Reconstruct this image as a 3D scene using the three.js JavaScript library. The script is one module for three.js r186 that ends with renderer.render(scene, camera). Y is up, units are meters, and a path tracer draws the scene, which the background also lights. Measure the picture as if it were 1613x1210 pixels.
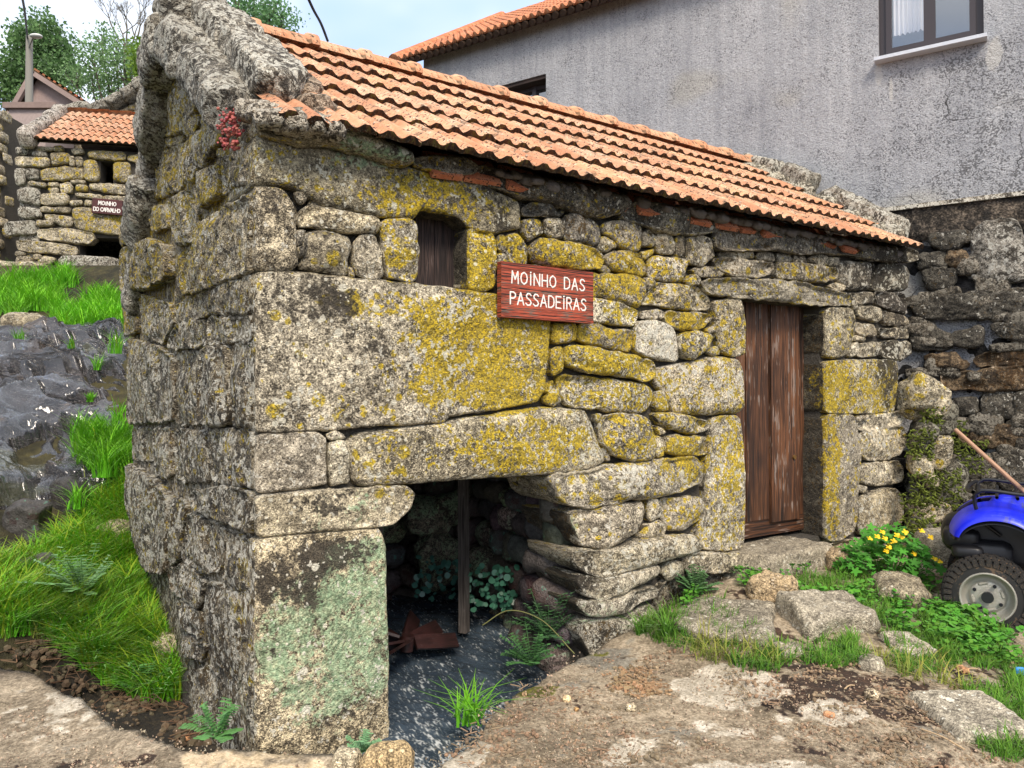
import * as THREE from 'three';
import { mergeGeometries } from 'three/addons/utils/BufferGeometryUtils.js';

// ---------------------------------------------------------------- camera, sky, sun, exposure
const PW = 1613, PH = 1210, FPX = 1190, HOR = 625, EYE = 1.6;
const pitch = Math.atan((HOR - PH / 2) / FPX);
const scene = new THREE.Scene();
const camera = new THREE.PerspectiveCamera(2 * Math.atan(PH / 2 / FPX) * 180 / Math.PI, 1024 / 768, 0.05, 900);
camera.position.set(0, EYE, 0);
camera.rotation.x = pitch;
scene.add(camera);
const renderer = new THREE.WebGLRenderer({ antialias: true });
renderer.toneMapping = THREE.LinearToneMapping;
renderer.toneMappingExposure = 2.15;
renderer.shadowMap.enabled = true;

const clamp = (x, a = 0, b = 1) => Math.min(b, Math.max(a, x));
const lerp = (a, b, t) => a + (b - a) * t;
const sstep = (a, b, x) => { const t = clamp((x - a) / (b - a)); return t * t * (3 - 2 * t); };
function rng(seed) { let a = seed >>> 0; return () => { a = (a + 0x6D2B79F5) | 0; let t = Math.imul(a ^ (a >>> 15), 1 | a); t = (t + Math.imul(t ^ (t >>> 7), 61 | t)) ^ t; return ((t ^ (t >>> 14)) >>> 0) / 4294967296; }; }
// value noise, hashed on integers, optional period
const hash2 = (x, y, s) => { let h = Math.imul(x, 374761393) ^ Math.imul(y, 668265263) ^ Math.imul(s, 1274126177); h = Math.imul(h ^ (h >>> 13), 1274126177); return ((h ^ (h >>> 16)) >>> 0) / 4294967296; };
function vn(x, y, s = 0, p = 0) {
  let xi = Math.floor(x), yi = Math.floor(y); const fx = x - xi, fy = y - yi; let x1 = xi + 1, y1 = yi + 1;
  if (p) { xi = ((xi % p) + p) % p; x1 = ((x1 % p) + p) % p; yi = ((yi % p) + p) % p; y1 = ((y1 % p) + p) % p; }
  const a = fx * fx * (3 - 2 * fx), b = fy * fy * (3 - 2 * fy);
  const n0 = hash2(xi, yi, s), n1 = hash2(x1, yi, s), n2 = hash2(xi, y1, s), n3 = hash2(x1, y1, s);
  return n0 + (n1 - n0) * a + (n2 - n0) * b + (n0 - n1 - n2 + n3) * a * b;
}
function fb(x, y, o = 3, s = 0, p = 0) { let v = 0, a = 0.5, t = 0; for (let i = 0; i < o; i++) { v += a * vn(x, y, s + i * 17, p); t += a; a *= 0.55; x *= 2; y *= 2; p *= 2; } return v / t; }
const hash3 = (x, y, z, s) => hash2(x + Math.imul(z, 7919), y ^ Math.imul(z, 104729), s);
function vn3(x, y, z, s = 0) {
  const xi = Math.floor(x), yi = Math.floor(y), zi = Math.floor(z), fx = x - xi, fy = y - yi, fz = z - zi;
  const a = fx * fx * (3 - 2 * fx), b = fy * fy * (3 - 2 * fy), c = fz * fz * (3 - 2 * fz);
  const L = (k) => lerp(lerp(hash3(xi, yi, zi + k, s), hash3(xi + 1, yi, zi + k, s), a), lerp(hash3(xi, yi + 1, zi + k, s), hash3(xi + 1, yi + 1, zi + k, s), a), b);
  return lerp(L(0), L(1), c);
}
function fb3(x, y, z, o = 3, s = 0) { let v = 0, a = 0.5, t = 0; for (let i = 0; i < o; i++) { v += a * vn3(x, y, z, s + i * 13); t += a; a *= 0.5; x *= 2.03; y *= 2.03; z *= 2.03; } return v / t - 0.5; }
const st = (n, k = 1.7) => clamp((n - 0.5) * k + 0.5);                 // stretch a noise to fill 0..1
const cover = (amount, n, soft = 0.1) => amount <= 0 ? 0 : sstep(1 - amount, 1 - amount + soft, n); // share of a surface that a growth covers

{ // sky: bright thin overcast with blue between
  const W = 1024, H = 512, d = new Float32Array(W * H * 4);
  for (let j = 0; j < H; j++) for (let i = 0; i < W; i++) {
    const el = ((j + 0.5) / H - 0.5) * Math.PI, az = ((i + 0.5) / W) * 2 * Math.PI, y = Math.sin(el);
    const cx = Math.cos(az) * Math.cos(el), cz = Math.sin(az) * Math.cos(el), q = 1 / (Math.max(y, 0) + 0.25);
    let n = 0, a = 0.5; for (let o = 0; o < 5; o++) { const f = 1.5 * Math.pow(2.05, o); n += a * vn3(cx * q * f + 31, y * f + 3, cz * q * f + 7, o); a *= 0.52; }
    const c = sstep(0.3, 0.5, n), lit = 0.92 + 0.9 * (n - 0.5);
    const blue = [lerp(0.36, 0.24, clamp(y)), lerp(0.45, 0.36, clamp(y)), lerp(0.62, 0.58, clamp(y))];
    const cl = [0.66 * lit, 0.7 * lit, 0.77 * lit], k = (j * W + i) * 4, g = y < 0 ? 0.35 : 1;
    for (let m = 0; m < 3; m++) d[k + m] = lerp(blue[m], cl[m], c * 0.9) * g;
    d[k + 3] = 1;
  }
  const t = new THREE.DataTexture(d, W, H, THREE.RGBAFormat, THREE.FloatType);
  t.mapping = THREE.EquirectangularReflectionMapping; t.magFilter = t.minFilter = THREE.LinearFilter; t.needsUpdate = true;
  scene.background = t; scene.environment = t;
}
const sun = new THREE.DirectionalLight(0xfff1dd, 1.8);
sun.position.set(3.5, 17, 10.5); sun.target.position.set(0, 1, -5); scene.add(sun, sun.target);
sun.castShadow = true; sun.shadow.radius = 34; sun.shadow.mapSize.set(2048, 2048);
Object.assign(sun.shadow.camera, { left: -14, right: 14, top: 14, bottom: -14, near: 1, far: 60 });

// ---------------------------------------------------------------- names, tags
const used = {};
function numbered(n) { const k = used[n] = (used[n] ?? -1) + 1; return k ? n + '_' + String(k).padStart(3, '0') : n; }
function tag(o, label, category, group) { o.userData.label = label; o.userData.category = category; if (group) o.userData.group = group; return o; }
function thing(name, label, category, pos = [0, 0, 0], rotY = 0, group) { const o = new THREE.Group(); o.name = numbered(name); o.position.set(...pos); o.rotation.y = rotY; tag(o, label, category, group); scene.add(o); return o; }
function part(name, geo, mat, parent) { const m = new THREE.Mesh(geo, mat); m.name = name; m.castShadow = m.receiveShadow = true; (parent ?? scene).add(m); return m; }
function sub(name, parent, pos = [0, 0, 0], rotY = 0) { const o = new THREE.Group(); o.name = name; o.position.set(...pos); o.rotation.y = rotY; parent.add(o); return o; }
function struct(name, geo, mat) { const m = part(name, geo, mat); m.userData.kind = 'structure'; return m; }
function stuff(o) { o.userData.kind = 'stuff'; return o; }

// ---------------------------------------------------------------- measuring: a direction through the photograph's pixel, met with a plane of the place
const V = (x, y, z) => new THREE.Vector3(x, y, z);
function ray(px, py) { return V((px - PW / 2) / FPX, (PH / 2 - py) / FPX, -1).applyAxisAngle(V(1, 0, 0), pitch); }
function hit(px, py, p, n) { const d = ray(px, py), o = V(0, EYE, 0); return o.clone().addScaledVector(d, p.clone().sub(o).dot(n) / d.dot(n)); }
function at(px, py, depth) { const d = ray(px, py); return V(0, EYE, 0).addScaledVector(d, depth / -d.z); }
// a wall: origin on the ground, x along it, z outward
class Wall {
  constructor(origin, theta) { this.o = origin; this.theta = theta; this.x = V(Math.cos(theta), 0, -Math.sin(theta)); this.n = V(Math.sin(theta), 0, Math.cos(theta)); }
  uv(px, py, w = 0) { const p = hit(px, py, this.o.clone().addScaledVector(this.n, w), this.n).sub(this.o); return [p.dot(this.x), p.y]; }
  poly(a, w = 0) { const r = []; for (let i = 0; i < a.length; i += 2) r.push(this.uv(a[i], a[i + 1], w)); return r; }
  world(u, v, w) { return this.o.clone().addScaledVector(this.x, u).addScaledVector(this.n, w).setY(this.o.y + v); }
}
const TH = Math.asin(0.571), ZC = 3.8, CX = (401 - PW / 2) / FPX * ZC;
const CORNER = V(CX, 0, -ZC);
const FAC = new Wall(CORNER, TH), GAB = new Wall(CORNER, TH - Math.PI / 2);

// ---------------------------------------------------------------- textures
function tex(w, h, fn, { srgb = true, wrap = THREE.RepeatWrapping, size = [1, 1], off = [0, 0] } = {}) {
  const d = new Uint8Array(w * h * 4), c = [0, 0, 0];
  for (let j = 0; j < h; j++) for (let i = 0; i < w; i++) { fn((i + 0.5) / w, (j + 0.5) / h, c, i, j); const k = (j * w + i) * 4; d[k] = clamp(c[0], 0, 255); d[k + 1] = clamp(c[1], 0, 255); d[k + 2] = clamp(c[2], 0, 255); d[k + 3] = 255; }
  const t = new THREE.DataTexture(d, w, h); t.magFilter = t.minFilter = THREE.LinearFilter; t.wrapS = t.wrapT = wrap; if (srgb) t.colorSpace = THREE.SRGBColorSpace;
  t.repeat.set(1 / size[0], 1 / size[1]); t.offset.set(-off[0] / size[0], -off[1] / size[1]); t.needsUpdate = true; return t;
}
const resized = (t, sx, sy = sx) => { const c = t.clone(); c.repeat.set(1 / sx, 1 / sy); c.needsUpdate = true; return c; };
const mix = (c, r, g, b, t) => { c[0] += (r - c[0]) * t; c[1] += (g - c[1]) * t; c[2] += (b - c[2]) * t; };
function spots(u, v, cell, prob, r0, r1, s) { // round growths scattered in cells: 0..1
  const x = u / cell, y = v / cell, xi = Math.floor(x), yi = Math.floor(y); let m = 0;
  for (let a = -1; a < 2; a++) for (let b = -1; b < 2; b++) {
    const X = xi + a, Y = yi + b; if (hash2(X, Y, s) > prob) continue;
    const r = lerp(r0, r1, hash2(X, Y, s + 3) ** 2) / cell, dx = x - X - hash2(X, Y, s + 1), dy = y - Y - hash2(X, Y, s + 2);
    const q = Math.sqrt(dx * dx + dy * dy) / r; if (q < 1.2) m = Math.max(m, 1 - sstep(0.75, 1.15, q));
  }
  return m;
}
// granite with its growths; y yellow, k black, g mint green, w white spots, t tone, b brown moss, o warm bare stone
function granite(c, u, v, s, gable) {
  const a = fb(u * 8, v * 8, 3, 1), b = fb(u * 38, v * 38, 2, 5), g1 = vn(u * 260, v * 260, 9), g2 = vn(u * 120, v * 120, 11), g3 = vn(u * 70, v * 70, 12);
  const t = clamp(0.54 + ((a - 0.5) * 0.75 + (b - 0.5) * 0.75 + (g1 - 0.5) * 0.85 + (g2 - 0.5) * 0.65) * (s.c ?? 0.95)), tone = s.t ?? 1, o = s.o ?? 0.5;
  c[0] = lerp(56, 240, t) * tone; c[1] = lerp(51, 230, t) * tone * lerp(1, 0.965, o); c[2] = lerp(44, 212, t) * tone * lerp(1, 0.87, o);
  if (s.y > 0) { const n = st(0.42 * fb(u * 11 + 5, v * 11, 3, 21) + 0.33 * b + 0.25 * g3, 2.3); const m = Math.max(cover(s.y * 0.9, n, 0.2), s.y > 0.08 ? 0.95 * Math.max(spots(u, v, 0.055, s.y * 0.9, 0.007, 0.022, 23), spots(u + 3, v, 0.11, s.y * 0.6, 0.016, 0.045, 24)) * (b > 0.42 ? 1 : 0.3) : 0); const q = clamp(0.1 + 0.8 * g2 + 0.5 * (g1 - 0.4)); mix(c, lerp(104, 222, q), lerp(90, 186, q), lerp(24, 30, q), m * (0.62 + 0.34 * g2)); }
  if (s.g > 0) { const n = st(0.5 * fb(u * 9 + 3, v * 9, 3, 31) + 0.3 * fb(u * 45, v * 45, 2, 33) + 0.2 * g2, 2.2); const q = clamp(0.2 + g2 * 0.5 + b * 0.4); mix(c, lerp(70, 172, q), lerp(94, 198, q), lerp(66, 160, q), cover(s.g, n, 0.42) * (0.5 + 0.45 * g3)); }
  if (s.b > 0) { const n = st(0.4 * fb(u * 10, v * 7, 3, 41) + 0.35 * fb(u * 50, v * 30, 2, 43) + 0.25 * g2, 2.2); const q = g2; mix(c, lerp(34, 92, q), lerp(26, 70, q), lerp(14, 36, q), cover(s.b, n, 0.2) * 0.9); }
  if (s.k > 0) { const n = st(0.45 * fb(u * 10 + 9, v * 10, 3, 51) + 0.35 * fb(u * 42, v * 42, 2, 53) + 0.2 * g2, 2.2); mix(c, lerp(30, 74, g1), lerp(27, 66, g1), lerp(22, 56, g1), cover(s.k, n, 0.26) * (0.62 + 0.34 * g2)); }
  if (s.w > 0) { const m = spots(u, v, 0.045, s.w, 0.004, 0.013, 61) + (gable ? 0 : spots(u, v, 0.13, s.w * 0.5, 0.01, 0.028, 67)); mix(c, 214, 208, 190, clamp(m) * (0.75 + 0.25 * g1)); }
  if (s.l > 0) { const n = st(0.5 * fb(u * 22, v * 19, 3, 71) + 0.5 * fb(u * 70, v * 62, 2, 73), 2.3); mix(c, lerp(170, 226, g1), lerp(166, 220, g1), lerp(152, 206, g1), cover(s.l, n, 0.12) * 0.9); }
}
const bumpGranite = tex(1024, 1024, (x, y, c) => { const v = 0.35 * fb(x * 18, y * 18, 2, 1, 18) + 0.3 * fb(x * 64, y * 64, 2, 2, 64) + 0.35 * fb(x * 200, y * 200, 2, 3, 200); c[0] = c[1] = c[2] = st(v, 2) * 255; }, { srgb: false, size: [0.9, 0.9] });
function rockMat(map, extra = {}) { return new THREE.MeshStandardMaterial({ map, bumpMap: bumpGranite, bumpScale: 0.012, roughness: 0.95, vertexColors: true, ...extra }); }
// tiling rock: style as for granite() but repeating every `m` metres
function tileRock(px, m, s, gable) { return tex(px, px, (x, y, c) => granite(c, x * m, y * m, s, gable), { size: [m, m], wrap: THREE.MirroredRepeatWrapping }); }

// ---------------------------------------------------------------- geometry helpers
function geo(pos, uv, idx, col) {
  const g = new THREE.BufferGeometry();
  g.setAttribute('position', new THREE.Float32BufferAttribute(pos, 3)); g.setAttribute('uv', new THREE.Float32BufferAttribute(uv, 2));
  if (idx) g.setIndex(idx);
  const n = pos.length / 3, cc = new Float32Array(n * 3);
  for (let i = 0; i < n; i++) for (let k = 0; k < 3; k++) cc[i * 3 + k] = col ? (col.length > 3 ? col[i * 3 + k] : col[k]) : 1;
  g.setAttribute('color', new THREE.BufferAttribute(cc, 3)); g.computeVertexNormals(); return g;
}
function tint(g, r, gr, b) { const n = g.attributes.position.count, a = new Float32Array(n * 3); for (let i = 0; i < n; i++) { a[i * 3] = r; a[i * 3 + 1] = gr; a[i * 3 + 2] = b; } g.setAttribute('color', new THREE.BufferAttribute(a, 3)); return g; }
function smooth(g) { // average normals of vertices that share a place
  g.computeVertexNormals(); const p = g.attributes.position, n = g.attributes.normal, m = new Map();
  for (let i = 0; i < p.count; i++) { const k = Math.round(p.getX(i) * 1e4) + ',' + Math.round(p.getY(i) * 1e4) + ',' + Math.round(p.getZ(i) * 1e4); let e = m.get(k); if (!e) m.set(k, e = [0, 0, 0, []]); e[0] += n.getX(i); e[1] += n.getY(i); e[2] += n.getZ(i); e[3].push(i); }
  for (const e of m.values()) { const l = Math.hypot(e[0], e[1], e[2]) || 1; for (const i of e[3]) n.setXYZ(i, e[0] / l, e[1] / l, e[2] / l); }
  return g;
}
// the face of one stone in a wall, from its outline (x along, y up; z out of the wall)
function stoneGeo(poly, o = {}) {
  const seed = o.seed ?? 1, R = o.r ?? 0.02, w = o.w ?? 0, D = o.depth ?? 0.3, ds = o.ds ?? 0.022, gap = o.gap ?? -0.003, bulge = o.bulge ?? 0.01, rough = o.rough ?? 1;
  let P = poly.map((p) => p.slice()), A = 0;
  for (let i = 0; i < P.length; i++) { const a = P[i], b = P[(i + 1) % P.length]; A += a[0] * b[1] - b[0] * a[1]; }
  if (A < 0) P.reverse();
  for (let k = 0; k < 2; k++) { const q = [], f = k ? 0.2 : (o.cut ?? 0.12); for (let i = 0; i < P.length; i++) { const a = P[i], b = P[(i + 1) % P.length]; q.push([lerp(a[0], b[0], f), lerp(a[1], b[1], f)], [lerp(a[0], b[0], 1 - f), lerp(a[1], b[1], 1 - f)]); } P = q; }
  let per = 0; const L = [0]; for (let i = 0; i < P.length; i++) { const a = P[i], b = P[(i + 1) % P.length]; per += Math.hypot(b[0] - a[0], b[1] - a[1]); L.push(per); }
  const N = clamp(Math.round(per / ds), 14, 240), B = [];
  for (let i = 0, k = 0; i < N; i++) { const s = per * i / N; while (L[k + 1] < s) k++; const a = P[k], b = P[(k + 1) % P.length], f = (s - L[k]) / Math.max(1e-9, L[k + 1] - L[k]); B.push([lerp(a[0], b[0], f), lerp(a[1], b[1], f)]); }
  let cx = 0, cy = 0, ar = 0; for (let i = 0; i < N; i++) { const a = B[i], b = B[(i + 1) % N], k = a[0] * b[1] - b[0] * a[1]; ar += k; cx += (a[0] + b[0]) * k; cy += (a[1] + b[1]) * k; }
  cx /= 3 * ar; cy /= 3 * ar; if (o.c) [cx, cy] = o.c;
  const nrm = B.map((_, i) => { const a = B[(i + N - 1) % N], b = B[(i + 1) % N], l = Math.hypot(b[0] - a[0], b[1] - a[1]) || 1; return [(b[1] - a[1]) / l, -(b[0] - a[0]) / l]; });
  const wob = o.wob ?? 0.008;
  B.forEach((p, i) => { const n = nrm[i], k = -gap + (fb(p[0] * 14 + seed * 3.1, p[1] * 14, 2, seed) - 0.5) * wob * 2; p[0] += n[0] * k; p[1] += n[1] * k; });
  let maxL = 0; for (const p of B) maxL = Math.max(maxL, Math.hypot(p[0] - cx, p[1] - cy));
  const K = clamp(Math.round(maxL / (ds * 1.3)), 5, 20), pos = [], uv = [], idx = [];
  const dist = (x, y) => { let m = 1e9; for (let i = 0; i < N; i++) { const a = B[i], b = B[(i + 1) % N], ex = b[0] - a[0], ey = b[1] - a[1], t = clamp(((x - a[0]) * ex + (y - a[1]) * ey) / (ex * ex + ey * ey + 1e-12)), dx = x - a[0] - ex * t, dy = y - a[1] - ey * t, q = dx * dx + dy * dy; if (q < m) m = q; } return Math.sqrt(m); };
  const rf = rng(seed * 91 + 3), half = Math.sqrt(Math.abs(ar) / 2) * 0.5, facets = []; for (let i = 0; i < (o.facets ?? 4); i++) { const a = rf() * 6.283; facets.push([Math.cos(a), Math.sin(a), half * (0.25 + 0.6 * rf()), 0.1 + 0.34 * rf() * (o.split ?? 1)]); }
  const cut = (x, y) => { let m = 0; for (const f of facets) m = Math.max(m, (f[0] * (x - cx) + f[1] * (y - cy) - f[2]) * f[3]); return Math.min(m, o.cap ?? 0.06); };
  const tilt = o.tilt ?? [0, 0], nz = (x, y, z) => rough * (0.034 * fb3(x * 4.5, y * 4.5, z * 4 + seed, 3, seed) + 0.013 * (vn3(x * 24, y * 24, z * 24, seed + 5) - 0.5) + 0.01 * (vn3(x * 55, y * 55, z * 55, seed + 7) - 0.5));
  const back = [D, D * 0.55, D * 0.25, 0.05, 0.018];
  for (const d of back) for (let i = 0; i < N; i++) { const p = B[i], n = nrm[i], sh = -(o.taper ?? 0.06) * d + nz(p[0], p[1], -d) * 0.7; pos.push(p[0] + n[0] * sh, p[1] + n[1] * sh, w - R * 0.8 - d); uv.push(p[0] + n[0] * (d + R), p[1] + n[1] * (d + R)); }
  for (let k = 0; k <= K; k++) {
    const s = 1 - Math.pow(k / K, 1.5);
    for (let i = 0; i < (k === K ? 1 : N); i++) {
      const x = lerp(cx, B[i][0], s), y = lerp(cy, B[i][1], s), d = k ? dist(x, y) : 0, q = clamp(d / R), h = R * Math.sqrt(1 - (1 - q) * (1 - q)) + bulge * (1 - Math.exp(-d / 0.08));
      const e = 0.3 + 0.7 * clamp(d / 0.02), nn = nz(x, y, 0.3);
      pos.push(x, y, w - R * 0.8 + h + nn * e - cut(x, y) * clamp(d / 0.03) + tilt[0] * (x - cx) + tilt[1] * (y - cy)); const dr = R - Math.min(R, h), un = nrm[i]; uv.push(x + un[0] * dr, y + un[1] * dr);
    }
  }
  const M = back.length;
  for (let r = 0; r < M + K; r++) { if (r === M + K - 1) { const c = (M + K) * N, b = r * N; for (let i = 0; i < N; i++) idx.push(b + i, b + (i + 1) % N, c); } else { const b = r * N, f = (r + 1) * N; for (let i = 0; i < N; i++) { const j = (i + 1) % N; idx.push(b + i, b + j, f + j, b + i, f + j, f + i); } } }
  return geo(pos, uv, idx, o.col);
}
// a boulder or a rough block: rounded box, worn by noise
function blob(sx, sy, sz, o = {}) {
  const seed = o.seed ?? 1, seg = o.seg ?? 0.06, rnd = o.round ?? 0.35, amp = o.amp ?? 0.12, fr = o.freq ?? 3, m = Math.min(sx, sy, sz);
  const g = new THREE.BoxGeometry(sx, sy, sz, clamp(Math.round(sx / seg), 4, 40), clamp(Math.round(sy / seg), 4, 40), clamp(Math.round(sz / seg), 4, 40)), p = g.attributes.position, uv = g.attributes.uv, n = g.attributes.normal;
  const r = m * rnd, v = V(), c = V(), rp = rng(seed * 57 + 11), planes = []; for (let i = 0; i < (o.cuts ?? (o.fine === 0 || o.fine === 0.1 ? 0 : 7)); i++) { const q = V(rp() - 0.5, rp() - 0.5, rp() - 0.5).normalize(); planes.push([q, (Math.abs(q.x) * sx + Math.abs(q.y) * sy + Math.abs(q.z) * sz) * 0.5 * (0.6 + 0.3 * rp())]); }
  for (let i = 0; i < p.count; i++) {
    v.fromBufferAttribute(p, i); c.set(clamp(v.x, -sx / 2 + r, sx / 2 - r), clamp(v.y, -sy / 2 + r, sy / 2 - r), clamp(v.z, -sz / 2 + r, sz / 2 - r)); v.sub(c); const l = v.length() || 1; v.multiplyScalar(1 / l);
    let x = c.x + v.x * r, y = c.y + v.y * r, z = c.z + v.z * r; for (const [q, h] of planes) { const k = (q.x * x + q.y * y + q.z * z - h) * 0.85; if (k > 0) { x -= q.x * k; y -= q.y * k; z -= q.z * k; } } const d = m * amp * 2 * fb3(x * fr + seed, y * fr, z * fr, 4, seed) + 0.016 * (o.fine ?? 1) * (vn3(x * 26, y * 26, z * 26, seed) - 0.5);
    const ax = Math.abs(n.getX(i)), ay = Math.abs(n.getY(i)), ox = seed * 0.37, oy = seed * 0.71;
    if (ax > 0.5) uv.setXY(i, z + ox, y + oy); else if (ay > 0.5) uv.setXY(i, x + ox, z + oy); else uv.setXY(i, x + ox, y + oy);
    p.setXYZ(i, x + v.x * d, y + v.y * d, z + v.z * d);
  }
  const t = o.col ?? [1, 1, 1]; tint(g, ...t); return smooth(g);
}
function along(g, a, b, up = V(0, 1, 0)) { // lays a geometry's x axis from a to b
  const x = b.clone().sub(a).normalize(), z = x.clone().cross(up).normalize(), y = z.clone().cross(x), m = new THREE.Matrix4().makeBasis(x, y, z).setPosition(a.clone().add(b).multiplyScalar(0.5)); return g.applyMatrix4(m);
}
function box(sx, sy, sz, x = 0, y = 0, z = 0, col) { const g = new THREE.BoxGeometry(sx, sy, sz), p = g.attributes.position, n = g.attributes.normal, uv = g.attributes.uv; g.translate(x, y, z); for (let i = 0; i < p.count; i++) { if (Math.abs(n.getX(i)) > 0.5) uv.setXY(i, p.getZ(i), p.getY(i)); else if (Math.abs(n.getY(i)) > 0.5) uv.setXY(i, p.getX(i), p.getZ(i)); else uv.setXY(i, p.getX(i), p.getY(i)); } return tint(g, ...(col ?? [1, 1, 1])); }
function tube(pts, r, seg = 12, rad = 6, col) { const c = new THREE.CatmullRomCurve3(pts.map((p) => p.isVector3 ? p : V(...p)), false, 'centripetal'); const g = new THREE.TubeGeometry(c, seg, Array.isArray(r) ? 1 : r, rad, false); if (Array.isArray(r)) { const p = g.attributes.position, q = V(); for (let i = 0; i <= seg; i++) { c.getPointAt(i / seg, q); const k = lerp(r[0], r[1], i / seg); for (let j = 0; j <= rad; j++) { const m = i * (rad + 1) + j; p.setXYZ(m, q.x + (p.getX(m) - q.x) * k, q.y + (p.getY(m) - q.y) * k, q.z + (p.getZ(m) - q.z) * k); } } } return tint(g, ...(col ?? [1, 1, 1])); }
const merge = (a) => mergeGeometries(a.map((g) => g.index ? g.toNonIndexed() : g), false);
function cyl(r0, r1, h, n = 20, col) { return tint(new THREE.CylinderGeometry(r0, r1, h, n), ...(col ?? [1, 1, 1])); }

// ---------------------------------------------------------------- the mill: front wall, traced stone by stone on the plane where the wall stands
const mill = thing('stone_mill', 'granite watermill with orange tiled roof, wooden door and dark water channel under it', 'mill', [CORNER.x, 0, CORNER.z]);
const frontWall = sub('front_wall', mill, [0, 0, 0], TH), gableWall = sub('gable_wall', mill, [0, 0, 0], TH - Math.PI / 2);
const FS = [];
const sr = rng(404), S = (style, pts, o = {}) => { const q = { y: 0, k: 0.14, w: 0.16, l: 0.12, o: 0.55, t: 1, ...style }; q.c = 0.65 + 0.45 * sr(); q.t *= 0.92 + 0.16 * sr(); q.o = clamp(q.o + (sr() - 0.5) * 0.6); q.k *= 0.7 + 0.6 * sr(); q.l *= 0.5 + sr(); FS.push({ style: q, pts, o }); };
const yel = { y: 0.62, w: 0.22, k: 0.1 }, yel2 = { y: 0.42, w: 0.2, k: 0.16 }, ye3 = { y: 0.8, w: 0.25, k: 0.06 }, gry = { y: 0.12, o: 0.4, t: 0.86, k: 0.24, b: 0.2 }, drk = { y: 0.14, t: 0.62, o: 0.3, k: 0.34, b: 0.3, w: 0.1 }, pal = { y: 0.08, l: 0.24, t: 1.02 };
const wide = { r: 0.022, bulge: 0.012, cut: 0.1, wob: 0.012, split: 1.6 }, rnd = { r: 0.03, bulge: 0.024, cut: 0.13, wob: 0.014, split: 1.9 }, sml = { r: 0.018, cut: 0.1, w: -0.012, wob: 0.014 }, hewn = { r: 0.022, bulge: 0.01, cut: 0.07, depth: 0.45, split: 0.25, cap: 0.014 };
// under the eave
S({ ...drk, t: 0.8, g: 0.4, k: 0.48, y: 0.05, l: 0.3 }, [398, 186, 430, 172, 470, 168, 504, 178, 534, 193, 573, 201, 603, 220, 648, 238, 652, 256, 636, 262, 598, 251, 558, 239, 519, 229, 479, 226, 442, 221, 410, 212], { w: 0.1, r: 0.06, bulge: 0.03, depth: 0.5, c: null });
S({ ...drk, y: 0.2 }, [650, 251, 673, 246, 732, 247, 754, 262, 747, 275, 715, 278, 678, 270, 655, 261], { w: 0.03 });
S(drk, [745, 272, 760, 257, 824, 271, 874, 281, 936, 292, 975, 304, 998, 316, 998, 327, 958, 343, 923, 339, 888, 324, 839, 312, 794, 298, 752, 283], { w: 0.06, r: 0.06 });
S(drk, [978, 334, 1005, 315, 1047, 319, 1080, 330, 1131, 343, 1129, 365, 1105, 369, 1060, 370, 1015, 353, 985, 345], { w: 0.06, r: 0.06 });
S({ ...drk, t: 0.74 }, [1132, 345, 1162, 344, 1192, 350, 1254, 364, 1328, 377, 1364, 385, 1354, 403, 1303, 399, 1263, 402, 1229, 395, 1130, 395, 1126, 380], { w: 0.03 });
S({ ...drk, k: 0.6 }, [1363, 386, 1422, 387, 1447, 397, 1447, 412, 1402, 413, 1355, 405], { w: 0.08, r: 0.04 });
// window lintel and the stones left of the window
S({ y: 0.2, k: 0.26, w: 0.12, t: 0.88, o: 0.65 }, [403, 213, 455, 225, 519, 233, 603, 252, 648, 262, 695, 279, 747, 279, 782, 300, 819, 317, 823, 358, 782, 367, 745, 362, 724, 340, 664, 330, 654, 344, 598, 341, 563, 332, 509, 324, 486, 311, 464, 294, 425, 290, 403, 292], { ...hewn, cut: 0.06, c: [678, 272], r: 0.03, depth: 0.5, taper: 0 });
S({ y: 0.06, k: 0.22 }, [403, 291, 412, 290, 449, 297, 464, 319, 468, 378, 472, 416, 456, 428, 403, 425], { ...hewn, r: 0.035, depth: 0.6, taper: 0.02 });
S(pal, [472, 339, 484, 323, 529, 329, 588, 339, 598, 349, 596, 364, 564, 366, 504, 360, 469, 357], rnd);
S({ ...pal, k: 0.2, y: 0.16 }, [477, 415, 484, 363, 514, 361, 554, 371, 559, 388, 551, 413, 551, 434, 487, 425, 472, 420], { ...wide, r: 0.06 });
S(pal, [559, 378, 571, 367, 591, 368, 604, 396, 604, 435, 586, 440, 561, 433, 557, 411], wide);
S({ ...yel2, y: 0.5 }, [598, 351, 611, 342, 653, 346, 659, 359, 660, 440, 650, 445, 611, 437, 606, 403], { ...wide, depth: 0.35, taper: 0 });
S(gry, [462, 302, 481, 299, 488, 314, 474, 325], sml);
S(gry, [488, 314, 502, 312, 512, 322, 488, 325], sml);
S(gry, [468, 361, 484, 360, 478, 386, 469, 387], sml);
S(gry, [469, 390, 480, 386, 480, 404, 470, 408], sml);
S({ ...yel2 }, [551, 418, 559, 421, 562, 436, 552, 435], sml);
S({ ...ye3, y: 0.74 }, [739, 360, 760, 358, 779, 363, 786, 399, 782, 452, 769, 458, 739, 456], { ...wide, depth: 0.35, taper: 0 });
S(yel2, [784, 374, 792, 370, 798, 384, 797, 396, 786, 395], sml);
S(yel, [799, 369, 819, 365, 831, 384, 835, 419, 824, 423, 807, 421, 799, 399], wide);
S(yel2, [786, 401, 797, 397, 804, 419, 787, 418], sml);
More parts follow.
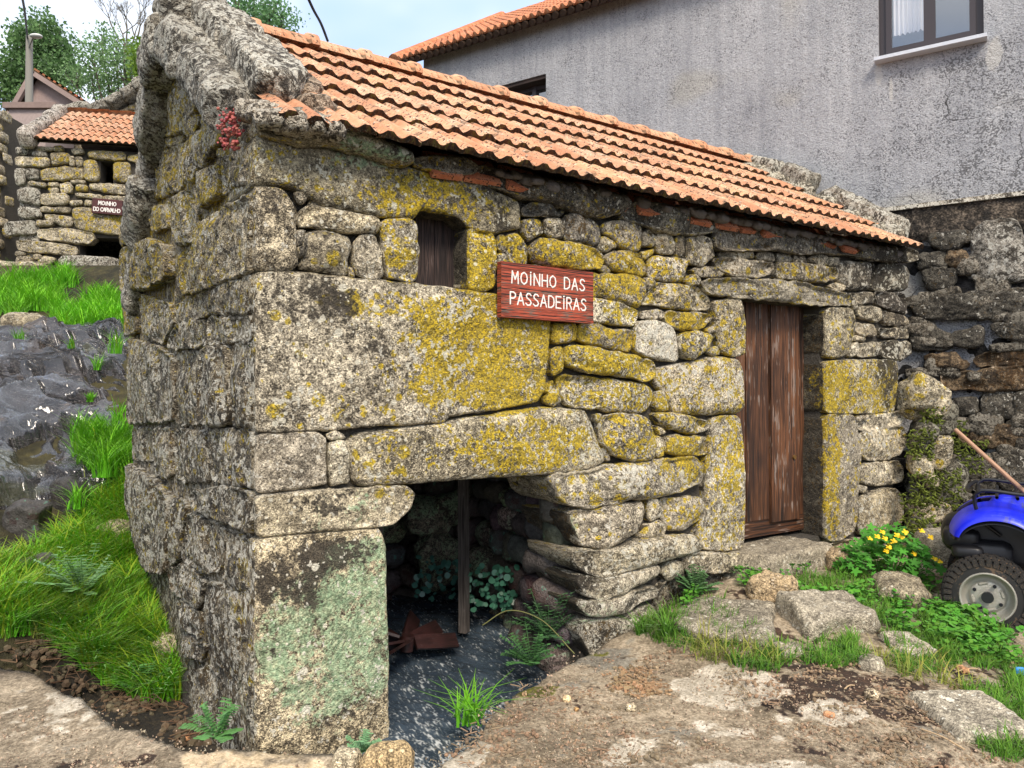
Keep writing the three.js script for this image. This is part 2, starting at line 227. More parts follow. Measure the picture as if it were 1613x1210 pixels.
// above the sign and over to the door
S(drk, [824, 329, 839, 318, 879, 318, 897, 327, 888, 340, 859, 342, 826, 340], wide);
S({ ...gry, y: 0.3 }, [824, 344, 854, 344, 859, 364, 846, 374, 834, 382, 826, 364], wide);
S(gry, [859, 343, 884, 343, 891, 359, 888, 377, 864, 372, 858, 357], wide);
S({ ...drk, t: 0.7 }, [893, 339, 911, 331, 936, 342, 948, 357, 949, 381, 938, 387, 913, 381, 891, 375, 891, 354], { ...rnd, w: 0.02 });
S({ ...gry, y: 0.4 }, [948, 349, 1005, 347, 1012, 364, 1009, 394, 993, 395, 975, 387, 968, 375, 950, 367], wide);
S({ ...yel2 }, [950, 371, 974, 381, 974, 391, 958, 396, 943, 391], sml);
S(gry, [1012, 363, 1032, 379, 1030, 388, 1011, 388], sml);
S(gry, [1017, 361, 1047, 360, 1062, 374, 1066, 394, 1062, 402, 1037, 400, 1034, 381], wide);
S(gry, [1065, 371, 1078, 370, 1079, 399, 1069, 406, 1065, 389], sml);
S({ ...gry, y: 0.3 }, [1082, 372, 1107, 370, 1122, 376, 1125, 394, 1128, 404, 1107, 420, 1085, 415], wide);
S(gry, [1135, 398, 1189, 393, 1193, 406, 1162, 408, 1139, 405], sml);
S(gry, [1197, 395, 1221, 398, 1226, 412, 1197, 408], sml);
S(gry, [1226, 398, 1249, 400, 1251, 413, 1231, 413], sml);
S(gry, [1251, 401, 1268, 403, 1273, 414, 1251, 414], sml);
S(gry, [1273, 406, 1291, 399, 1308, 406, 1306, 418, 1288, 419], sml);
S(gry, [1308, 403, 1328, 404, 1320, 419, 1308, 419], sml);
S({ y: 0, k: 0.55, l: 0.3, w: 0.1, t: 0.95, o: 0.2 }, [1325, 408, 1385, 412, 1388, 444, 1371, 457, 1338, 456, 1324, 440, 1320, 420], { ...wide, r: 0.06 });
S({ y: 0, k: 0.62, l: 0.3, o: 0.2 }, [1387, 413, 1425, 417, 1434, 430, 1430, 457, 1375, 458], { ...wide, depth: 0.5 });
S({ ...gry, y: 0.26 }, [1125, 407, 1154, 405, 1184, 409, 1221, 413, 1224, 423, 1216, 433, 1189, 438, 1154, 435, 1130, 420], wide);
S({ ...gry, y: 0.34 }, [1226, 413, 1268, 414, 1320, 422, 1320, 441, 1291, 445, 1224, 438], wide);
S({ ...gry, y: 0.3 }, [1090, 424, 1112, 419, 1142, 422, 1149, 430, 1130, 436, 1100, 436], sml);
S(yel2, [1082, 440, 1095, 430, 1105, 439, 1102, 449, 1087, 449], sml);
S({ y: 0.34, t: 0.84, k: 0.16 }, [1105, 442, 1144, 438, 1219, 439, 1268, 445, 1308, 455, 1338, 462, 1344, 474, 1340, 482, 1293, 481, 1254, 479, 1179, 470, 1125, 465, 1110, 455], { ...rnd, w: 0.03, depth: 0.4 });
S({ ...pal, y: 0 }, [1306, 450, 1318, 444, 1333, 449, 1330, 459, 1316, 459], sml);
S({ k: 0.3, l: 0.2, y: 0, o: 0.3 }, [1343, 461, 1378, 459, 1380, 479, 1353, 480], sml);
S({ k: 0.6, l: 0.25, y: 0, o: 0.3 }, [1380, 459, 1428, 461, 1431, 481, 1428, 497, 1383, 480], { ...wide, depth: 0.5 });
S(pal, [1342, 474, 1349, 471, 1353, 486, 1347, 490], sml);
S({ y: 0.26, k: 0.2 }, [1301, 482, 1343, 484, 1349, 501, 1345, 538, 1333, 563, 1301, 564], { ...hewn, cut: 0.14, taper: 0 });
S(pal, [1352, 484, 1373, 481, 1393, 486, 1388, 508, 1355, 500], sml);
S({ k: 0.5, l: 0.2, b: 0.3 }, [1394, 489, 1430, 499, 1434, 513, 1402, 514, 1392, 503], { ...sml, depth: 0.5 });
S(pal, [1350, 508, 1380, 511, 1386, 528, 1365, 531, 1350, 521], sml);
S({ k: 0.55, l: 0.25 }, [1387, 516, 1432, 518, 1434, 534, 1392, 532], { ...sml, depth: 0.5 });
S(pal, [1348, 528, 1368, 531, 1366, 538, 1350, 537], sml);
S({ ...pal, t: 1.05 }, [1343, 546, 1355, 538, 1353, 560, 1340, 563], sml);
S({ ...pal, k: 0.3 }, [1355, 541, 1390, 538, 1392, 561, 1355, 563], wide);
S({ k: 0.6, l: 0.3 }, [1392, 536, 1434, 538, 1437, 558, 1422, 569, 1392, 563], { ...wide, depth: 0.5 });
S({ y: 0.42, k: 0.1 }, [1301, 567, 1415, 566, 1416, 600, 1411, 648, 1373, 652, 1301, 652], { ...hewn, cut: 0.08, taper: 0, c: null });
S({ y: 0.22, k: 0.1 }, [1301, 654, 1325, 652, 1348, 654, 1355, 689, 1358, 724, 1353, 774, 1354, 811, 1348, 838, 1328, 852, 1301, 854], { ...hewn, cut: 0.12, taper: 0 });
S(pal, [1350, 655, 1368, 652, 1370, 661, 1353, 665], sml);
S({ ...pal, k: 0.3 }, [1373, 653, 1425, 647, 1431, 657, 1420, 670, 1368, 680, 1353, 675, 1355, 666], { ...wide, depth: 0.5 });
S({ ...pal, y: 0.2 }, [1355, 682, 1390, 675, 1427, 670, 1433, 699, 1418, 719, 1392, 727, 1360, 723], { ...rnd, depth: 0.5 });
S({ ...pal, y: 0.14 }, [1360, 730, 1420, 726, 1428, 739, 1426, 759, 1378, 768, 1355, 760], { ...rnd, depth: 0.5 });
S(pal, [1353, 763, 1370, 767, 1370, 780, 1355, 777], sml);
S({ ...pal, o: 0.9 }, [1355, 785, 1392, 770, 1417, 770, 1428, 788, 1426, 823, 1400, 842, 1355, 845], { ...rnd, depth: 0.5 });
// left door jamb and the stones between sign, channel and door
S({ y: 0.42, w: 0.3 }, [1125, 473, 1167, 469, 1174, 484, 1177, 559, 1157, 563, 1140, 555, 1132, 529, 1130, 502], { ...hewn, cut: 0.12 });
S({ y: 0.46, l: 0.2 }, [1035, 580, 1078, 572, 1127, 561, 1167, 564, 1175, 579, 1174, 651, 1137, 653, 1092, 655, 1063, 653, 1050, 619, 1033, 604], { ...hewn, cut: 0.14, r: 0.06 });
S({ y: 0.48, l: 0.24 }, [1124, 656, 1168, 654, 1173, 700, 1175, 760, 1174, 865, 1150, 868, 1112, 869, 1098, 845, 1115, 800, 1112, 740, 1122, 690], { ...hewn, cut: 0.14 });
S({ y: 0.5, l: 0.26, o: 1 }, [1018, 470, 1038, 445, 1055, 445, 1100, 450, 1122, 467, 1125, 484, 1117, 490, 1065, 488, 1043, 480, 1013, 480], rnd);
S(ye3, [1050, 494, 1065, 489, 1122, 493, 1130, 500, 1112, 519, 1078, 521, 1053, 508], rnd);
S({ ...yel, y: 0.5 }, [1073, 527, 1100, 520, 1125, 529, 1120, 547, 1100, 564, 1085, 566, 1070, 551], { ...rnd, w: 0.02 });
S(yel2, [1115, 520, 1127, 512, 1131, 522, 1120, 526], sml);
S(yel2, [1117, 555, 1132, 545, 1137, 557, 1127, 560], sml);
S({ y: 0.1, l: 0.62, w: 0.3, t: 1.1, o: 0.1 }, [1003, 515, 1011, 504, 1040, 504, 1065, 517, 1071, 564, 1065, 571, 1030, 565, 1001, 552], { ...hewn, cut: 0.16 });
S(yel2, [1011, 492, 1033, 488, 1048, 492, 1048, 502, 1011, 503], sml);
S(yel, [900, 430, 954, 430, 998, 432, 1018, 442, 1018, 462, 1008, 485, 991, 479, 959, 471, 900, 458], rnd);
S(yel2, [1018, 440, 1030, 436, 1036, 446, 1022, 460], sml);
S(yel2, [900, 462, 978, 475, 1011, 490, 1001, 514, 968, 512, 900, 502], wide);
S(yel, [790, 428, 895, 430, 895, 462, 800, 458], wide);
S(yel2, [872, 508, 909, 509, 911, 537, 879, 544, 872, 537], wide);
S(yel, [914, 510, 941, 508, 964, 518, 1003, 520, 1008, 528, 998, 554, 968, 550, 929, 543, 914, 535], rnd);
S(yel2, [872, 547, 889, 545, 889, 584, 872, 595, 869, 570], wide);
S(ye3, [892, 545, 904, 542, 939, 548, 1003, 559, 1030, 571, 1035, 591, 1018, 602, 978, 592, 919, 586, 892, 575], { ...rnd, w: 0.03 });
S({ ...yel, y: 0.56, w: 0.32 }, [882, 594, 892, 590, 954, 596, 1018, 604, 1033, 613, 1033, 633, 1018, 652, 964, 648, 899, 642, 884, 618], rnd);
S(yel2, [859, 608, 877, 597, 874, 613, 862, 619], sml);
S(yel2, [857, 632, 879, 605, 887, 633, 874, 642], sml);
S(yel, [1035, 618, 1045, 615, 1053, 628, 1052, 647, 1038, 648, 1033, 638], sml);
S({ ...yel2, k: 0.3 }, [1030, 652, 1053, 649, 1117, 661, 1122, 675, 1095, 684, 1070, 679, 1043, 669], rnd);
S(yel, [1053, 684, 1115, 689, 1125, 700, 1122, 715, 1095, 719, 1050, 716], rnd);
S(yel, [951, 652, 1003, 652, 1023, 662, 1033, 688, 1035, 705, 1028, 725, 1001, 727, 968, 718, 951, 700, 948, 680], { ...rnd, w: 0.02, rough: 1.5 });
S(yel2, [1036, 688, 1048, 690, 1049, 719, 1038, 721], sml);
S(yel2, [1035, 671, 1053, 681, 1040, 686], sml);
S(yel2, [939, 651, 950, 653, 949, 667, 941, 664], sml);
S(yel2, [949, 703, 963, 705, 968, 728, 959, 728], sml);
// right of the window, over the sign
S(ye3, [836, 392, 849, 373, 888, 379, 923, 387, 943, 395, 954, 407, 948, 424, 923, 426, 874, 422, 844, 412], { ...rnd, w: 0.03 });
S(yel2, [835, 417, 846, 415, 859, 421, 849, 427, 836, 426], sml);
S(yel, [955, 402, 975, 394, 1008, 398, 1020, 420, 1017, 437, 988, 431, 968, 427, 958, 415], rnd);
S(yel2, [1010, 395, 1035, 390, 1032, 400, 1015, 410], sml);
S({ ...yel, y: 0.5 }, [1025, 410, 1035, 401, 1084, 407, 1087, 417, 1077, 443, 1047, 444, 1022, 437], rnd);
S(yel2, [943, 424, 955, 416, 967, 427, 958, 431], sml);
// great slab, its course below, lintel over the channel, corbel and pillar
S({ y: 0.12, k: 0.14, l: 0.14, w: 0.3 }, [403, 429, 440, 425, 520, 433, 600, 441, 700, 451, 787, 463, 868, 470, 869, 505, 866, 560, 860, 610, 850, 632, 780, 646, 710, 657, 700, 667, 600, 671, 480, 681, 403, 682], { ...hewn, cut: 0.05, r: 0.03, bulge: 0.012, depth: 0.6, taper: 0.02 });
S({ y: 0.03, k: 0.16, l: 0.14 }, [403, 685, 500, 681, 515, 690, 514, 740, 518, 763, 470, 771, 403, 779], { ...hewn, depth: 0.6, taper: 0.02 });
S({ ...pal }, [517, 695, 545, 693, 550, 730, 552, 762, 523, 767, 518, 740], sml);
S({ ...pal, g: 0.2 }, [515, 684, 530, 678, 546, 690, 518, 692], sml);
S({ y: 0.2, k: 0.12, w: 0.3 }, [552, 701, 560, 686, 700, 664, 790, 651, 850, 641, 925, 645, 945, 690, 958, 728, 930, 741, 860, 749, 740, 756, 600, 767, 565, 766, 550, 740], { ...hewn, cut: 0.12, r: 0.06, depth: 0.5, taper: 0 });
S({ y: 0.05, k: 0.2, g: 0.14 }, [403, 782, 480, 773, 600, 767, 645, 767, 656, 779, 650, 800, 625, 825, 600, 831, 480, 839, 403, 848], { ...hewn, cut: 0.1, depth: 0.6, taper: 0.02 });
S({ y: 0, k: 0.12, g: 0.1, o: 0.9 }, [403, 851, 480, 841, 600, 832, 609, 860, 613, 1000, 614, 1170, 614, 1290, 403, 1290], { ...hewn, cut: 0.05, depth: 0.6, taper: 0.01, r: 0.03 });
// right side of the channel: corbelled, bending in
S({ y: 0.34, k: 0.12, l: 0.2 }, [868, 750, 930, 741, 960, 733, 1040, 725, 1100, 719, 1113, 738, 1110, 762, 1060, 781, 1000, 789, 940, 801, 893, 796, 878, 775], { ...rnd, r: 0.06, depth: 0.55, w: 0.04, taper: 0.04 });
S({ y: 0.2, k: 0.12, l: 0.24, g: 0.1 }, [900, 810, 919, 803, 988, 793, 1013, 788, 1014, 804, 1003, 840, 983, 855, 954, 867, 919, 860, 904, 830], { ...rnd, r: 0.06, depth: 0.55, w: 0.03, taper: 0.04 });
S({ ...pal, y: 0.2 }, [1021, 788, 1035, 785, 1044, 802, 1043, 814, 1028, 822, 1022, 820], sml);
S(yel2, [1045, 788, 1060, 785, 1110, 783, 1116, 797, 1112, 814, 1087, 835, 1055, 837, 1043, 815], rnd);
S({ ...pal, y: 0.24 }, [1003, 845, 1028, 825, 1043, 820, 1053, 831, 1048, 852, 1018, 852], rnd);
S({ y: 0, l: 0.3, k: 0.16, o: 0.4 }, [900, 864, 960, 869, 1003, 852, 1053, 845, 1092, 842, 1110, 857, 1102, 872, 1053, 882, 998, 899, 949, 912, 919, 902, 902, 884], { ...rnd, r: 0.05, w: 0.06, depth: 0.5, taper: 0.03, cut: 0.2 });
S({ y: 0, l: 0.24, k: 0.24, g: 0.12, o: 0.3 }, [912, 906, 954, 913, 1003, 897, 1040, 887, 1042, 906, 1003, 924, 973, 939, 949, 947, 921, 936, 909, 917], { ...rnd, r: 0.045, w: 0.05, depth: 0.5, taper: 0.03, cut: 0.2 });
S({ y: 0, l: 0.2, k: 0.34, g: 0.14, o: 0.3 }, [908, 945, 954, 949, 991, 931, 1038, 925, 1038, 941, 1011, 949, 986, 969, 929, 974, 910, 958], { ...rnd, r: 0.045, w: 0.05, depth: 0.5, taper: 0.03, cut: 0.2 });
S({ y: 0, l: 0.16, k: 0.5, b: 0.3, o: 0.3 }, [918, 979, 985, 971, 1005, 965, 1030, 950, 1060, 1000, 990, 1040, 940, 1050, 915, 1000], { ...rnd, r: 0.06, w: 0.03, depth: 0.5 });
S(pal, [1043, 899, 1060, 882, 1078, 884, 1080, 904, 1053, 919], { ...rnd, w: 0.02 });
S({ ...pal, k: 0.3 }, [1080, 870, 1172, 871, 1172, 900, 1080, 904], { ...wide, w: 0.06 });
S({ k: 0.6, b: 0.4, t: 0.7 }, [1060, 908, 1154, 902, 1300, 905, 1300, 960, 1040, 990, 1042, 930], { ...wide, w: 0.02 });
S({ ...pal, o: 1 }, [1304, 858, 1350, 848, 1420, 846, 1430, 900, 1304, 910], { ...rnd, w: -0.01, depth: 0.4 });

const FB = [ // growths spread over parts of the wall: pixel centre, radii, which, how much
  [800, 540, 110, 110, 'y', 0.66], [845, 500, 60, 60, 'y', 0.5], [800, 615, 70, 34, 'y', 0.7], [620, 480, 120, 22, 'y', 0.42], [700, 560, 90, 80, 'y', 0.34], [640, 640, 90, 40, 'y', 0.2],
  [490, 470, 75, 34, 'k', 0.3], [540, 520, 90, 70, 'k', 0.22], [430, 600, 40, 90, 'k', 0.16], [470, 640, 50, 30, 'l', 0.3], [700, 560, 60, 40, 'l', 0.22], [740, 490, 50, 20, 'l', 0.3],
  [700, 315, 90, 36, 'y', 0.5], [620, 325, 60, 20, 'y', 0.3], [440, 270, 24, 40, 'y', 0.24], [540, 250, 50, 24, 'g', 0.4], [640, 265, 60, 20, 'g', 0.3], [490, 270, 30, 40, 'k', 0.26], [790, 320, 40, 40, 'k', 0.3],
  [840, 705, 100, 40, 'y', 0.56], [640, 720, 70, 40, 'y', 0.24], [925, 700, 40, 50, 'l', 0.3], [470, 730, 60, 50, 'k', 0.1], [540, 800, 60, 34, 'g', 0.3], [500, 800, 70, 34, 'k', 0.26], [620, 780, 30, 20, 'y', 0.3],
  [530, 1000, 110, 130, 'g', 0.98], [560, 900, 60, 50, 'g', 0.6], [470, 900, 70, 60, 'k', 0.56], [540, 870, 60, 24, 'k', 0.5], [420, 980, 16, 90, 'k', 0.3], [480, 1150, 100, 40, 'k', 0.2], [590, 880, 24, 50, 'g', 0.3],
  [1060, 735, 50, 24, 'y', 0.3], [990, 750, 30, 30, 'l', 0.4], [1310, 610, 30, 50, 'y', 0.5], [1390, 610, 34, 50, 'y', 0.3], [1400, 600, 24, 50, 'k', 0.55], [1309, 740, 14, 110, 'y', 0.62], [1120, 600, 60, 30, 'l', 0.2], [1150, 720, 20, 70, 'y', 0.26], [1140, 840, 30, 30, 'k', 0.2],
  [905, 830, 14, 40, 'g', 0.6], [930, 960, 40, 30, 'g', 0.4], [915, 900, 20, 60, 'k', 0.4], [960, 420, 120, 60, 'y', 0.1], [1400, 480, 40, 110, 'k', 0.34], [1080, 385, 130, 40, 'k', 0.1],
].map(([px, py, rx, ry, ch, a]) => { const c = FAC.uv(px, py), x = FAC.uv(px + rx, py), y = FAC.uv(px, py + ry); return [c[0], c[1], Math.abs(x[0] - c[0]), Math.abs(y[1] - c[1]), ch, a]; });

for (const f of FS) { f.poly = FAC.poly(f.pts, (f.o.w ?? 0) * 0.6); f.lo = Math.min(...f.poly.map((p) => p[0])); f.hi = Math.max(...f.poly.map((p) => p[0])); f.bot = Math.min(...f.poly.map((p) => p[1])); f.top = Math.max(...f.poly.map((p) => p[1])); if (f.o.c) f.o.c = FAC.uv(...f.o.c); else delete f.o.c; }
const inside = (P, x, y) => { let c = false; for (let i = 0, j = P.length - 1; i < P.length; j = i++) { const a = P[i], b = P[j]; if ((a[1] > y) !== (b[1] > y) && x < (b[0] - a[0]) * (y - a[1]) / (b[1] - a[1]) + a[0]) c = !c; } return c; };
function wallTexture(stones, blobs, x0, y0, w, h, W, H, other, gableBefore = -9) {
  const ids = new Int16Array(W * H).fill(-1), grow = 0.02;
  stones.forEach((s, k) => { for (let j = Math.max(0, Math.floor((s.bot - grow - y0) / h * H)); j < Math.min(H, (s.top + grow - y0) / h * H); j++) for (let i = Math.max(0, Math.floor((s.lo - grow - x0) / w * W)); i < Math.min(W, (s.hi + grow - x0) / w * W); i++) if (ids[j * W + i] < 0 && inside(s.poly, x0 + (i + 0.5) / W * w, y0 + (j + 0.5) / H * h)) ids[j * W + i] = k; });
  const near = (i, j) => { for (const r of [0, 8, 16]) for (const [a, b] of [[0, 0], [r, 0], [-r, 0], [0, r], [0, -r]]) { const x = i + a, y = j + b; if (x >= 0 && y >= 0 && x < W && y < H && ids[y * W + x] >= 0) return ids[y * W + x]; } return -1; };
  const s = {};
  return tex(W, H, (fx, fy, c, i, j) => {
    const u = x0 + fx * w, v = y0 + fy * h, id = near(i, j), b = id < 0 ? other : stones[id].style;
    const gb = u < gableBefore; Object.assign(s, { y: 0, k: 0, g: 0, w: 0, l: 0, b: 0, t: 1, o: 0.5 }, gb ? gableStyle(u, v) : b);
    if (!gb) for (const q of blobs) { const dx = (u - q[0]) / q[2], dy = (v - q[1]) / q[3], d = dx * dx + dy * dy; if (d < 1.6) s[q[4]] = Math.min(0.92, s[q[4]] + q[5] * (1 - sstep(0.35, 1.6, d))); }
    granite(c, u, v, s, gb);
  }, { size: [w, h], off: [x0, y0], wrap: THREE.MirroredRepeatWrapping });
}
function gableStyle(u, v) { const up = sstep(1.7, 2.6, v), low = sstep(1.2, 0.2, v); return { k: lerp(0.5, 0.34, up), l: lerp(0.44, 0.32, up), b: lerp(0.34, 0.22, up) + 0.2 * low, y: 0.26 + 0.3 * up * sstep(-0.2, -0.9, u), t: lerp(0.88, 0.96, up), o: lerp(0.65, 0.95, up), g: 0.34 * low * sstep(-0.9, 0, u), w: 0.1 }; }
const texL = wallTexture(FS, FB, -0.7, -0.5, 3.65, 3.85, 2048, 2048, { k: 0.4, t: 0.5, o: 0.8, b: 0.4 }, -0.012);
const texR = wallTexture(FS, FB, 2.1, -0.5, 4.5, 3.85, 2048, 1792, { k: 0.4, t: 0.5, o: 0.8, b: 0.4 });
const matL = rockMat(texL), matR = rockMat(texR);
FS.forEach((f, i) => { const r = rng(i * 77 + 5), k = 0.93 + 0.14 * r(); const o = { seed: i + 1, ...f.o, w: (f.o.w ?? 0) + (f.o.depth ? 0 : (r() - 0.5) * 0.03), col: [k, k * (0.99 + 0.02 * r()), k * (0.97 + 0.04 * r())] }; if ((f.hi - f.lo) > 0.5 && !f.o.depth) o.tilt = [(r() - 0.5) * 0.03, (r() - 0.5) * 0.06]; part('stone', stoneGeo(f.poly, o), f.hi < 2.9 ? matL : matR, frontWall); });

// earth-filled core behind the face stones, open at window, door and channel
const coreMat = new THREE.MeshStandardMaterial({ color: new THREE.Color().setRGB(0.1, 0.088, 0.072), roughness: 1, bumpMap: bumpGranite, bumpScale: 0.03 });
const gableCore = new THREE.MeshStandardMaterial({ color: new THREE.Color().setRGB(0.75, 0.72, 0.68), roughness: 1, bumpMap: bumpGranite, bumpScale: 0.03 });
const EAVE = 2.98, RIDGE_T = 1.85, RIDGE_Y = 4.29, LEN = 6.15, DEEP = 4.05;
function hole(...p) { const h = new THREE.Path(); p.forEach(([x, y], i) => i ? h.lineTo(x, y) : h.moveTo(x, y)); h.closePath(); return h; }
const rect = (a, b) => hole([a[0], a[1]], [b[0], a[1]], [b[0], b[1]], [a[0], b[1]]);
const win0 = FAC.uv(656, 452), win1 = FAC.uv(741, 326), door0 = FAC.uv(1173, 850), door1 = FAC.uv(1302, 466);
{
  const s = new THREE.Shape([[0.06, -0.6], [LEN, -0.6], [LEN, EAVE + 0.02], [0.06, EAVE + 0.02]].map((p) => new THREE.Vector2(...p)));
  const ch = [FAC.uv(622, 800), FAC.uv(650, 752), FAC.uv(900, 752), FAC.uv(940, 820), FAC.uv(960, 1000)];
  s.holes.push(rect([win0[0], win0[1]], [win1[0], win1[1]]), rect([door0[0], door0[1] - 0.1], [door1[0], door1[1]]), hole([0.74, -0.59], [2.2, -0.59], [2.22, 0.75], [2.0, 1.14], [0.74, 1.14]));
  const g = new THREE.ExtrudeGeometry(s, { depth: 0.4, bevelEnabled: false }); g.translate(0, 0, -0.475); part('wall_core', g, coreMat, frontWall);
  const q = new THREE.Shape([[-DEEP, -0.8], [-0.14, -0.8], [-0.14, EAVE], [-RIDGE_T, RIDGE_Y - 0.1], [-DEEP, EAVE - 0.05]].map((p) => new THREE.Vector2(...p)));
  const h = new THREE.ExtrudeGeometry(q, { depth: 0.35, bevelEnabled: false }); h.translate(0, 0, -0.385); part('wall_core', h, gableCore, gableWall);
  part('wall_core', merge([box(0.4, EAVE + 0.6, DEEP - 0.6, LEN - 0.25, (EAVE - 0.6) / 2, -DEEP / 2), box(LEN - 0.6, EAVE + 0.6, 0.4, LEN / 2, (EAVE - 0.6) / 2, -DEEP + 0.2)]), coreMat, frontWall);
}
// gable wall
const GS = [];
const G = (style, pts, o = {}) => GS.push({ style, pts, o });
const gu = { up: 1 }, gm = {};
G(gu, [264, 124, 299, 117, 309, 129, 314, 159, 299, 188, 287, 208, 254, 218, 257, 174]);
G(gu, [262, 108, 282, 104, 302, 112, 285, 122, 264, 122]);
G(gu, [314, 159, 334, 174, 334, 188, 319, 201, 309, 193, 304, 174]); G(gu, [289, 190, 304, 171, 309, 193, 299, 215, 287, 213]);
G(gu, [302, 216, 329, 198, 349, 193, 354, 218, 339, 233, 319, 265, 299, 248]); G(gu, [336, 174, 358, 184, 392, 200, 394, 212, 356, 202, 348, 192, 336, 190]);
G(gu, [354, 203, 400, 214, 400, 229, 373, 236, 354, 231]); G(gu, [341, 234, 400, 231, 400, 251, 354, 254, 339, 243]);
G(gu, [237, 243, 284, 223, 289, 248, 285, 295, 232, 321]); G(gu, [289, 231, 306, 218, 315, 258, 306, 290, 291, 283]); G(gu, [317, 268, 344, 258, 346, 312, 314, 330, 308, 300]);
G(gu, [349, 256, 401, 253, 401, 289, 380, 296, 352, 306]); G(gu, [250, 222, 262, 218, 285, 211, 285, 221, 240, 241]);
G(gu, [236, 328, 256, 321, 263, 359, 240, 366, 233, 346], { w: 0.03 }); G(gm, [197, 369, 216, 356, 223, 379, 198, 389], { w: 0.05 }); G(gm, [223, 353, 236, 350, 241, 373, 223, 378]);
G(gm, [196, 393, 240, 377, 263, 389, 266, 439, 233, 455, 196, 461], { w: 0.06 }); G(gu, [260, 318, 289, 300, 309, 334, 308, 379, 279, 389, 266, 363]);
G(gm, [312, 356, 345, 333, 378, 316, 401, 300, 401, 425, 385, 429, 329, 455, 289, 465, 286, 439, 309, 379], { w: 0.03 }); G(gm, [268, 396, 286, 390, 286, 463, 269, 478]);
G(gm, [306, 466, 359, 443, 401, 430, 401, 495, 339, 493, 306, 506]); G(gm, [272, 480, 302, 466, 302, 506, 276, 508]); G(gm, [196, 466, 213, 462, 216, 525, 198, 530]); G(gm, [217, 462, 266, 476, 272, 508, 256, 545, 226, 526]);
G(gm, [273, 512, 321, 500, 327, 545, 279, 551, 260, 546]); G(gm, [326, 499, 401, 498, 401, 536, 329, 546]); G(gm, [201, 531, 246, 546, 269, 562, 269, 665, 198, 668], { w: 0.04 });
G(gm, [272, 556, 313, 552, 313, 671, 271, 671]); G(gm, [316, 550, 359, 546, 362, 671, 315, 671], { w: 0.02 }); G(gm, [362, 542, 401, 538, 401, 671, 365, 673]);
G(gm, [203, 673, 236, 673, 237, 729, 203, 725]); G(gm, [240, 674, 267, 675, 268, 755, 245, 752]); G(gm, [270, 676, 322, 678, 326, 762, 288, 763, 271, 756]); G(gm, [326, 677, 401, 675, 401, 772, 331, 763]);
G(gm, [200, 730, 241, 754, 265, 787, 260, 906, 232, 900, 213, 843, 203, 782], { w: 0.05 }); G(gm, [269, 783, 293, 792, 279, 886, 263, 895]); G(gm, [293, 778, 335, 767, 401, 776, 401, 846, 335, 820, 298, 801], { w: 0.04 });
G(gm, [293, 806, 354, 834, 342, 905, 312, 905, 281, 881], { w: 0.02 }); G(gm, [350, 842, 401, 850, 401, 930, 378, 930, 359, 934, 345, 905]); G(gm, [260, 896, 288, 890, 317, 914, 307, 961, 265, 933], { w: 0.03 });
G(gm, [278, 941, 312, 966, 312, 1008, 284, 989]); G({ low: 1 }, [321, 914, 368, 941, 379, 1017, 370, 1094, 335, 1041, 317, 971], { w: 0.03 }); G(gm, [284, 998, 321, 1018, 317, 1041, 290, 1037]);
G(gm, [325, 1050, 368, 1101, 366, 1190, 300, 1200, 285, 1150, 290, 1060]); G({ low: 1 }, [371, 934, 401, 936, 401, 1190, 371, 1188, 374, 1090, 382, 1017], { w: 0.01 });
for (const f of GS) { f.poly = GAB.poly(f.pts, (f.o.w ?? 0) * 0.5).map(([x, y]) => [Math.min(x, -0.05), y]); f.lo = Math.min(...f.poly.map((p) => p[0])); f.hi = Math.max(...f.poly.map((p) => p[0])); f.bot = Math.min(...f.poly.map((p) => p[1])); f.top = Math.max(...f.poly.map((p) => p[1])); }
const texG = tex(2048, 2048, (x, y, c) => { const u = -4.2 + x * 4.5, v = -0.6 + y * 5; granite(c, u * 0.8, v, gableStyle(u, v), true); }, { size: [4.5, 5], off: [-4.2, -0.6], wrap: THREE.MirroredRepeatWrapping });
const matG = rockMat(texG, { bumpScale: 0.032 }); gableCore.map = texG;
GS.forEach((f, i) => { const r = rng(i * 31 + 9), k = 0.9 + 0.2 * r(); part('stone', stoneGeo(f.poly, { seed: i + 300, ds: 0.024, r: 0.02, bulge: 0.012, cut: 0.08, rough: 1.2, facets: 5, cap: 0.03, depth: 0.25, wob: 0.02, gap: -0.004, ...f.o, w: (f.o.w ?? 0) + (r() - 0.5) * 0.05, col: [k, k, k] }), matG, gableWall); });

// ---------------------------------------------------------------- loose rock, clay, wood
const texLichen = tileRock(1024, 1.3, { k: 0.4, l: 0.5, b: 0.14, t: 0.8, o: 0.2, w: 0.1 }, true);
const texGranite = tileRock(1024, 1.4, { y: 0.2, k: 0.16, w: 0.2, l: 0.14, o: 0.65 });
const texYellow = tileRock(1024, 1.4, { y: 0.5, k: 0.14, w: 0.24, o: 0.7 });
const lichenMat = rockMat(texLichen, { bumpScale: 0.02 }), graniteMat = rockMat(texGranite), yellowMat = rockMat(texYellow);
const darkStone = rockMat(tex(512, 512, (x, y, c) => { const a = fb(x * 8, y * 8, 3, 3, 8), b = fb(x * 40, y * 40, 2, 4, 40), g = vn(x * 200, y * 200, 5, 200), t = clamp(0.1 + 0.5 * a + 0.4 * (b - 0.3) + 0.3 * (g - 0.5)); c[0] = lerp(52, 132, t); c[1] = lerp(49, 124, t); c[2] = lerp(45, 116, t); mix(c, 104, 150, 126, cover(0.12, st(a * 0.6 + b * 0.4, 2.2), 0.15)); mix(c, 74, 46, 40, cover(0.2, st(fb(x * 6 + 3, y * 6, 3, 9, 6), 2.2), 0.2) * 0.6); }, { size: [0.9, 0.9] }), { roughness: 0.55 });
const mintStone = rockMat(tileRock(512, 0.8, { g: 0.7, k: 0.3, t: 0.7 }, true), {});
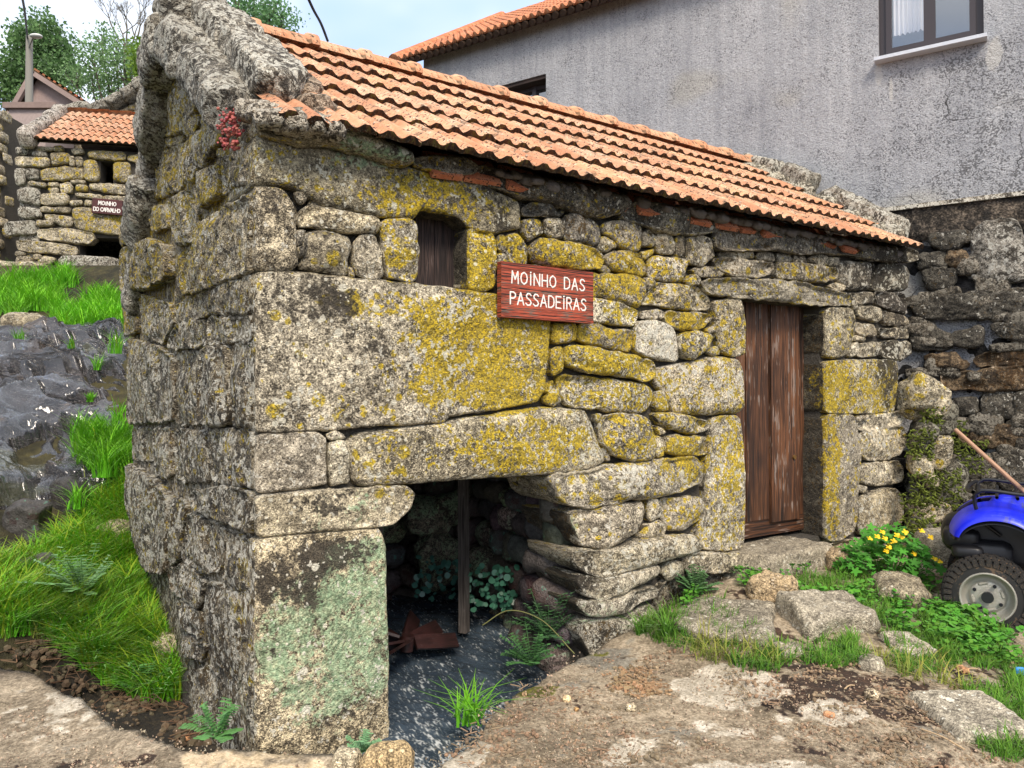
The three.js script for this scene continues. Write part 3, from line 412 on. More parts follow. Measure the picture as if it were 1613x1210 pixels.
const clayTex = tex(1024, 1024, (x, y, c) => {
  const a = fb(x * 7, y * 7, 3, 2, 7), b = fb(x * 40, y * 40, 2, 3, 40), g = vn(x * 240, y * 240, 4, 240), t = clamp(0.5 + (a - 0.5) * 0.9 + (b - 0.5) * 0.5 + (g - 0.5) * 0.25);
  c[0] = lerp(182, 232, t); c[1] = lerp(124, 180, t); c[2] = lerp(90, 144, t);
  mix(c, 206, 178, 148, cover(0.5, st(0.6 * a + 0.4 * b, 2), 0.3) * 0.5);
  mix(c, 84, 66, 44, cover(0.26, st(0.6 * fb(x * 11 + 8, y * 6, 3, 28) + 0.4 * b, 2), 0.25) * 0.6);
  mix(c, 66, 46, 34, cover(0.24, st(0.5 * vn(x * 130, y * 130, 6, 130) + 0.3 * b + 0.2 * fb(x * 9 + 5, y * 9, 2, 8, 9), 2.1), 0.08) * 0.85);
  mix(c, 206, 196, 178, cover(0.1, st(0.5 * fb(x * 14 + 2, y * 14, 3, 12, 14) + 0.5 * fb(x * 60, y * 60, 2, 13, 60), 2.1), 0.1) * 0.75);
}, { size: [1.1, 1.1] });
const clay = new THREE.MeshStandardMaterial({ map: clayTex, vertexColors: true, roughness: 0.85, bumpMap: bumpGranite, bumpScale: 0.003 });
const grime = new THREE.MeshStandardMaterial({ map: tex(512, 512, (x, y, c) => { const b = fb(x * 30, y * 30, 3, 3, 30), g = vn(x * 120, y * 120, 4, 120); const t = clamp(0.4 + (b - 0.5) * 1.4 + (g - 0.5) * 0.5); c[0] = lerp(36, 116, t); c[1] = lerp(27, 74, t); c[2] = lerp(18, 44, t); mix(c, 92, 88, 34, cover(0.25, st(b, 2), 0.2) * 0.7); }, { size: [0.5, 0.5] }), vertexColors: true, roughness: 0.95, bumpMap: bumpGranite, bumpScale: 0.006 });
function woodTex(w, h, lo, hi, worn, wornCol, opt = {}) { // grain runs along u
  return tex(w, h, (x, y, c) => {
    const wv = fb(x * 3, y * 6, 2, 3) * 0.5, g = fb(x * 5, y * 90 + wv * 20, 3, 5), g2 = vn(x * 14, y * 260, 8), a = fb(x * 4, y * 5, 3, 9), t = clamp(0.5 + (g - 0.5) * 1.5 + (g2 - 0.5) * 0.5 + (a - 0.5) * (opt.a ?? 0.9));
    for (let k = 0; k < 3; k++) c[k] = lerp(lo[k], hi[k], t);
    const n = st(0.45 * fb(x * 6 + 2, y * 40, 3, 11) + 0.35 * a + 0.2 * vn(x * 30, y * 200, 12), 2.2); mix(c, ...wornCol, cover(worn, n, 0.12) * 0.9);
    mix(c, 26, 18, 14, cover(opt.crack ?? 0.1, st(fb(x * 4 + 7, y * 120, 2, 15), 2), 0.08) * 0.85);
  }, { size: opt.size ?? [2, 0.5], wrap: THREE.MirroredRepeatWrapping });
}
const doorMat = new THREE.MeshStandardMaterial({ map: woodTex(1024, 512, [46, 29, 19], [122, 80, 50], 0.26, [142, 130, 122], { size: [1.6, 0.8], a: 1.1 }), roughness: 0.6, vertexColors: true, bumpMap: woodTex(512, 512, [70, 70, 70], [190, 190, 190], 0, [0, 0, 0], { size: [1.6, 0.8] }), bumpScale: 0.004 });
doorMat.bumpMap.colorSpace = THREE.NoColorSpace;
const oldWood = new THREE.MeshStandardMaterial({ map: woodTex(512, 512, [30, 22, 22], [84, 66, 60], 0.16, [104, 90, 86], { size: [1, 0.5] }), roughness: 0.85, vertexColors: true, bumpMap: doorMat.bumpMap, bumpScale: 0.006 });
const plank = (l, w, t, u0) => { const g = box(w, l, t, 0, l / 2, 0), uv = g.attributes.uv, p = g.attributes.position; for (let i = 0; i < p.count; i++) uv.setXY(i, p.getY(i) + u0, p.getX(i) + p.getZ(i) + u0 * 1.7); return g; };
const twist = (g, a) => g.clone().applyMatrix4(new THREE.Matrix4().makeRotationZ(a));

// ---------------------------------------------------------------- roof of interlocking tiles
function tileGeo(W, L, o = {}) { // x across, y down the slope (from 0 at the top to L), z up; two humps to a tile
  const n = o.n ?? 22, H = o.h ?? 0.026, T = 0.024, u0 = o.u0 ?? 0, prof = (x) => { const q = ((x / W) * 2) % 1, h = 0.5 - 0.5 * Math.cos(q * 2 * Math.PI); return H * clamp(1.25 * Math.pow(h, 1.15), 0, 1); };
  const pos = [], uv = [], idx = [], rows = [0, 0.5, 0.94, 1];
  for (const r of rows) for (let i = 0; i <= n; i++) { const x = i / n * W * 0.995; pos.push(x, -r * L, prof(i / n * W) + (r === 1 ? -0.004 : 0)); uv.push(x + u0, r * L + u0 * 2.3); }
  for (let r = 0; r < rows.length - 1; r++) for (let i = 0; i < n; i++) { const a = r * (n + 1) + i, b = a + n + 1; idx.push(a, b + 1, a + 1, a, b, b + 1); }
  const top = geo(pos, uv, idx, [1, 1, 1]);
  const p2 = [], u2 = [], i2 = []; // the butt end, closed below the humps, and the underside
  for (let i = 0; i <= n; i++) { const x = i / n * W * 0.995, z = prof(i / n * W) - 0.004, zb = Math.min(z - T, -T + (z > H * 0.6 ? 0.004 : 0)); p2.push(x, -L, z, x, -L + 0.004, zb, x, -L + 0.03, zb, x, 0, -T); for (const k of [0, 0.02, 0.05, L]) u2.push(x + u0, z + k + u0); }
  for (let i = 0; i < n; i++) for (let k = 0; k < 3; k++) { const a = i * 4 + k, b = a + 4; i2.push(a, b, b + 1, a, b + 1, a + 1); }
  const end = geo(p2, u2, i2, [1, 1, 1]);
  const g = mergeGeometries([top, end], true); return g;
}
function tiledRoof(parent, frame, cols, rows, W, L, sets, lift, seed, edge) { // frame: Matrix4 of x along eave, y down slope, z up
  const r = rng(seed), tiles = [];
  for (let j = 0; j < rows; j++) { const [c0, c1] = edge(j); for (let i = c0; i < c1; i++) { const m = new THREE.Mesh(sets[Math.floor(r() * sets.length)], tileMats[Math.floor(r() * tileMats.length)]); m.name = 'roof_tile'; m.castShadow = m.receiveShadow = true; m.position.set(i * W + (r() - 0.5) * 0.01, -j * L + (r() - 0.5) * 0.026, lift + (r() - 0.5) * 0.008); m.rotation.set(-0.08 + (r() - 0.5) * 0.01, (r() - 0.5) * 0.03, (r() - 0.5) * 0.022); parent.add(m); tiles.push(m); } }
  parent.matrix.copy(frame); parent.matrix.decompose(parent.position, parent.quaternion, parent.scale); return tiles;
}
const clays = [[1, 0.98, 0.95], [0.86, 0.82, 0.78], [1.02, 1.06, 1.08], [0.96, 0.86, 0.78], [0.92, 0.94, 0.96], [0.78, 0.72, 0.66], [1.04, 1.0, 0.92]].map((k) => { const m = clay.clone(); m.color.setRGB(...k); return m; });
const tileMats = clays.map((m) => [m, grime]);
const TW = 0.256, SL = Math.hypot(RIDGE_T + 0.14, RIDGE_Y - EAVE), TL = SL / 5, slope = Math.atan2(RIDGE_Y - EAVE, RIDGE_T + 0.14);
{
  const roof = sub('roof', mill);
  const x = FAC.x.clone().setY(0.007).normalize(), y = FAC.n.clone().multiplyScalar(-Math.cos(slope)).setY(Math.sin(slope)).normalize(), z = x.clone().cross(y);
  const f = new THREE.Matrix4().makeBasis(x, y, z); const o = FAC.x.clone().multiplyScalar(0.05).addScaledVector(FAC.n, -RIDGE_T).setY(RIDGE_Y - 0.03); f.setPosition(o);
  const sets = [0, 1, 2, 3, 4, 5].map((k) => tileGeo(TW, TL + 0.05, { u0: k * 0.173 + 0.05 }));
  tiledRoof(roof, f, 24, 5, TW, TL, sets, 0.03, 11, (j) => [j < 4 ? 1 : 0, 24]);
  const ridgeGeo = (() => { const pos = [], uv = [], idx = [], n = 12, Ln = 0.5; const rs = [[0, 0.1], [0.03, 0.1], [0.38, 0.108], [0.4, 0.128], [0.47, 0.13], [0.47, 0.1]]; rs.forEach(([a, r], k) => { for (let i = 0; i <= n; i++) { const q = Math.PI * (i / n), zz = Math.sin(q) * r * 0.85 - 0.02; pos.push(a, -Math.cos(q) * r * 1.15, zz); uv.push(a + 0.3, q * 0.12 + a); } }); for (let k = 0; k < rs.length - 1; k++) for (let i = 0; i < n; i++) { const a = k * (n + 1) + i, b = a + n + 1; idx.push(a, b, b + 1, a, b + 1, a + 1); } return smooth(geo(pos, uv, idx, [1, 0.97, 0.94])); })();
  const up = new THREE.Matrix4().makeBasis(x, FAC.n.clone().negate(), V(0, 1, 0)), inv = f.clone().invert(), rr = rng(5);
  for (let i = 0; i < 14; i++) { const m = part('ridge_tile', ridgeGeo, clays[i % 4], roof); const q = o.clone().addScaledVector(x, i * 0.44 + 0.0).setY(RIDGE_Y + 0.015 + i * 0.004 + (rr() - 0.5) * 0.012); m.matrix.copy(inv).multiply(up.clone().setPosition(q)).multiply(new THREE.Matrix4().makeRotationY(0.018)).multiply(new THREE.Matrix4().makeScale(1, 1.2, 1.25)); m.matrix.decompose(m.position, m.quaternion, m.scale); }
  const deck = part('roof_deck', merge([box(LEN + 0.05, SL - 0.34, 0.03, LEN / 2, -SL / 2 + 0.17, -0.035)]), oldWood, roof);
  const back = box(LEN, SL + 0.1, 0.05, LEN / 2, SL / 2, 0), bm = new THREE.Matrix4().makeRotationX(-2 * slope); back.applyMatrix4(bm); part('roof_deck', back, clay, roof);
  // eave course: broken red tiles and mortar squeezed out between wall and roof
  const rr2 = rng(71); for (let i = 0; i < 19; i++) { const u = 0.75 + i * 0.278 + (rr2() - 0.5) * 0.06; if (rr2() < 0.16) continue; const g = box(0.14 + rr2() * 0.13, 0.2, 0.034, 0, 0, 0, [0.8, 0.5, 0.4]); const m = part('eave_tile', g, clay, roof); m.position.set(u, -SL + 0.13 + rr2() * 0.05, -0.085); m.rotation.set(0.35, (rr2() - 0.5) * 0.1, (rr2() - 0.5) * 0.12); }
  const mortar = []; for (let i = 0; i < 90; i++) { const u = 0.3 + i * 0.065, s = 0.035 + rr2() * 0.04; if (u < 1.35) continue; if (vn(u * 1.7, 3, 4) < 0.42 && i % 3) continue; const g = blob(s * 1.6, s * 1.6, s * 0.9, { seed: i, seg: 0.03, round: 0.45, amp: 0.4, freq: 14 }); g.translate(u, -SL + 0.07 + rr2() * 0.05, -0.045 - rr2() * 0.02); mortar.push(g); }
  stuff(part('mortar', merge(mortar), new THREE.MeshStandardMaterial({ color: new THREE.Color().setRGB(0.2, 0.17, 0.15), roughness: 1, bumpMap: bumpGranite, bumpScale: 0.02 }), roof));
  // coping slabs over both rakes and the blocks at the top
  const P = (u, t, y) => FAC.x.clone().multiplyScalar(u).addScaledVector(FAC.n, -t).setY(y), RY = (t) => lerp(EAVE + 0.08, RIDGE_Y, t / RIDGE_T);
  const cop = (u, t0, t1, dy, w, h, seed, o = {}) => { const a = P(u, t0, RY(t0 > RIDGE_T ? 2 * RIDGE_T - t0 : t0) + dy), b = P(u + (o.du ?? 0), t1, RY(t1 > RIDGE_T ? 2 * RIDGE_T - t1 : t1) + dy + (o.dd ?? 0)); const g = blob(a.distanceTo(b) - 0.01, h, w, { seed, seg: 0.03, round: 0.2, amp: o.amp ?? 0.13, freq: 4.5, fine: 1.8, cuts: 10, col: [o.t ?? 0.92, o.t ?? 0.92, o.t ?? 0.92], ...o }); part('coping_stone', along(g, a, b), lichenMat, roof); };
  cop(-0.02, 0.16, 1.06, -0.13, 0.3, 0.26, 41, { dd: 0.02, t: 0.86 }); cop(-0.05, 1.02, 1.78, -0.12, 0.3, 0.3, 42, { t: 0.9 });
  cop(0.2, 0.1, 0.98, 0.06, 0.34, 0.26, 43, { dd: 0.04, t: 1.1, amp: 0.12 }); cop(0.18, 0.92, 1.72, 0.1, 0.32, 0.24, 44, { t: 1.05 }); cop(0.08, 1.55, 2.1, 0.16, 0.5, 0.34, 45, { t: 0.9 }); cop(-0.06, 1.72, 2.2, -0.1, 0.34, 0.36, 46, { t: 0.85 });
  cop(0.0, 2.2, 2.85, -0.1, 0.36, 0.28, 47, { t: 0.8 }); cop(-0.02, 2.85, 3.4, -0.2, 0.3, 0.28, 48, { t: 0.8, dd: -0.16 }); cop(0.04, 3.42, 3.8, -0.44, 0.28, 0.26, 49, { t: 0.85, dd: -0.14 }); cop(0.1, 2.1, 3.3, 0.05, 0.36, 0.26, 50);
  cop(6.3, 0.0, 1.02, 0.1, 0.36, 0.3, 51, { t: 1.12, amp: 0.1 }); cop(6.3, 1.05, 1.42, 0.15, 0.34, 0.3, 52, { t: 0.95 }); cop(6.32, 1.42, 1.95, 0.12, 0.36, 0.32, 53, { t: 1.05 }); cop(6.3, 1.95, 3.5, 0.05, 0.34, 0.28, 54);
  const strip = []; for (let i = 0; i < 26; i++) { const t = 0.12 + i * 0.068, s = 0.1 + rr2() * 0.08; const g = blob(s * 1.9, s, s * 1.5, { seed: i + 9, seg: 0.035, round: 0.45, amp: 0.35, freq: 9, col: [1.1, 1.08, 1.02] }); const q = P(6.12 + (rr2() - 0.5) * 0.05, t, RY(t) + 0.02); g.translate(q.x, q.y, q.z); strip.push(g); }
  for (let i = 0; i < 14; i++) { const t = 0.05 + i * 0.1, s = 0.08 + rr2() * 0.08; const g = blob(s * 1.6, s * 0.8, s * 1.6, { seed: i + 59, seg: 0.035, round: 0.45, amp: 0.35, freq: 9, col: [0.75, 0.62, 0.54] }); const q = P(0.36 + (rr2() - 0.5) * 0.06, t, RY(t) + 0.02); g.translate(q.x, q.y, q.z); strip.push(g); }
  for (const m of roof.children.slice(-15)) if (m.name === 'coping_stone') { m.geometry.applyMatrix4(inv); }
  for (let i = 0; i < 12; i++) { const s = 0.09 + rr2() * 0.05; const g = blob(s * 1.8, s * 0.9, s * 1.2, { seed: i + 159, seg: 0.03, round: 0.4, amp: 0.3, freq: 9, col: [0.95, 0.9, 0.86] }); const q = P(0.02 + (i % 4) * 0.1, -0.13 + Math.floor(i / 4) * 0.1, EAVE - 0.01 + Math.floor(i / 4) * 0.05); g.translate(q.x, q.y, q.z); strip.push(g); }
  const sg = merge(strip); sg.applyMatrix4(inv); stuff(part('mortar', sg, lichenMat, roof));
}
// shelf stone that sticks out of the gable
{ const a = GAB.uv(186, 352), b = GAB.uv(240, 322), g = blob(0.7, 0.11, 0.3, { seed: 4, round: 0.4, seg: 0.035, amp: 0.2, freq: 4 }); const m = part('shelf_stone', g, lichenMat, gableWall); m.position.set(b[0] - 0.45, b[1] - 0.03, 0.0); m.rotation.z = 0.12; m.rotation.x = 0.25; }

// door and window shutter, set deep in their openings
{
  const d = sub('door', frontWall, [0, 0, -0.24]), b0 = FAC.uv(1172, 848, -0.21), b1 = FAC.uv(1267, 838, -0.21), t0 = FAC.uv(1178, 484, -0.21), H = t0[1] - b0[1] + 0.06, r = rng(3);
  const L = door0[0] - 0.05, Rr = b1[0] + 0.03, xs = [[L, 0.17 + (b0[0] - L)], [0, 0.235], [0, 0.29], [0, 0.06]]; let x = L; const Wd = Rr - L, ws = [0.3, 0.26, 0.34, 0.1].map((k) => k * Wd);
  ws.forEach((w, i) => { const g = plank(H - 0.12 - (i === 2 ? -0.02 : 0), w - 0.008, 0.035, i * 0.9 + 0.2); const m = part('plank', tint(g, ...[[1.05, 1.05, 1.05], [0.9, 0.86, 0.84], [1, 0.96, 0.95], [0.75, 0.7, 0.68]][i]), doorMat, d); m.position.set(x + w / 2, b0[1] + 0.13 - (i === 2 ? 0.03 : 0), i === 2 ? 0.03 : i === 1 ? 0.006 : 0); x += w; });
  const g = box(Wd, 0.14, 0.03, 0, 0, 0, [0.86, 0.8, 0.78]); const bb = part('bottom_board', g, doorMat, d); bb.position.set((L + Rr) / 2, b0[1] + 0.06, 0.002);
  const k = part('keyhole_plate', new THREE.CylinderGeometry(0.018, 0.02, 0.012, 16).rotateX(Math.PI / 2), new THREE.MeshStandardMaterial({ color: 0x8a6a3c, metalness: 0.7, roughness: 0.55 }), d); const kp = FAC.uv(1249, 720, -0.2); k.position.set(kp[0], kp[1], 0.058);
  const n = part('lintel_board', box(Wd, 0.12, 0.03, 0, 0, 0, [0.5, 0.45, 0.44]), doorMat, d); n.position.set((L + Rr) / 2, t0[1] + 0.04, -0.02);
  const s = sub('window_shutter', frontWall, [0, 0, -0.2]), w0 = FAC.uv(652, 456, -0.18), w1 = FAC.uv(724, 330, -0.18), sw = (w1[0] - w0[0]) / 2, sh = w1[1] - w0[1];
  for (let i = 0; i < 2; i++) { const m = part('plank', plank(sh + 0.06, sw + (i ? 0.03 : -0.03), 0.03, i * 0.6), oldWood, s); m.position.set(w0[0] + sw * (i ? 1.46 : 0.48), w0[1] - 0.03, i * 0.008); }
}
// door step: one long slab in front of the sill
{ const a = FAC.uv(1172, 866, 0.24), b = FAC.uv(1306, 862, 0.24), top = FAC.uv(1200, 847, -0.18)[1] - 0.015; const g = blob(b[0] - a[0] + 0.06, 0.3, 0.62, { seed: 8, seg: 0.03, round: 0.16, amp: 0.06, freq: 3, col: [1.02, 1, 0.97] }); const m = part('door_step', g, rockMat(tileRock(512, 1.1, { l: 0.1, k: 0.16, w: 0.16, o: 0.45, t: 0.9, c: 0.55 })), frontWall); m.position.set((a[0] + b[0]) / 2, top - 0.15, -0.03); }

// ---------------------------------------------------------------- the chamber under the mill
{
  const ch = sub('water_channel', mill, [0, 0, 0], TH), r = rng(17);
  const line = [[2.12, -0.3], [2.2, -0.7], [2.3, -1.15], [2.36, -1.6], [2.3, -1.95], [1.9, -2.1], [1.3, -2.12], [0.6, -2.1]];
  let y = -0.55; const rows = [];
  while (y < 1.25) { const h = 0.12 + r() * 0.13; let k = -r() * 0.2; rows.push([y, h]); 
    const len = line.slice(1).map((p, i) => Math.hypot(p[0] - line[i][0], p[1] - line[i][1])), tot = len.reduce((a, b) => a + b, 0);
    while (k < tot) { const w = 0.16 + r() * 0.2, c = clamp(k + w / 2, 0, tot - 0.01); let i = 0, s = c; while (s > len[i]) s -= len[i++]; const f = s / len[i], px = lerp(line[i][0], line[i + 1][0], f), pz = lerp(line[i][1], line[i + 1][1], f), ang = Math.atan2(line[i + 1][0] - line[i][0], -(line[i + 1][1] - line[i][1]));
      const g = blob(w + 0.01, h * (0.9 + 0.25 * r()), 0.3, { seed: Math.floor(r() * 900), seg: 0.04, round: 0.48, amp: 0.28, freq: 6, fine: 1.2, col: [0.8 + r() * 0.35, 0.8 + r() * 0.3, 0.85 + r() * 0.3] });
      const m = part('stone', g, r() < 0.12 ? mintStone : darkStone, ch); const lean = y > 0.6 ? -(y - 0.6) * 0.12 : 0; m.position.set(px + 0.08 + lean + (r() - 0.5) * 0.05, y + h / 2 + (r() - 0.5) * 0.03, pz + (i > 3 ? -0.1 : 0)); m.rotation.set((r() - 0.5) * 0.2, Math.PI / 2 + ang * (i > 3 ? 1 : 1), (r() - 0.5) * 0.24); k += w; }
    y += h; }
  for (const [px, py, d, s, t] of [[668, 815, 1.9, 0.42, 1], [706, 800, 1.86, 0.4, 1], [690, 880, 1.8, 0.5, 0.75], [762, 885, 1.55, 0.3, 1.1], [700, 765, 2, 0.5, 0.6]]) { const p = FAC.uv(px, py, -d), g = blob(s, s * 0.8, 0.4, { seed: Math.floor(px), seg: 0.04, round: 0.48, amp: 0.25, freq: 5, col: [t, t, t] }); const m = part('stone', g, py < 770 ? darkStone : mintStone, ch); m.position.set(p[0], p[1], -d); m.rotation.z = (px % 7 - 3) * 0.1; }
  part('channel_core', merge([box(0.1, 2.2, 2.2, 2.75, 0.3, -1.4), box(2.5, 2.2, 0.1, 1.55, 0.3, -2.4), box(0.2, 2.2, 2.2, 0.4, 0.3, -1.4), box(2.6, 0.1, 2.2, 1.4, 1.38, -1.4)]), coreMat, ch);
  const p0 = FAC.uv(733, 757, -1.0), p1 = FAC.uv(731, 962, -1.0), H = p0[1] - p1[1] + 0.3;
  const post = part('post', plank(H, 0.062, 0.062, 0.4), new THREE.MeshStandardMaterial({ map: woodTex(256, 256, [48, 43, 40], [104, 97, 92], 0.1, [150, 144, 140], { size: [1, 0.3] }), roughness: 0.8, vertexColors: true }), ch); post.position.set(p1[0], p1[1] - 0.16, -1.0); post.rotation.z = 0.01; post.rotation.y = 0.5;
}
// old paddle wheel lying on its axle in the water
{ const p = FAC.uv(655, 968, -0.62), w = FAC.world(p[0], p[1] - 0.22, -0.75), t = thing('paddle_wheel', 'broken reddish wooden paddle wheel lying in the dark channel water', 'water wheel', [w.x, w.y, w.z]);
  const wm = new THREE.MeshStandardMaterial({ map: woodTex(256, 256, [26, 15, 15], [64, 38, 36], 0.1, [92, 80, 84], { size: [0.6, 0.3] }), roughness: 0.35, vertexColors: true });
  t.scale.setScalar(0.72); part('hub', cyl(0.06, 0.07, 0.14, 18), wm, t); for (let i = 0; i < 8; i++) { const a = i / 11 * Math.PI * 2; const g = box(0.46, 0.025, 0.15, 0.32, 0, 0); const m = part('paddle', g, wm, t); m.rotation.set(0, a, 0); m.rotateX(0.7); m.rotateZ(0.12 * (i % 3)); }
  t.rotation.set(0.1, 0.6, -0.2); }

// ---------------------------------------------------------------- signs: routed letters, one stroke list per letter on a 4 by 6 grid
const GLYPH = { M: [[0, 0, 0.3, 6, 2, 2, 3.7, 6, 4, 0]], O: [[2, 0, 0.5, 1, 0, 3, 0.5, 5, 2, 6, 3.5, 5, 4, 3, 3.5, 1, 2, 0]], I: [[0.6, 0, 0.6, 5.2], [0.5, 6.3, 0.7, 6.5]], N: [[0, 0, 0, 6, 3.6, 0, 3.6, 6]], H: [[0, 0, 0, 6], [3.4, 0, 3.4, 6], [0, 3, 3.4, 3]], D: [[0, 0, 0, 6, 1.8, 6, 3.3, 4.9, 3.6, 3, 3.3, 1.1, 1.8, 0, 0, 0]], A: [[0, 0, 1.9, 6, 3.8, 0], [0.7, 2, 3.1, 2]], S: [[3.2, 5.2, 2.5, 5.9, 1.2, 6, 0.3, 5, 0.6, 3.8, 2.6, 2.6, 3.3, 1.4, 2.6, 0.2, 1, 0, 0, 0.9]], P: [[0, 0, 0, 6, 2, 6, 3.1, 5.2, 3.1, 3.8, 2, 2.9, 0, 2.9]], E: [[3.2, 0, 0, 0, 0, 6, 3.2, 6], [0, 3.1, 2.6, 3.1]], R: [[0, 0, 0, 6, 2, 6, 3, 5.2, 3, 3.9, 2, 3.1, 0, 3.1], [1.6, 3.1, 3.3, 0]], C: [[3.5, 5, 2.2, 6, 0.8, 5.4, 0, 3, 0.8, 0.6, 2.2, 0, 3.5, 1]], V: [[0, 6, 1.8, 0, 3.6, 6]], L: [[0, 6, 0, 0, 3, 0]], ' ': [] };
const GW = { M: 4, O: 4, I: 1.2, N: 3.6, H: 3.4, D: 3.6, A: 3.8, S: 3.3, P: 3.1, E: 3.2, R: 3.3, C: 3.5, V: 3.6, L: 3, ' ': 2.6 };
function lettering(text, height, rad, gapU, dot = true) { const gs = [], k = height / 6; let x = 0; for (const ch of text) { for (const s of GLYPH[ch]) { if (ch === 'I' && s[1] > 6 && !dot) continue; for (let i = 0; i + 3 < s.length; i += 2) { const dx = (s[i + 2] - s[i]) * k, dy = (s[i + 3] - s[i + 1]) * k, l = Math.hypot(dx, dy); const g = new THREE.CapsuleGeometry(rad, l, 3, 8); g.rotateZ(Math.atan2(dy, dx) - Math.PI / 2); g.scale(1, 1, 0.45); g.translate(x + s[i] * k + dx / 2, s[i + 1] * k + dy / 2, 0); gs.push(tint(g, 1, 1, 1)); } } x += (GW[ch] + gapU) * k; } const g = merge(gs); g.translate(-(x - gapU * k) / 2, 0, 0); return [g, x - gapU * k]; }
const letterMat = new THREE.MeshStandardMaterial({ color: 0xe9e3dc, roughness: 0.7 });
{
  const a = FAC.uv(790, 499, 0.07), b = FAC.uv(935, 429, 0.07), W = b[0] - a[0], H = b[1] - a[1], c = FAC.world((a[0] + b[0]) / 2, a[1], 0.045);
  const t = thing('wooden_sign', 'worn red-brown wooden sign with white letters MOINHO DAS PASSADEIRAS on the near mill', 'sign', [c.x, c.y, c.z], TH);
  const paint = woodTex(1024, 512, [132, 52, 34], [200, 94, 64], 0.3, [112, 96, 86], { size: [W, 0.4], a: 0.6, crack: 0.3 });
  const sm = new THREE.MeshStandardMaterial({ map: paint, vertexColors: true, roughness: 0.75, bumpMap: doorMat.bumpMap.clone(), bumpScale: 0.004 }); sm.bumpMap.repeat.set(1 / 0.8, 1 / 0.35); sm.bumpMap.needsUpdate = true;
  const n = 40, g = box(W, H, 0.045, 0, H / 2, 0); part('board', g, sm, t);
  [['MOINHO DAS', 0.79, 0.62], ['PASSADEIRAS', 0.82, 0.24]].forEach(([s, wk, yk]) => { const h = H * 0.215, [, w0] = lettering(s, h, 0.006, 1.5); const gg = lettering(s, h, 0.0052, 1.5 + (W * wk - w0) / (s.length - 1) / (h / 6)); const m = part('lettering', gg[0], letterMat, t); m.position.set(0.0, H * yk, 0.0232); m.rotation.z = -0.006; });
}

// ---------------------------------------------------------------- the ground: one sheet, bank, ledge, stream bed and hillside
const pol = (a, y) => { const r = []; for (let i = 0; i < a.length; i += 2) { const p = hit(a[i], a[i + 1], V(0, y, 0), V(0, 1, 0)); r.push([p.x, -p.z]); } return r; };
const BANK = [...pol([1010, 1006, 960, 1016, 900, 1046, 850, 1066, 820, 1084, 780, 1122, 748, 1152, 716, 1180, 690, 1204, 672, 1290, 668, 1500], -0.05), [-0.3, -1], [-0.3, -30], [60, -30], [60, 90], [12, 90], [3.9, 7.5]];
const LEDGE = [...pol([664, 1500, 650, 1290, 628, 1204, 600, 1188, 540, 1184, 470, 1186, 400, 1186, 340, 1183, 300, 1176, 258, 1164, 220, 1146, 180, 1128, 150, 1112, 120, 1096, 90, 1068, 60, 1055, 30, 1048, 0, 1045], -0.02), [-9, 5.2], [-40, 6], [-40, -30], [-0.35, -30], [-0.35, -1]];
function sdf(P, x, y) { let m = 1e9, c = false; for (let i = 0, j = P.length - 1; i < P.length; j = i++) { const a = P[i], b = P[j]; if ((a[1] > y) !== (b[1] > y) && x < (b[0] - a[0]) * (y - a[1]) / (b[1] - a[1]) + a[0]) c = !c; const ex = b[0] - a[0], ey = b[1] - a[1], t = clamp(((x - a[0]) * ex + (y - a[1]) * ey) / (ex * ex + ey * ey)), dx = x - a[0] - ex * t, dy = y - a[1] - ey * t, q = dx * dx + dy * dy; if (q < m) m = q; } return (c ? 1 : -1) * Math.sqrt(m); }
const HILL = [[4.4, -0.42], [4.8, -0.3], [5.1, -0.1], [5.6, 0.1], [6, 0.28], [6.8, 0.6], [8, 1.1], [9.5, 1.8], [10.6, 2.4], [11.6, 2.85], [12.6, 3.3], [13.8, 4], [14.3, 4.15], [20, 4.6], [28, 5.4], [45, 7.4], [90, 12], [400, 30]];
function hillAt(z) { if (z < HILL[0][0]) return HILL[0][1]; for (let i = 1; i < HILL.length; i++) if (z < HILL[i][0]) { const a = HILL[i - 1], b = HILL[i], t = (z - a[0]) / (b[0] - a[0]); return lerp(a[1], b[1], t); } return 30; }
const uw = (x, z) => { const dx = x - CORNER.x, dz = z - ZC; return [FAC.x.x * dx - FAC.x.z * dz, FAC.n.x * dx - FAC.n.z * dz]; };
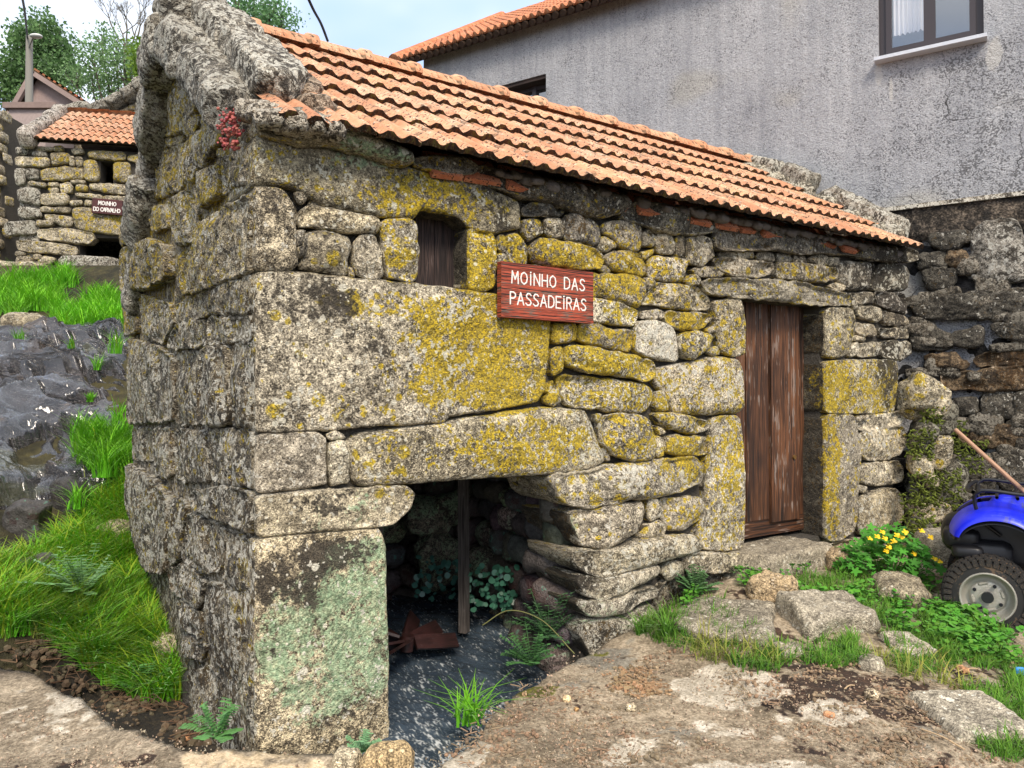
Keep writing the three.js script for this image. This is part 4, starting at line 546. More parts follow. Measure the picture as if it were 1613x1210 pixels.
function gnd(x, z) { // z is the depth in front of the camera
  const [u, w] = uw(x, z), far = Math.hypot(x, z) > 12;
  let top = 0.22 * sstep(1.9, 3.6, u) * sstep(2.0, 0.1, w) - 0.1 * sstep(1, 3.2, x) * sstep(1.2, 2.4, w) - 0.04 * sstep(2.6, 2.2, u);
  if (!far) top += 0.05 * (fb(x * 1.3 + 5, z * 1.3, 3, 7) - 0.5) + 0.02 * (fb(x * 7, z * 7, 2, 8) - 0.5);
  const nb = far ? 0 : (fb(x * 5, z * 5, 3, 3) - 0.5) * 0.16;
  const s = sstep(-0.05, 0.035, Math.max(sdf(BANK, x, z), sdf(LEDGE, x, z)) + nb * 0.6);
  const rim = far ? 0 : 0.03 * sstep(0.3, 0, Math.abs(sdf(LEDGE, x, z))) * s;
  let y = lerp(-0.46 + (far ? 0 : 0.06 * (fb(x * 4, z * 4, 2, 5) - 0.5)), top + rim, s);
  if (u < 0.25 || w < -3.8) { let h = hillAt(z + (far ? 0 : (fb(x * 0.7, z * 0.7, 2, 9) - 0.5) * 0.8)); h -= 0.5 * sstep(1.3, 0, -u) * sstep(9.5, 6, z); if (z < 13.8 && !far) h += 0.16 * (fb(x * 2.2, z * 2.2, 3, 12) - 0.5); y = Math.max(y, lerp(-0.5, h, Math.max(sstep(0.25, -0.05, u), sstep(-3.8, -4.3, w) * sstep(5, 2.5, u))) * (s > 0.5 && z < 4.6 ? 0 : 1) + (s > 0.5 && z < 4.6 ? y : 0)); }
  if (u > 0.14 && w < -0.1 && w > -3.9 && u < 6) y = -0.75;
  return y;
}
function gp(px, py, up = 0) { const d = ray(px, py), o = V(0, EYE, 0); let t = 1.6; for (; t < 200; t += t < 9 ? 0.02 : 0.1) { const p = o.clone().addScaledVector(d, t); if (p.y < gnd(p.x, -p.z) + up) return p; } return o.addScaledVector(d, 200); }
const onGround = (px, py) => { const p = gp(px, py); p.y = gnd(p.x, -p.z); return p; };
const ZONE = [ // pixel centre, radii, what lies there, how much
  [1150, 1082, 90, 30, 'p', 1], [1240, 1204, 90, 24, 'p', 1], [1130, 1200, 60, 18, 'p', 1], [1310, 1122, 50, 18, 'p', 0.9], [1200, 1130, 120, 30, 'p', 0.5], [1020, 1170, 80, 24, 'p', 0.5], [730, 1170, 40, 26, 'p', 0.9], [1060, 1150, 60, 22, 'q', 0.7], [940, 1030, 60, 16, 'q', 0.8], [1300, 1210, 60, 20, 'p', 0.6],
  [1300, 1090, 160, 30, 'd', 1], [1440, 1105, 120, 34, 'd', 1], [1400, 1170, 140, 24, 'd', 0.6], [1250, 1060, 120, 22, 'd', 0.8], [1000, 1060, 90, 30, 'd', 0.3], [1560, 1060, 80, 40, 'd', 0.7], [1350, 990, 260, 60, 'd', 0.5], [880, 1100, 60, 14, 'd', 0.3],
  [100, 1110, 110, 40, 'p', 0.6], [300, 1200, 160, 14, 'o', 0.7], [60, 1190, 80, 16, 'd', 0.3], [200, 1190, 40, 10, 'd', 0.7], [840, 1078, 40, 10, 'm', 0.8], [800, 1120, 30, 9, 'm', 0.7], [930, 1020, 40, 8, 'm', 0.5],
].map(([px, py, rx, ry, ch, a]) => { const c = hit(px, py, V(0, 0, 0), V(0, 1, 0)), x = hit(px + rx, py, V(0, 0, 0), V(0, 1, 0)), y = hit(px, py + ry, V(0, 0, 0), V(0, 1, 0)); return [c.x, -c.z, Math.abs(x.x - c.x), Math.max(0.05, Math.abs(y.z - c.z)), ch, a]; });
{
  const axis = (lo, hi, a, b, step) => { const r = [lo]; let x = lo; while (x < hi - 1e-6) { const d = x < a ? a - x : x > b ? x - b : 0; x = Math.min(hi, x + step + d * 0.16); if (x > a - 1e-6 && r[r.length - 1] < a) x = a; r.push(x); } return r; };
  const xs = axis(-420, 420, -3.6, 4.4, 0.034).map((x) => x), zs = axis(-60, 520, 2.6, 7, 0.034), pos = [], uv = [], idx = [];
  // the steps shrink towards the middle band from both sides
  const back = axis(-4.4, 420, -4.4, 3.6, 0.034).map((x) => -x).reverse(); const X = back.filter((x) => x < -3.6).concat(xs.filter((x) => x >= -3.6));
  const zb = axis(-7, 60, -7, -2.6, 0.034).map((x) => -x).reverse(); const Z = zb.filter((z) => z < 2.6).concat(zs.filter((z) => z >= 2.6));
  for (const z of Z) for (const x of X) { pos.push(x, gnd(x, z), -z); uv.push(x, z); }
  const n = X.length, far = []; for (let j = 0; j + 1 < Z.length; j++) for (let i = 0; i + 1 < n; i++) { const a = j * n + i; (X[i] > -3.2 && X[i + 1] < 4.6 && Z[j] > 2.4 && Z[j + 1] < 7.4 ? idx : far).push(a, a + 1, a + n + 1, a, a + n + 1, a + n); }
  const soil = tex(2048, 1312, (fx, fy, c) => {
    const x = -3.2 + fx * 7.8, z = 2.4 + fy * 5, [u, w] = uw(x, z), a = fb(x * 2.5, z * 2.5, 3, 2), b = fb(x * 14, z * 14, 3, 3), g = vn(x * 130, z * 130, 4), g2 = vn(x * 62, z * 62, 6), s = { p: 0, q: 0, d: 0, o: 0, m: 0 };
    for (const q of ZONE) { const dx = (x - q[0]) / q[2], dy = (z - q[1]) / q[3], d = dx * dx + dy * dy; if (d < 2) s[q[4]] = Math.max(s[q[4]], q[5] * (1 - sstep(0.2, 2, d))); }
    const t = clamp(0.5 + (a - 0.5) * 0.8 + (b - 0.5) * 0.8 + (g - 0.5) * 0.6 + (g2 - 0.5) * 0.5); c[0] = lerp(108, 206, t); c[1] = lerp(95, 187, t); c[2] = lerp(76, 160, t);
    const nn = st(0.5 * a + 0.5 * b, 2);
    mix(c, lerp(96, 150, t), lerp(92, 146, t), lerp(84, 134, t), cover(0.25 + s.q * 0.7, st(0.6 * fb(x * 3 + 4, z * 3, 3, 15) + 0.4 * b, 2), 0.25) * 0.7);
    mix(c, lerp(180, 240, t), lerp(156, 214, t), lerp(118, 176, t), cover(Math.max(s.o, sstep(0.2, 0.05, u) * sstep(-0.1, 0.3, w) * 0.7), nn, 0.3) * 0.8);
    mix(c, lerp(30, 82, t), lerp(21, 58, t), lerp(15, 42, t), cover(0.04 + s.d * 0.72, st(0.5 * fb(x * 5 + 9, z * 5, 3, 25) + 0.5 * fb(x * 26, z * 26, 2, 26), 2.1), 0.22) * 0.94);
    mix(c, lerp(168, 244, t), lerp(156, 232, t), lerp(136, 212, t), cover(s.p, st(0.6 * fb(x * 4 + 7, z * 4, 3, 35) + 0.4 * b, 1.9), 0.15) * 0.92);
    mix(c, lerp(50, 120, t), lerp(58, 116, t), lerp(14, 24, t), cover(s.m, nn, 0.2) * 0.85);
    const sp = spots(x, z, 0.05, 0.22, 0.002, 0.007, 77); mix(c, lerp(150, 226, g), lerp(130, 206, g), lerp(100, 176, g), sp * 0.8);
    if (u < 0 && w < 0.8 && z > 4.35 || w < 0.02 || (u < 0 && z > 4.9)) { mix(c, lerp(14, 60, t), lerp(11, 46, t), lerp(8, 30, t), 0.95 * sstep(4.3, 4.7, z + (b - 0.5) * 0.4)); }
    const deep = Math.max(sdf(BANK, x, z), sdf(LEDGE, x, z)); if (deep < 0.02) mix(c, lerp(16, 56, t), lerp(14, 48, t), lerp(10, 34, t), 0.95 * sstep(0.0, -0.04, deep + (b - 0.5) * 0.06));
  }, { size: [7.8, 5], off: [-3.2, 2.4], wrap: THREE.MirroredRepeatWrapping });
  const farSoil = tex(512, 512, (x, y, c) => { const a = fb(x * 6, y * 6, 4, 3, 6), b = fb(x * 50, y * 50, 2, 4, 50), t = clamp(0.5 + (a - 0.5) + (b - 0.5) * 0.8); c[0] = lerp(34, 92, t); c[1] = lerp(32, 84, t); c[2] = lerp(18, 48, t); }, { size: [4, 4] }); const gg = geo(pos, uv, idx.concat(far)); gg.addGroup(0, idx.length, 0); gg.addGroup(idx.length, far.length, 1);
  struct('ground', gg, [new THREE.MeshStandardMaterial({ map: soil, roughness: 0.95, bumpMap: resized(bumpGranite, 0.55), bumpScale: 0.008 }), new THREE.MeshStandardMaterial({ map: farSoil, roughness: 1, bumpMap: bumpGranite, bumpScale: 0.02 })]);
}
// running water, out of the channel and along under the bank
{
  const pos = [], uv = [], idx = [], nu = 110, nw = 130; const lev = (w) => w < -0.3 ? lerp(-0.27, -0.14, clamp((-0.3 - w) / 1.2)) : lerp(-0.27, -0.34, clamp((w + 0.3) / 1));
  for (let j = 0; j <= nw; j++) for (let i = 0; i <= nu; i++) { const u = lerp(0.5, 2.5, i / nu), w = lerp(-2.2, 2.6, j / nw), p = FAC.world(u, 0, w), q = 0.03 * (fb(u * 9, w * 6, 3, 2) - 0.5) + 0.024 * (fb(u * 26, w * 18, 2, 4) - 0.5) + 0.008 * (vn(u * 60, w * 50, 6) - 0.5); pos.push(p.x, lev(w) + q, p.z); uv.push(u, w); }
  for (let j = 0; j < nw; j++) for (let i = 0; i < nu; i++) { const a = j * (nu + 1) + i, b = a + nu + 1; idx.push(a, b, b + 1, a, b + 1, a + 1); }
  const foam = tex(1024, 1024, (fx, fy, c) => { const u = -0.2 + fx * 2.7, w = -2.2 + fy * 4.8, a = fb(u * 5 + w, w * 3, 3, 2), b = fb(u * 34, w * 16, 3, 4), g = vn(u * 150, w * 70, 6); c[0] = 38; c[1] = 48; c[2] = 58; mix(c, 80, 94, 108, a); const n = st(0.35 * a + 0.4 * b + 0.25 * g, 2.3), q = lerp(0.5, 0.95, sstep(-0.4, 0.8, w)); const fl = st(0.3 * fb(u * 26 + 0.5 * a, w * 6, 3, 14) + 0.35 * fb(u * 80, w * 30, 2, 15) + 0.35 * vn(u * 120, w * 60, 16), 2.2); mix(c, 140, 142, 140, cover(q, fl, 0.55) * 0.7); mix(c, 228, 230, 230, cover(q * 0.75 - 0.12, fl, 0.4) * 0.85); }, { size: [2.7, 4.8], off: [-0.2, -2.2] });
  struct('stream_water', geo(pos, uv, idx), new THREE.MeshPhysicalMaterial({ map: foam, roughness: 0.1, ior: 1.33, clearcoat: 0.6, clearcoatRoughness: 0.06, bumpMap: resized(bumpGranite, 0.5), bumpScale: 0.006 }));
}

// wet bare rock on the slope left of the mill
{
  const pos = [], uv = [], idx = [], n = 150, m = 170; const A = [[0, 520], [200, 500], [205, 760], [0, 860]];
  for (let j = 0; j <= m; j++) for (let i = 0; i <= n; i++) { const a = i / n, b = j / m, px = lerp(lerp(-120, 215, a), lerp(-160, 205, a), b), py = lerp(lerp(520, 505, a), lerp(850, 770, a), b); const p = gp(px, py); const e = Math.min(a, 1 - a, b, 1 - b); const f = fb3(p.x * 1.4, p.y * 2.4, p.z * 1.4, 4, 5), ridge = Math.abs(fb3(p.x * 2.2 + p.y, p.y * 4, p.z * 2.2, 3, 9)); p.y += 0.3 * (f + 0.28) * sstep(0, 0.12, e) + 0.3 * ridge + 0.03 * fb3(p.x * 12, p.y * 12, p.z * 12, 2, 3) - 0.1 * sstep(0.1, 0, e); p.z += 0.2 * f; { const X = (p.x + 0.25 * fb(p.x * 3, p.z * 3, 2, 81)) / 0.62, Y = (p.z * 0.8 - p.y * 0.5 + 0.25 * fb(p.x * 3 + 9, p.z * 3, 2, 82)) / 0.4, xi = Math.floor(X), yi = Math.floor(Y); let bd = 9, b2 = 9, bc = null; for (let s = -1; s < 2; s++) for (let q = -1; q < 2; q++) { const cx = xi + s + hash2(xi + s, yi + q, 91), cy = yi + q + hash2(xi + s, yi + q, 92), d = Math.hypot(X - cx, Y - cy); if (d < bd) { b2 = bd; bd = d; bc = [cx, cy, xi + s, yi + q]; } else if (d < b2) b2 = d; } const k = sstep(0, 0.1, e), off = (hash2(bc[2], bc[3], 93) - 0.5) * 0.2 + (X - bc[0]) * (hash2(bc[2], bc[3], 94) - 0.5) * 0.22 + (Y - bc[1]) * (hash2(bc[2], bc[3], 95) - 0.5) * 0.2 - 0.07 * sstep(0.09, 0, b2 - bd); p.y += off * k + 0.1 * k; p.z += off * 0.5 * k; } pos.push(p.x, p.y, p.z); uv.push(p.x, p.y * 1.4 - p.z * 0.3); }
  for (let j = 0; j < m; j++) for (let i = 0; i < n; i++) { const a = j * (n + 1) + i, b = a + n + 1; idx.push(a, b, b + 1, a, b + 1, a + 1); }
  const wet = tex(1024, 1024, (x, y, c) => { const a = fb(x * 6, y * 6, 4, 3, 6), b = fb(x * 24, y * 48, 3, 4), g = vn(x * 200, y * 200, 5), t = clamp(0.45 + (a - 0.5) * 1.3 + (b - 0.5) * 0.7 + (g - 0.5) * 0.2); c[0] = lerp(36, 104, t); c[1] = lerp(34, 95, t); c[2] = lerp(34, 94, t); const ck = Math.abs(fb(x * 7 + 0.3 * a, y * 11, 3, 33) - 0.5); mix(c, 26, 24, 28, (1 - sstep(0.004, 0.02, ck)) * 0.85); mix(c, 30, 28, 32, cover(0.24, st(b, 2.2), 0.15) * 0.9); mix(c, 120, 124, 72, cover(0.12, st(fb(x * 5 + 3, y * 5, 3, 8, 5), 2.2), 0.2) * 0.7); mix(c, 116, 84, 50, cover(0.12, st(fb(x * 9 + 3, y * 9, 3, 18, 9), 2.2), 0.2) * 0.6); }, { size: [3, 3] });
  struct('wet_rock_slope', geo(pos, uv, idx), new THREE.MeshPhysicalMaterial({ map: wet, roughness: 0.18, bumpMap: resized(bumpGranite, 1.4, 0.8), bumpScale: 0.03, clearcoat: 1, clearcoatRoughness: 0.1, ior: 1.9 }));
}
// single stones and boulders; the size is measured where they stand
const rockPale = rockMat(tileRock(512, 1.0, { l: 0.12, k: 0.16, w: 0.2, o: 0.45, t: 0.94, c: 0.55 }));
const rockWarm = rockMat(tileRock(512, 1.0, { l: 0.1, k: 0.2, w: 0.1, o: 0.9, t: 0.98, c: 0.7, b: 0.12 }));
const ROCKS = [ // left px, right px, top px, bottom px, depth/width ratio, tone, label
  [1078, 1238, 934, 1012, 0.9, 1.0, 'broad flat grey slab in the grass before the door step', { round: 0.26, amp: 0.34, flat: 0.08 }],
  [1188, 1256, 908, 954, 0.8, 1.2, 'small tan broken rock right under the door step', { round: 0.14, amp: 0.5, warm: 1, flat: 0.5 }],
  [1254, 1388, 942, 1000, 0.8, 1.12, 'flat-topped pale block lying in grass midway to the quad bike', { round: 0.2, amp: 0.3, flat: 0.24 }],
  [1390, 1482, 922, 958, 0.9, 0.9, 'grey half-buried stone just below the yellow flowers', { round: 0.3, amp: 0.4, flat: 0.3 }],
  [1412, 1482, 996, 1042, 1.2, 1.25, 'pale flaky stone flush with the grass left of the wheel', { round: 0.3, amp: 0.2, flat: 0.16 }],
  [1226, 1270, 998, 1040, 1, 1.1, 'small pale stone between two grass tufts below the flat slab', { round: 0.3, amp: 0.2, flat: 0.2 }],
  [1360, 1402, 1036, 1062, 1, 1.15, 'little white stone at the edge of the dark soil', { round: 0.3, amp: 0.2, flat: 0.2 }],
  [1482, 1640, 1106, 1172, 1, 1.3, 'long smooth pale stone in the bottom right corner', { round: 0.3, amp: 0.12, flat: 0.12 }],
  [1462, 1545, 858, 900, 0.8, 1.1, 'white-topped stone block behind the quad bike wheel', { round: 0.2, amp: 0.14, flat: 0.6 }],
  [1306, 1352, 856, 905, 0.8, 0.95, 'cracked reddish stone at the end of the door step', { round: 0.3, amp: 0.2, flat: 0.7, warm: 1 }],
  [562, 650, 1180, 1230, 0.8, 1.35, 'orange-tan rounded stone below the green pillar', { round: 0.4, amp: 0.3, flat: 0.36, warm: 2 }],
  [516, 566, 1184, 1225, 0.8, 1.3, 'small white stone left of the orange-tan one', { round: 0.4, amp: 0.3, flat: 0.6 }],
  [0, 62, 750, 850, 0.8, 0.6, 'dark wet boulder with a mossy face at the left edge', { round: 0.3, amp: 0.3, flat: 0.8, dark: 1 }],
  [280, 330, 1042, 1112, 0.8, 0.5, 'dark rounded rock at the foot of the gable', { round: 0.45, amp: 0.2, flat: 1, dark: 1 }],
  [66, 122, 752, 812, 0.8, 0.4, 'black wet rock below the shiny slope', { round: 0.45, amp: 0.3, flat: 0.8, dark: 1 }],
  [0, 66, 872, 916, 0.8, 0.9, 'grey slate-like stone in the grass at the left edge', { round: 0.25, amp: 0.3, flat: 0.5, dark: 1 }],
  [232, 300, 1010, 1060, 0.8, 0.95, 'buff lichened stone in dry grass beside the gable', { round: 0.4, amp: 0.25, flat: 0.6 }],
  [140, 200, 836, 866, 0.8, 1, 'grey stone showing through tall grass by the gable edge', { round: 0.4, amp: 0.25, flat: 0.5 }],
  [0, 58, 498, 548, 0.8, 1.0, 'weathered stone on top of the wet slope at the left edge', { round: 0.3, amp: 0.25, flat: 0.7 }],
];
ROCKS.forEach(([l, r, t, b, ratio, tone, label, o], i) => {
  const p = gp((l + r) / 2, b - 3), D = -p.z, W = (r - l) / FPX * D, H = Math.max(0.05, W * o.flat), y = gnd(p.x, -p.z), dep = W * ratio;
  const g = blob(W, H + 0.12, dep, { seed: 60 + i * 7, seg: Math.max(0.025, W / 22), round: o.round, amp: o.amp, freq: 2.2 / W * 0.6, fine: 1, col: o.warm === 2 ? [tone, tone * 0.86, tone * 0.66] : o.warm ? [tone, tone * 0.88, tone * 0.76] : [tone, tone, tone] });
  const m = part(numbered('rock'), g, o.dark ? darkStone : o.amp > 0.18 && o.warm ? rockWarm : o.flat < 0.3 || o.round < 0.25 ? rockPale : rockWarm); tag(m, label, 'rock', 'loose stones lying around the mill'); const zc = p.z - dep * 0.42, yc = gnd(p.x, -zc); m.position.set(p.x, yc + (H - 0.12) / 2, zc); m.rotation.order = 'YXZ'; if (dep > 0.3) m.rotation.x = clamp(Math.atan2(gnd(p.x, -zc + dep * 0.5) - gnd(p.x, -zc - dep * 0.5), dep), -0.3, 0.3); m.rotation.y = ((i * 37) % 11 - 5) * 0.07;
});

// ---------------------------------------------------------------- second mill up the slope
const placed = (list, wall, sx, sy, k) => list.map((a) => { const r = []; for (let i = 0; i < a.length; i += 2) r.push(wall.uv(sx + a[i] / k, sy + a[i + 1] / k)); return r; });
{
  const p = at(120, 415, 14.5), W = new Wall(V(p.x, 0, p.z), 0.198);
  const t = thing('stone_mill', 'small far stone mill with orange tiles up the slope behind the grass', 'mill', [p.x, 0, p.z], 0.198), front = sub('front_wall', t);
  const L = [[225, 335, 340, 330, 345, 365, 230, 365], [345, 335, 410, 330, 415, 365, 350, 368], [95, 335, 180, 340, 190, 390, 100, 390], [205, 365, 300, 365, 310, 400, 210, 400], [90, 400, 320, 405, 325, 470, 95, 465], [325, 375, 455, 375, 470, 440, 335, 465], [460, 350, 540, 348, 550, 380, 490, 390, 465, 375], [572, 360, 828, 370, 822, 428, 572, 414], [830, 390, 985, 385, 985, 460, 835, 432], [545, 425, 637, 430, 646, 567, 555, 557], [735, 435, 850, 435, 857, 572, 740, 567], [490, 400, 537, 400, 541, 472, 495, 470], [255, 490, 420, 465, 532, 480, 522, 532, 420, 562, 270, 560], [165, 480, 247, 485, 252, 552, 170, 552], [92, 480, 162, 480, 167, 580, 95, 592], [580, 575, 857, 587, 850, 657, 700, 642, 590, 612], [385, 575, 450, 570, 482, 600, 472, 642, 390, 642], [455, 555, 562, 555, 562, 580, 460, 580], [485, 582, 572, 582, 572, 627, 490, 627], [180, 560, 302, 575, 302, 607, 190, 592], [310, 570, 377, 570, 382, 602, 310, 602], [310, 605, 382, 605, 382, 642, 320, 642], [100, 610, 240, 600, 267, 660, 257, 727, 110, 692], [260, 645, 447, 645, 447, 717, 265, 722], [455, 690, 537, 685, 537, 722, 455, 722], [490, 637, 672, 652, 672, 687, 500, 662], [675, 662, 850, 662, 850, 722, 675, 722], [550, 687, 602, 687, 602, 727, 550, 727], [110, 732, 260, 740, 272, 800, 150, 815, 115, 790], [255, 730, 462, 735, 457, 772, 260, 767], [275, 772, 462, 790, 477, 850, 430, 867, 300, 822], [460, 735, 600, 735, 815, 735, 860, 790, 860, 922, 620, 902, 490, 872], [20, 832, 222, 815, 237, 910, 30, 917], [230, 820, 347, 820, 352, 857, 235, 862], [235, 880, 420, 867, 612, 902, 627, 940, 562, 980, 240, 942], [100, 950, 240, 955, 502, 990, 507, 1055, 380, 1047, 110, 1022], [100, 1055, 212, 1055, 217, 1112, 100, 1112], [215, 1045, 272, 1045, 267, 1082, 215, 1077], [245, 1087, 290, 1052, 372, 1072, 342, 1112, 250, 1112], [370, 1070, 510, 1060, 512, 1112, 380, 1112], [100, 1022, 165, 1032, 165, 1055, 100, 1055], [430, 500, 548, 470, 548, 550, 450, 552], [450, 400, 490, 400, 490, 470, 455, 468], [640, 574, 735, 576, 735, 586, 640, 584]];
  const yl = new Set([1, 5, 7, 8, 9, 10, 12, 18, 31, 41]), dk = new Set([2, 3, 13, 14, 22, 28, 32]);
  placed(L, W, 0, 150, 4.171).forEach((q, i) => { const r = rng(i + 900), k = 0.85 + 0.25 * r(); part('stone', stoneGeo(q, { seed: i + 500, ds: 0.045, r: 0.035, bulge: 0.02, cut: 0.14, depth: 0.3, w: (r() - 0.5) * 0.04, wob: 0.02, rough: 1.4, col: [k, k, k] }), yl.has(i) ? yellowMat : dk.has(i) ? lichenMat : graniteMat, front); });
  { const r = rng(66), q0 = W.uv(216, 415), q1 = W.uv(216, 240); for (let y = q0[1] + 0.1; y < q1[1]; y += 0.2) for (let x = q0[0] + 0.35; x < q0[0] + 1.9;) { const w = 0.2 + r() * 0.3; const m = part('stone', blob(w, 0.2, 0.3, { seed: Math.floor(r() * 900), seg: 0.06, round: 0.35, amp: 0.2 }), r() < 0.3 ? yellowMat : graniteMat, front); m.position.set(x + w / 2, y, -0.1); x += w; } }
  const a = W.uv(24, 418), b = W.uv(30, 226), x0 = a[0], x1 = x0 + 4.3, y0 = a[1] - 0.8, y1 = b[1], w0 = W.uv(155, 287), w1 = W.uv(176, 253), c0 = W.uv(122, 415), c1 = W.uv(192, 374);
  const s = new THREE.Shape([[x0 + 0.04, y0], [x1, y0], [x1, y1], [x0 + 0.04, y1]].map((q) => new THREE.Vector2(...q))); s.holes.push(rect(w0, w1), rect([c0[0], c0[1]], c1));
  const g = new THREE.ExtrudeGeometry(s, { depth: 0.35, bevelEnabled: false }); g.translate(0, 0, -0.46); part('wall_core', g, coreMat, front);
  part('side_wall', merge([box(0.35, y1 - y0, 3.3, x0 + 0.2, (y0 + y1) / 2, -1.75), box(0.35, y1 - y0, 3.3, x1, (y0 + y1) / 2, -1.75), box(x1 - x0, y1 - y0, 0.3, (x0 + x1) / 2, (y0 + y1) / 2, -3.4), box(x1 - x0, 0.1, 3.2, (x0 + x1) / 2, y1 - 0.1, -1.75)]), lichenMat, t);
  const roof = sub('roof', t), run = 1.75, rise = 1.14, sl = Math.hypot(run, rise), an = Math.atan2(rise, run), f = new THREE.Matrix4().makeBasis(V(1, 0, 0), V(0, Math.sin(an), -Math.cos(an)), V(0, Math.cos(an), Math.sin(an))); f.setPosition(x0 + 0.36, y1 + 0.04 + rise, -run + 0.12);
  const sets = [0, 1, 2].map((k) => tileGeo(0.26, sl / 6 + 0.05, { u0: k * 0.3, n: 12, h: 0.045 })); tiledRoof(roof, f, 16, 6, 0.26, sl / 6, sets, 0.03, 4, () => [0, 15]);
  for (let i = 0; i < 9; i++) { const m = part('ridge_tile', tint(new THREE.CylinderGeometry(0.1, 0.12, 0.46, 12, 1, false, 0, Math.PI).rotateZ(Math.PI / 2).rotateX(0), 1, 0.95, 0.9), clays[i % 4], roof); m.position.set(0.1 + i * 0.44, -0.02, 0.05); m.rotation.x = -an; }
  part('roof_deck', merge([box(4, sl, 0.03, 2, -sl / 2 + 0.05, -0.03), box(4, 2, 0.05, 2, 1, 0).applyMatrix4(new THREE.Matrix4().makeRotationX(-2 * an))]), oldWood, roof);
  for (let i = 0; i < 5; i++) { const g2 = blob(0.5, 0.26, 0.36, { seed: 80 + i, seg: 0.06, round: 0.45, amp: 0.25, freq: 3, col: [1.15, 1.1, 1.12] }); const m = part('coping_stone', g2, lichenMat, roof); m.position.set(-0.14, -0.22 - i * 0.44, 0.04); m.rotation.z = 1.57; }
  const st1 = blob(1.05, 0.5, 0.7, { seed: 33, seg: 0.06, round: 0.2, amp: 0.12, freq: 2 }), q = W.uv(158, 430); const m = part('sill_stone', st1, lichenMat, t); m.position.set(q[0], q[1] - 0.02, 0.3);
  const st2 = blob(1.0, 0.3, 0.6, { seed: 35, seg: 0.06, round: 0.2, amp: 0.16, freq: 2 }), q2 = W.uv(34, 428); const m2 = part('sill_stone', st2, graniteMat, t); m2.position.set(q2[0], q2[1] - 0.02, 0.2);
  const sa = W.uv(144, 336, 0.08), sb = W.uv(192, 315, 0.08), sc = W.world((sa[0] + sb[0]) / 2, sa[1], 0.06), sw = sb[0] - sa[0], sh = sb[1] - sa[1];
  const sg = thing('wooden_sign', 'dark maroon sign with white letters MOINHO DO CARVALHO on the far mill', 'sign', [sc.x, sc.y, sc.z], 0.198); sg.rotation.z = -0.05;
  part('board', box(sw, sh, 0.05, 0, sh / 2, 0), new THREE.MeshStandardMaterial({ map: woodTex(128, 128, [62, 22, 24], [86, 36, 36], 0.04, [80, 64, 60], { size: [0.6, 0.4] }), vertexColors: true, roughness: 0.7 }), sg);
  for (const [s2, wk, yk] of [['MOINHO', 0.58, 0.58], ['DO CARVALHO', 0.88, 0.14]]) { const h = sh * 0.25, [, wd] = lettering(s2, h, 0.008, 1.6, false), gg = lettering(s2, h, 0.008, 1.6 + (sw * wk - wd) / (s2.length - 1) / (h / 6), false); const l = part('lettering', gg[0], letterMat, sg); l.position.set(0, sh * yk, 0.027); }
}

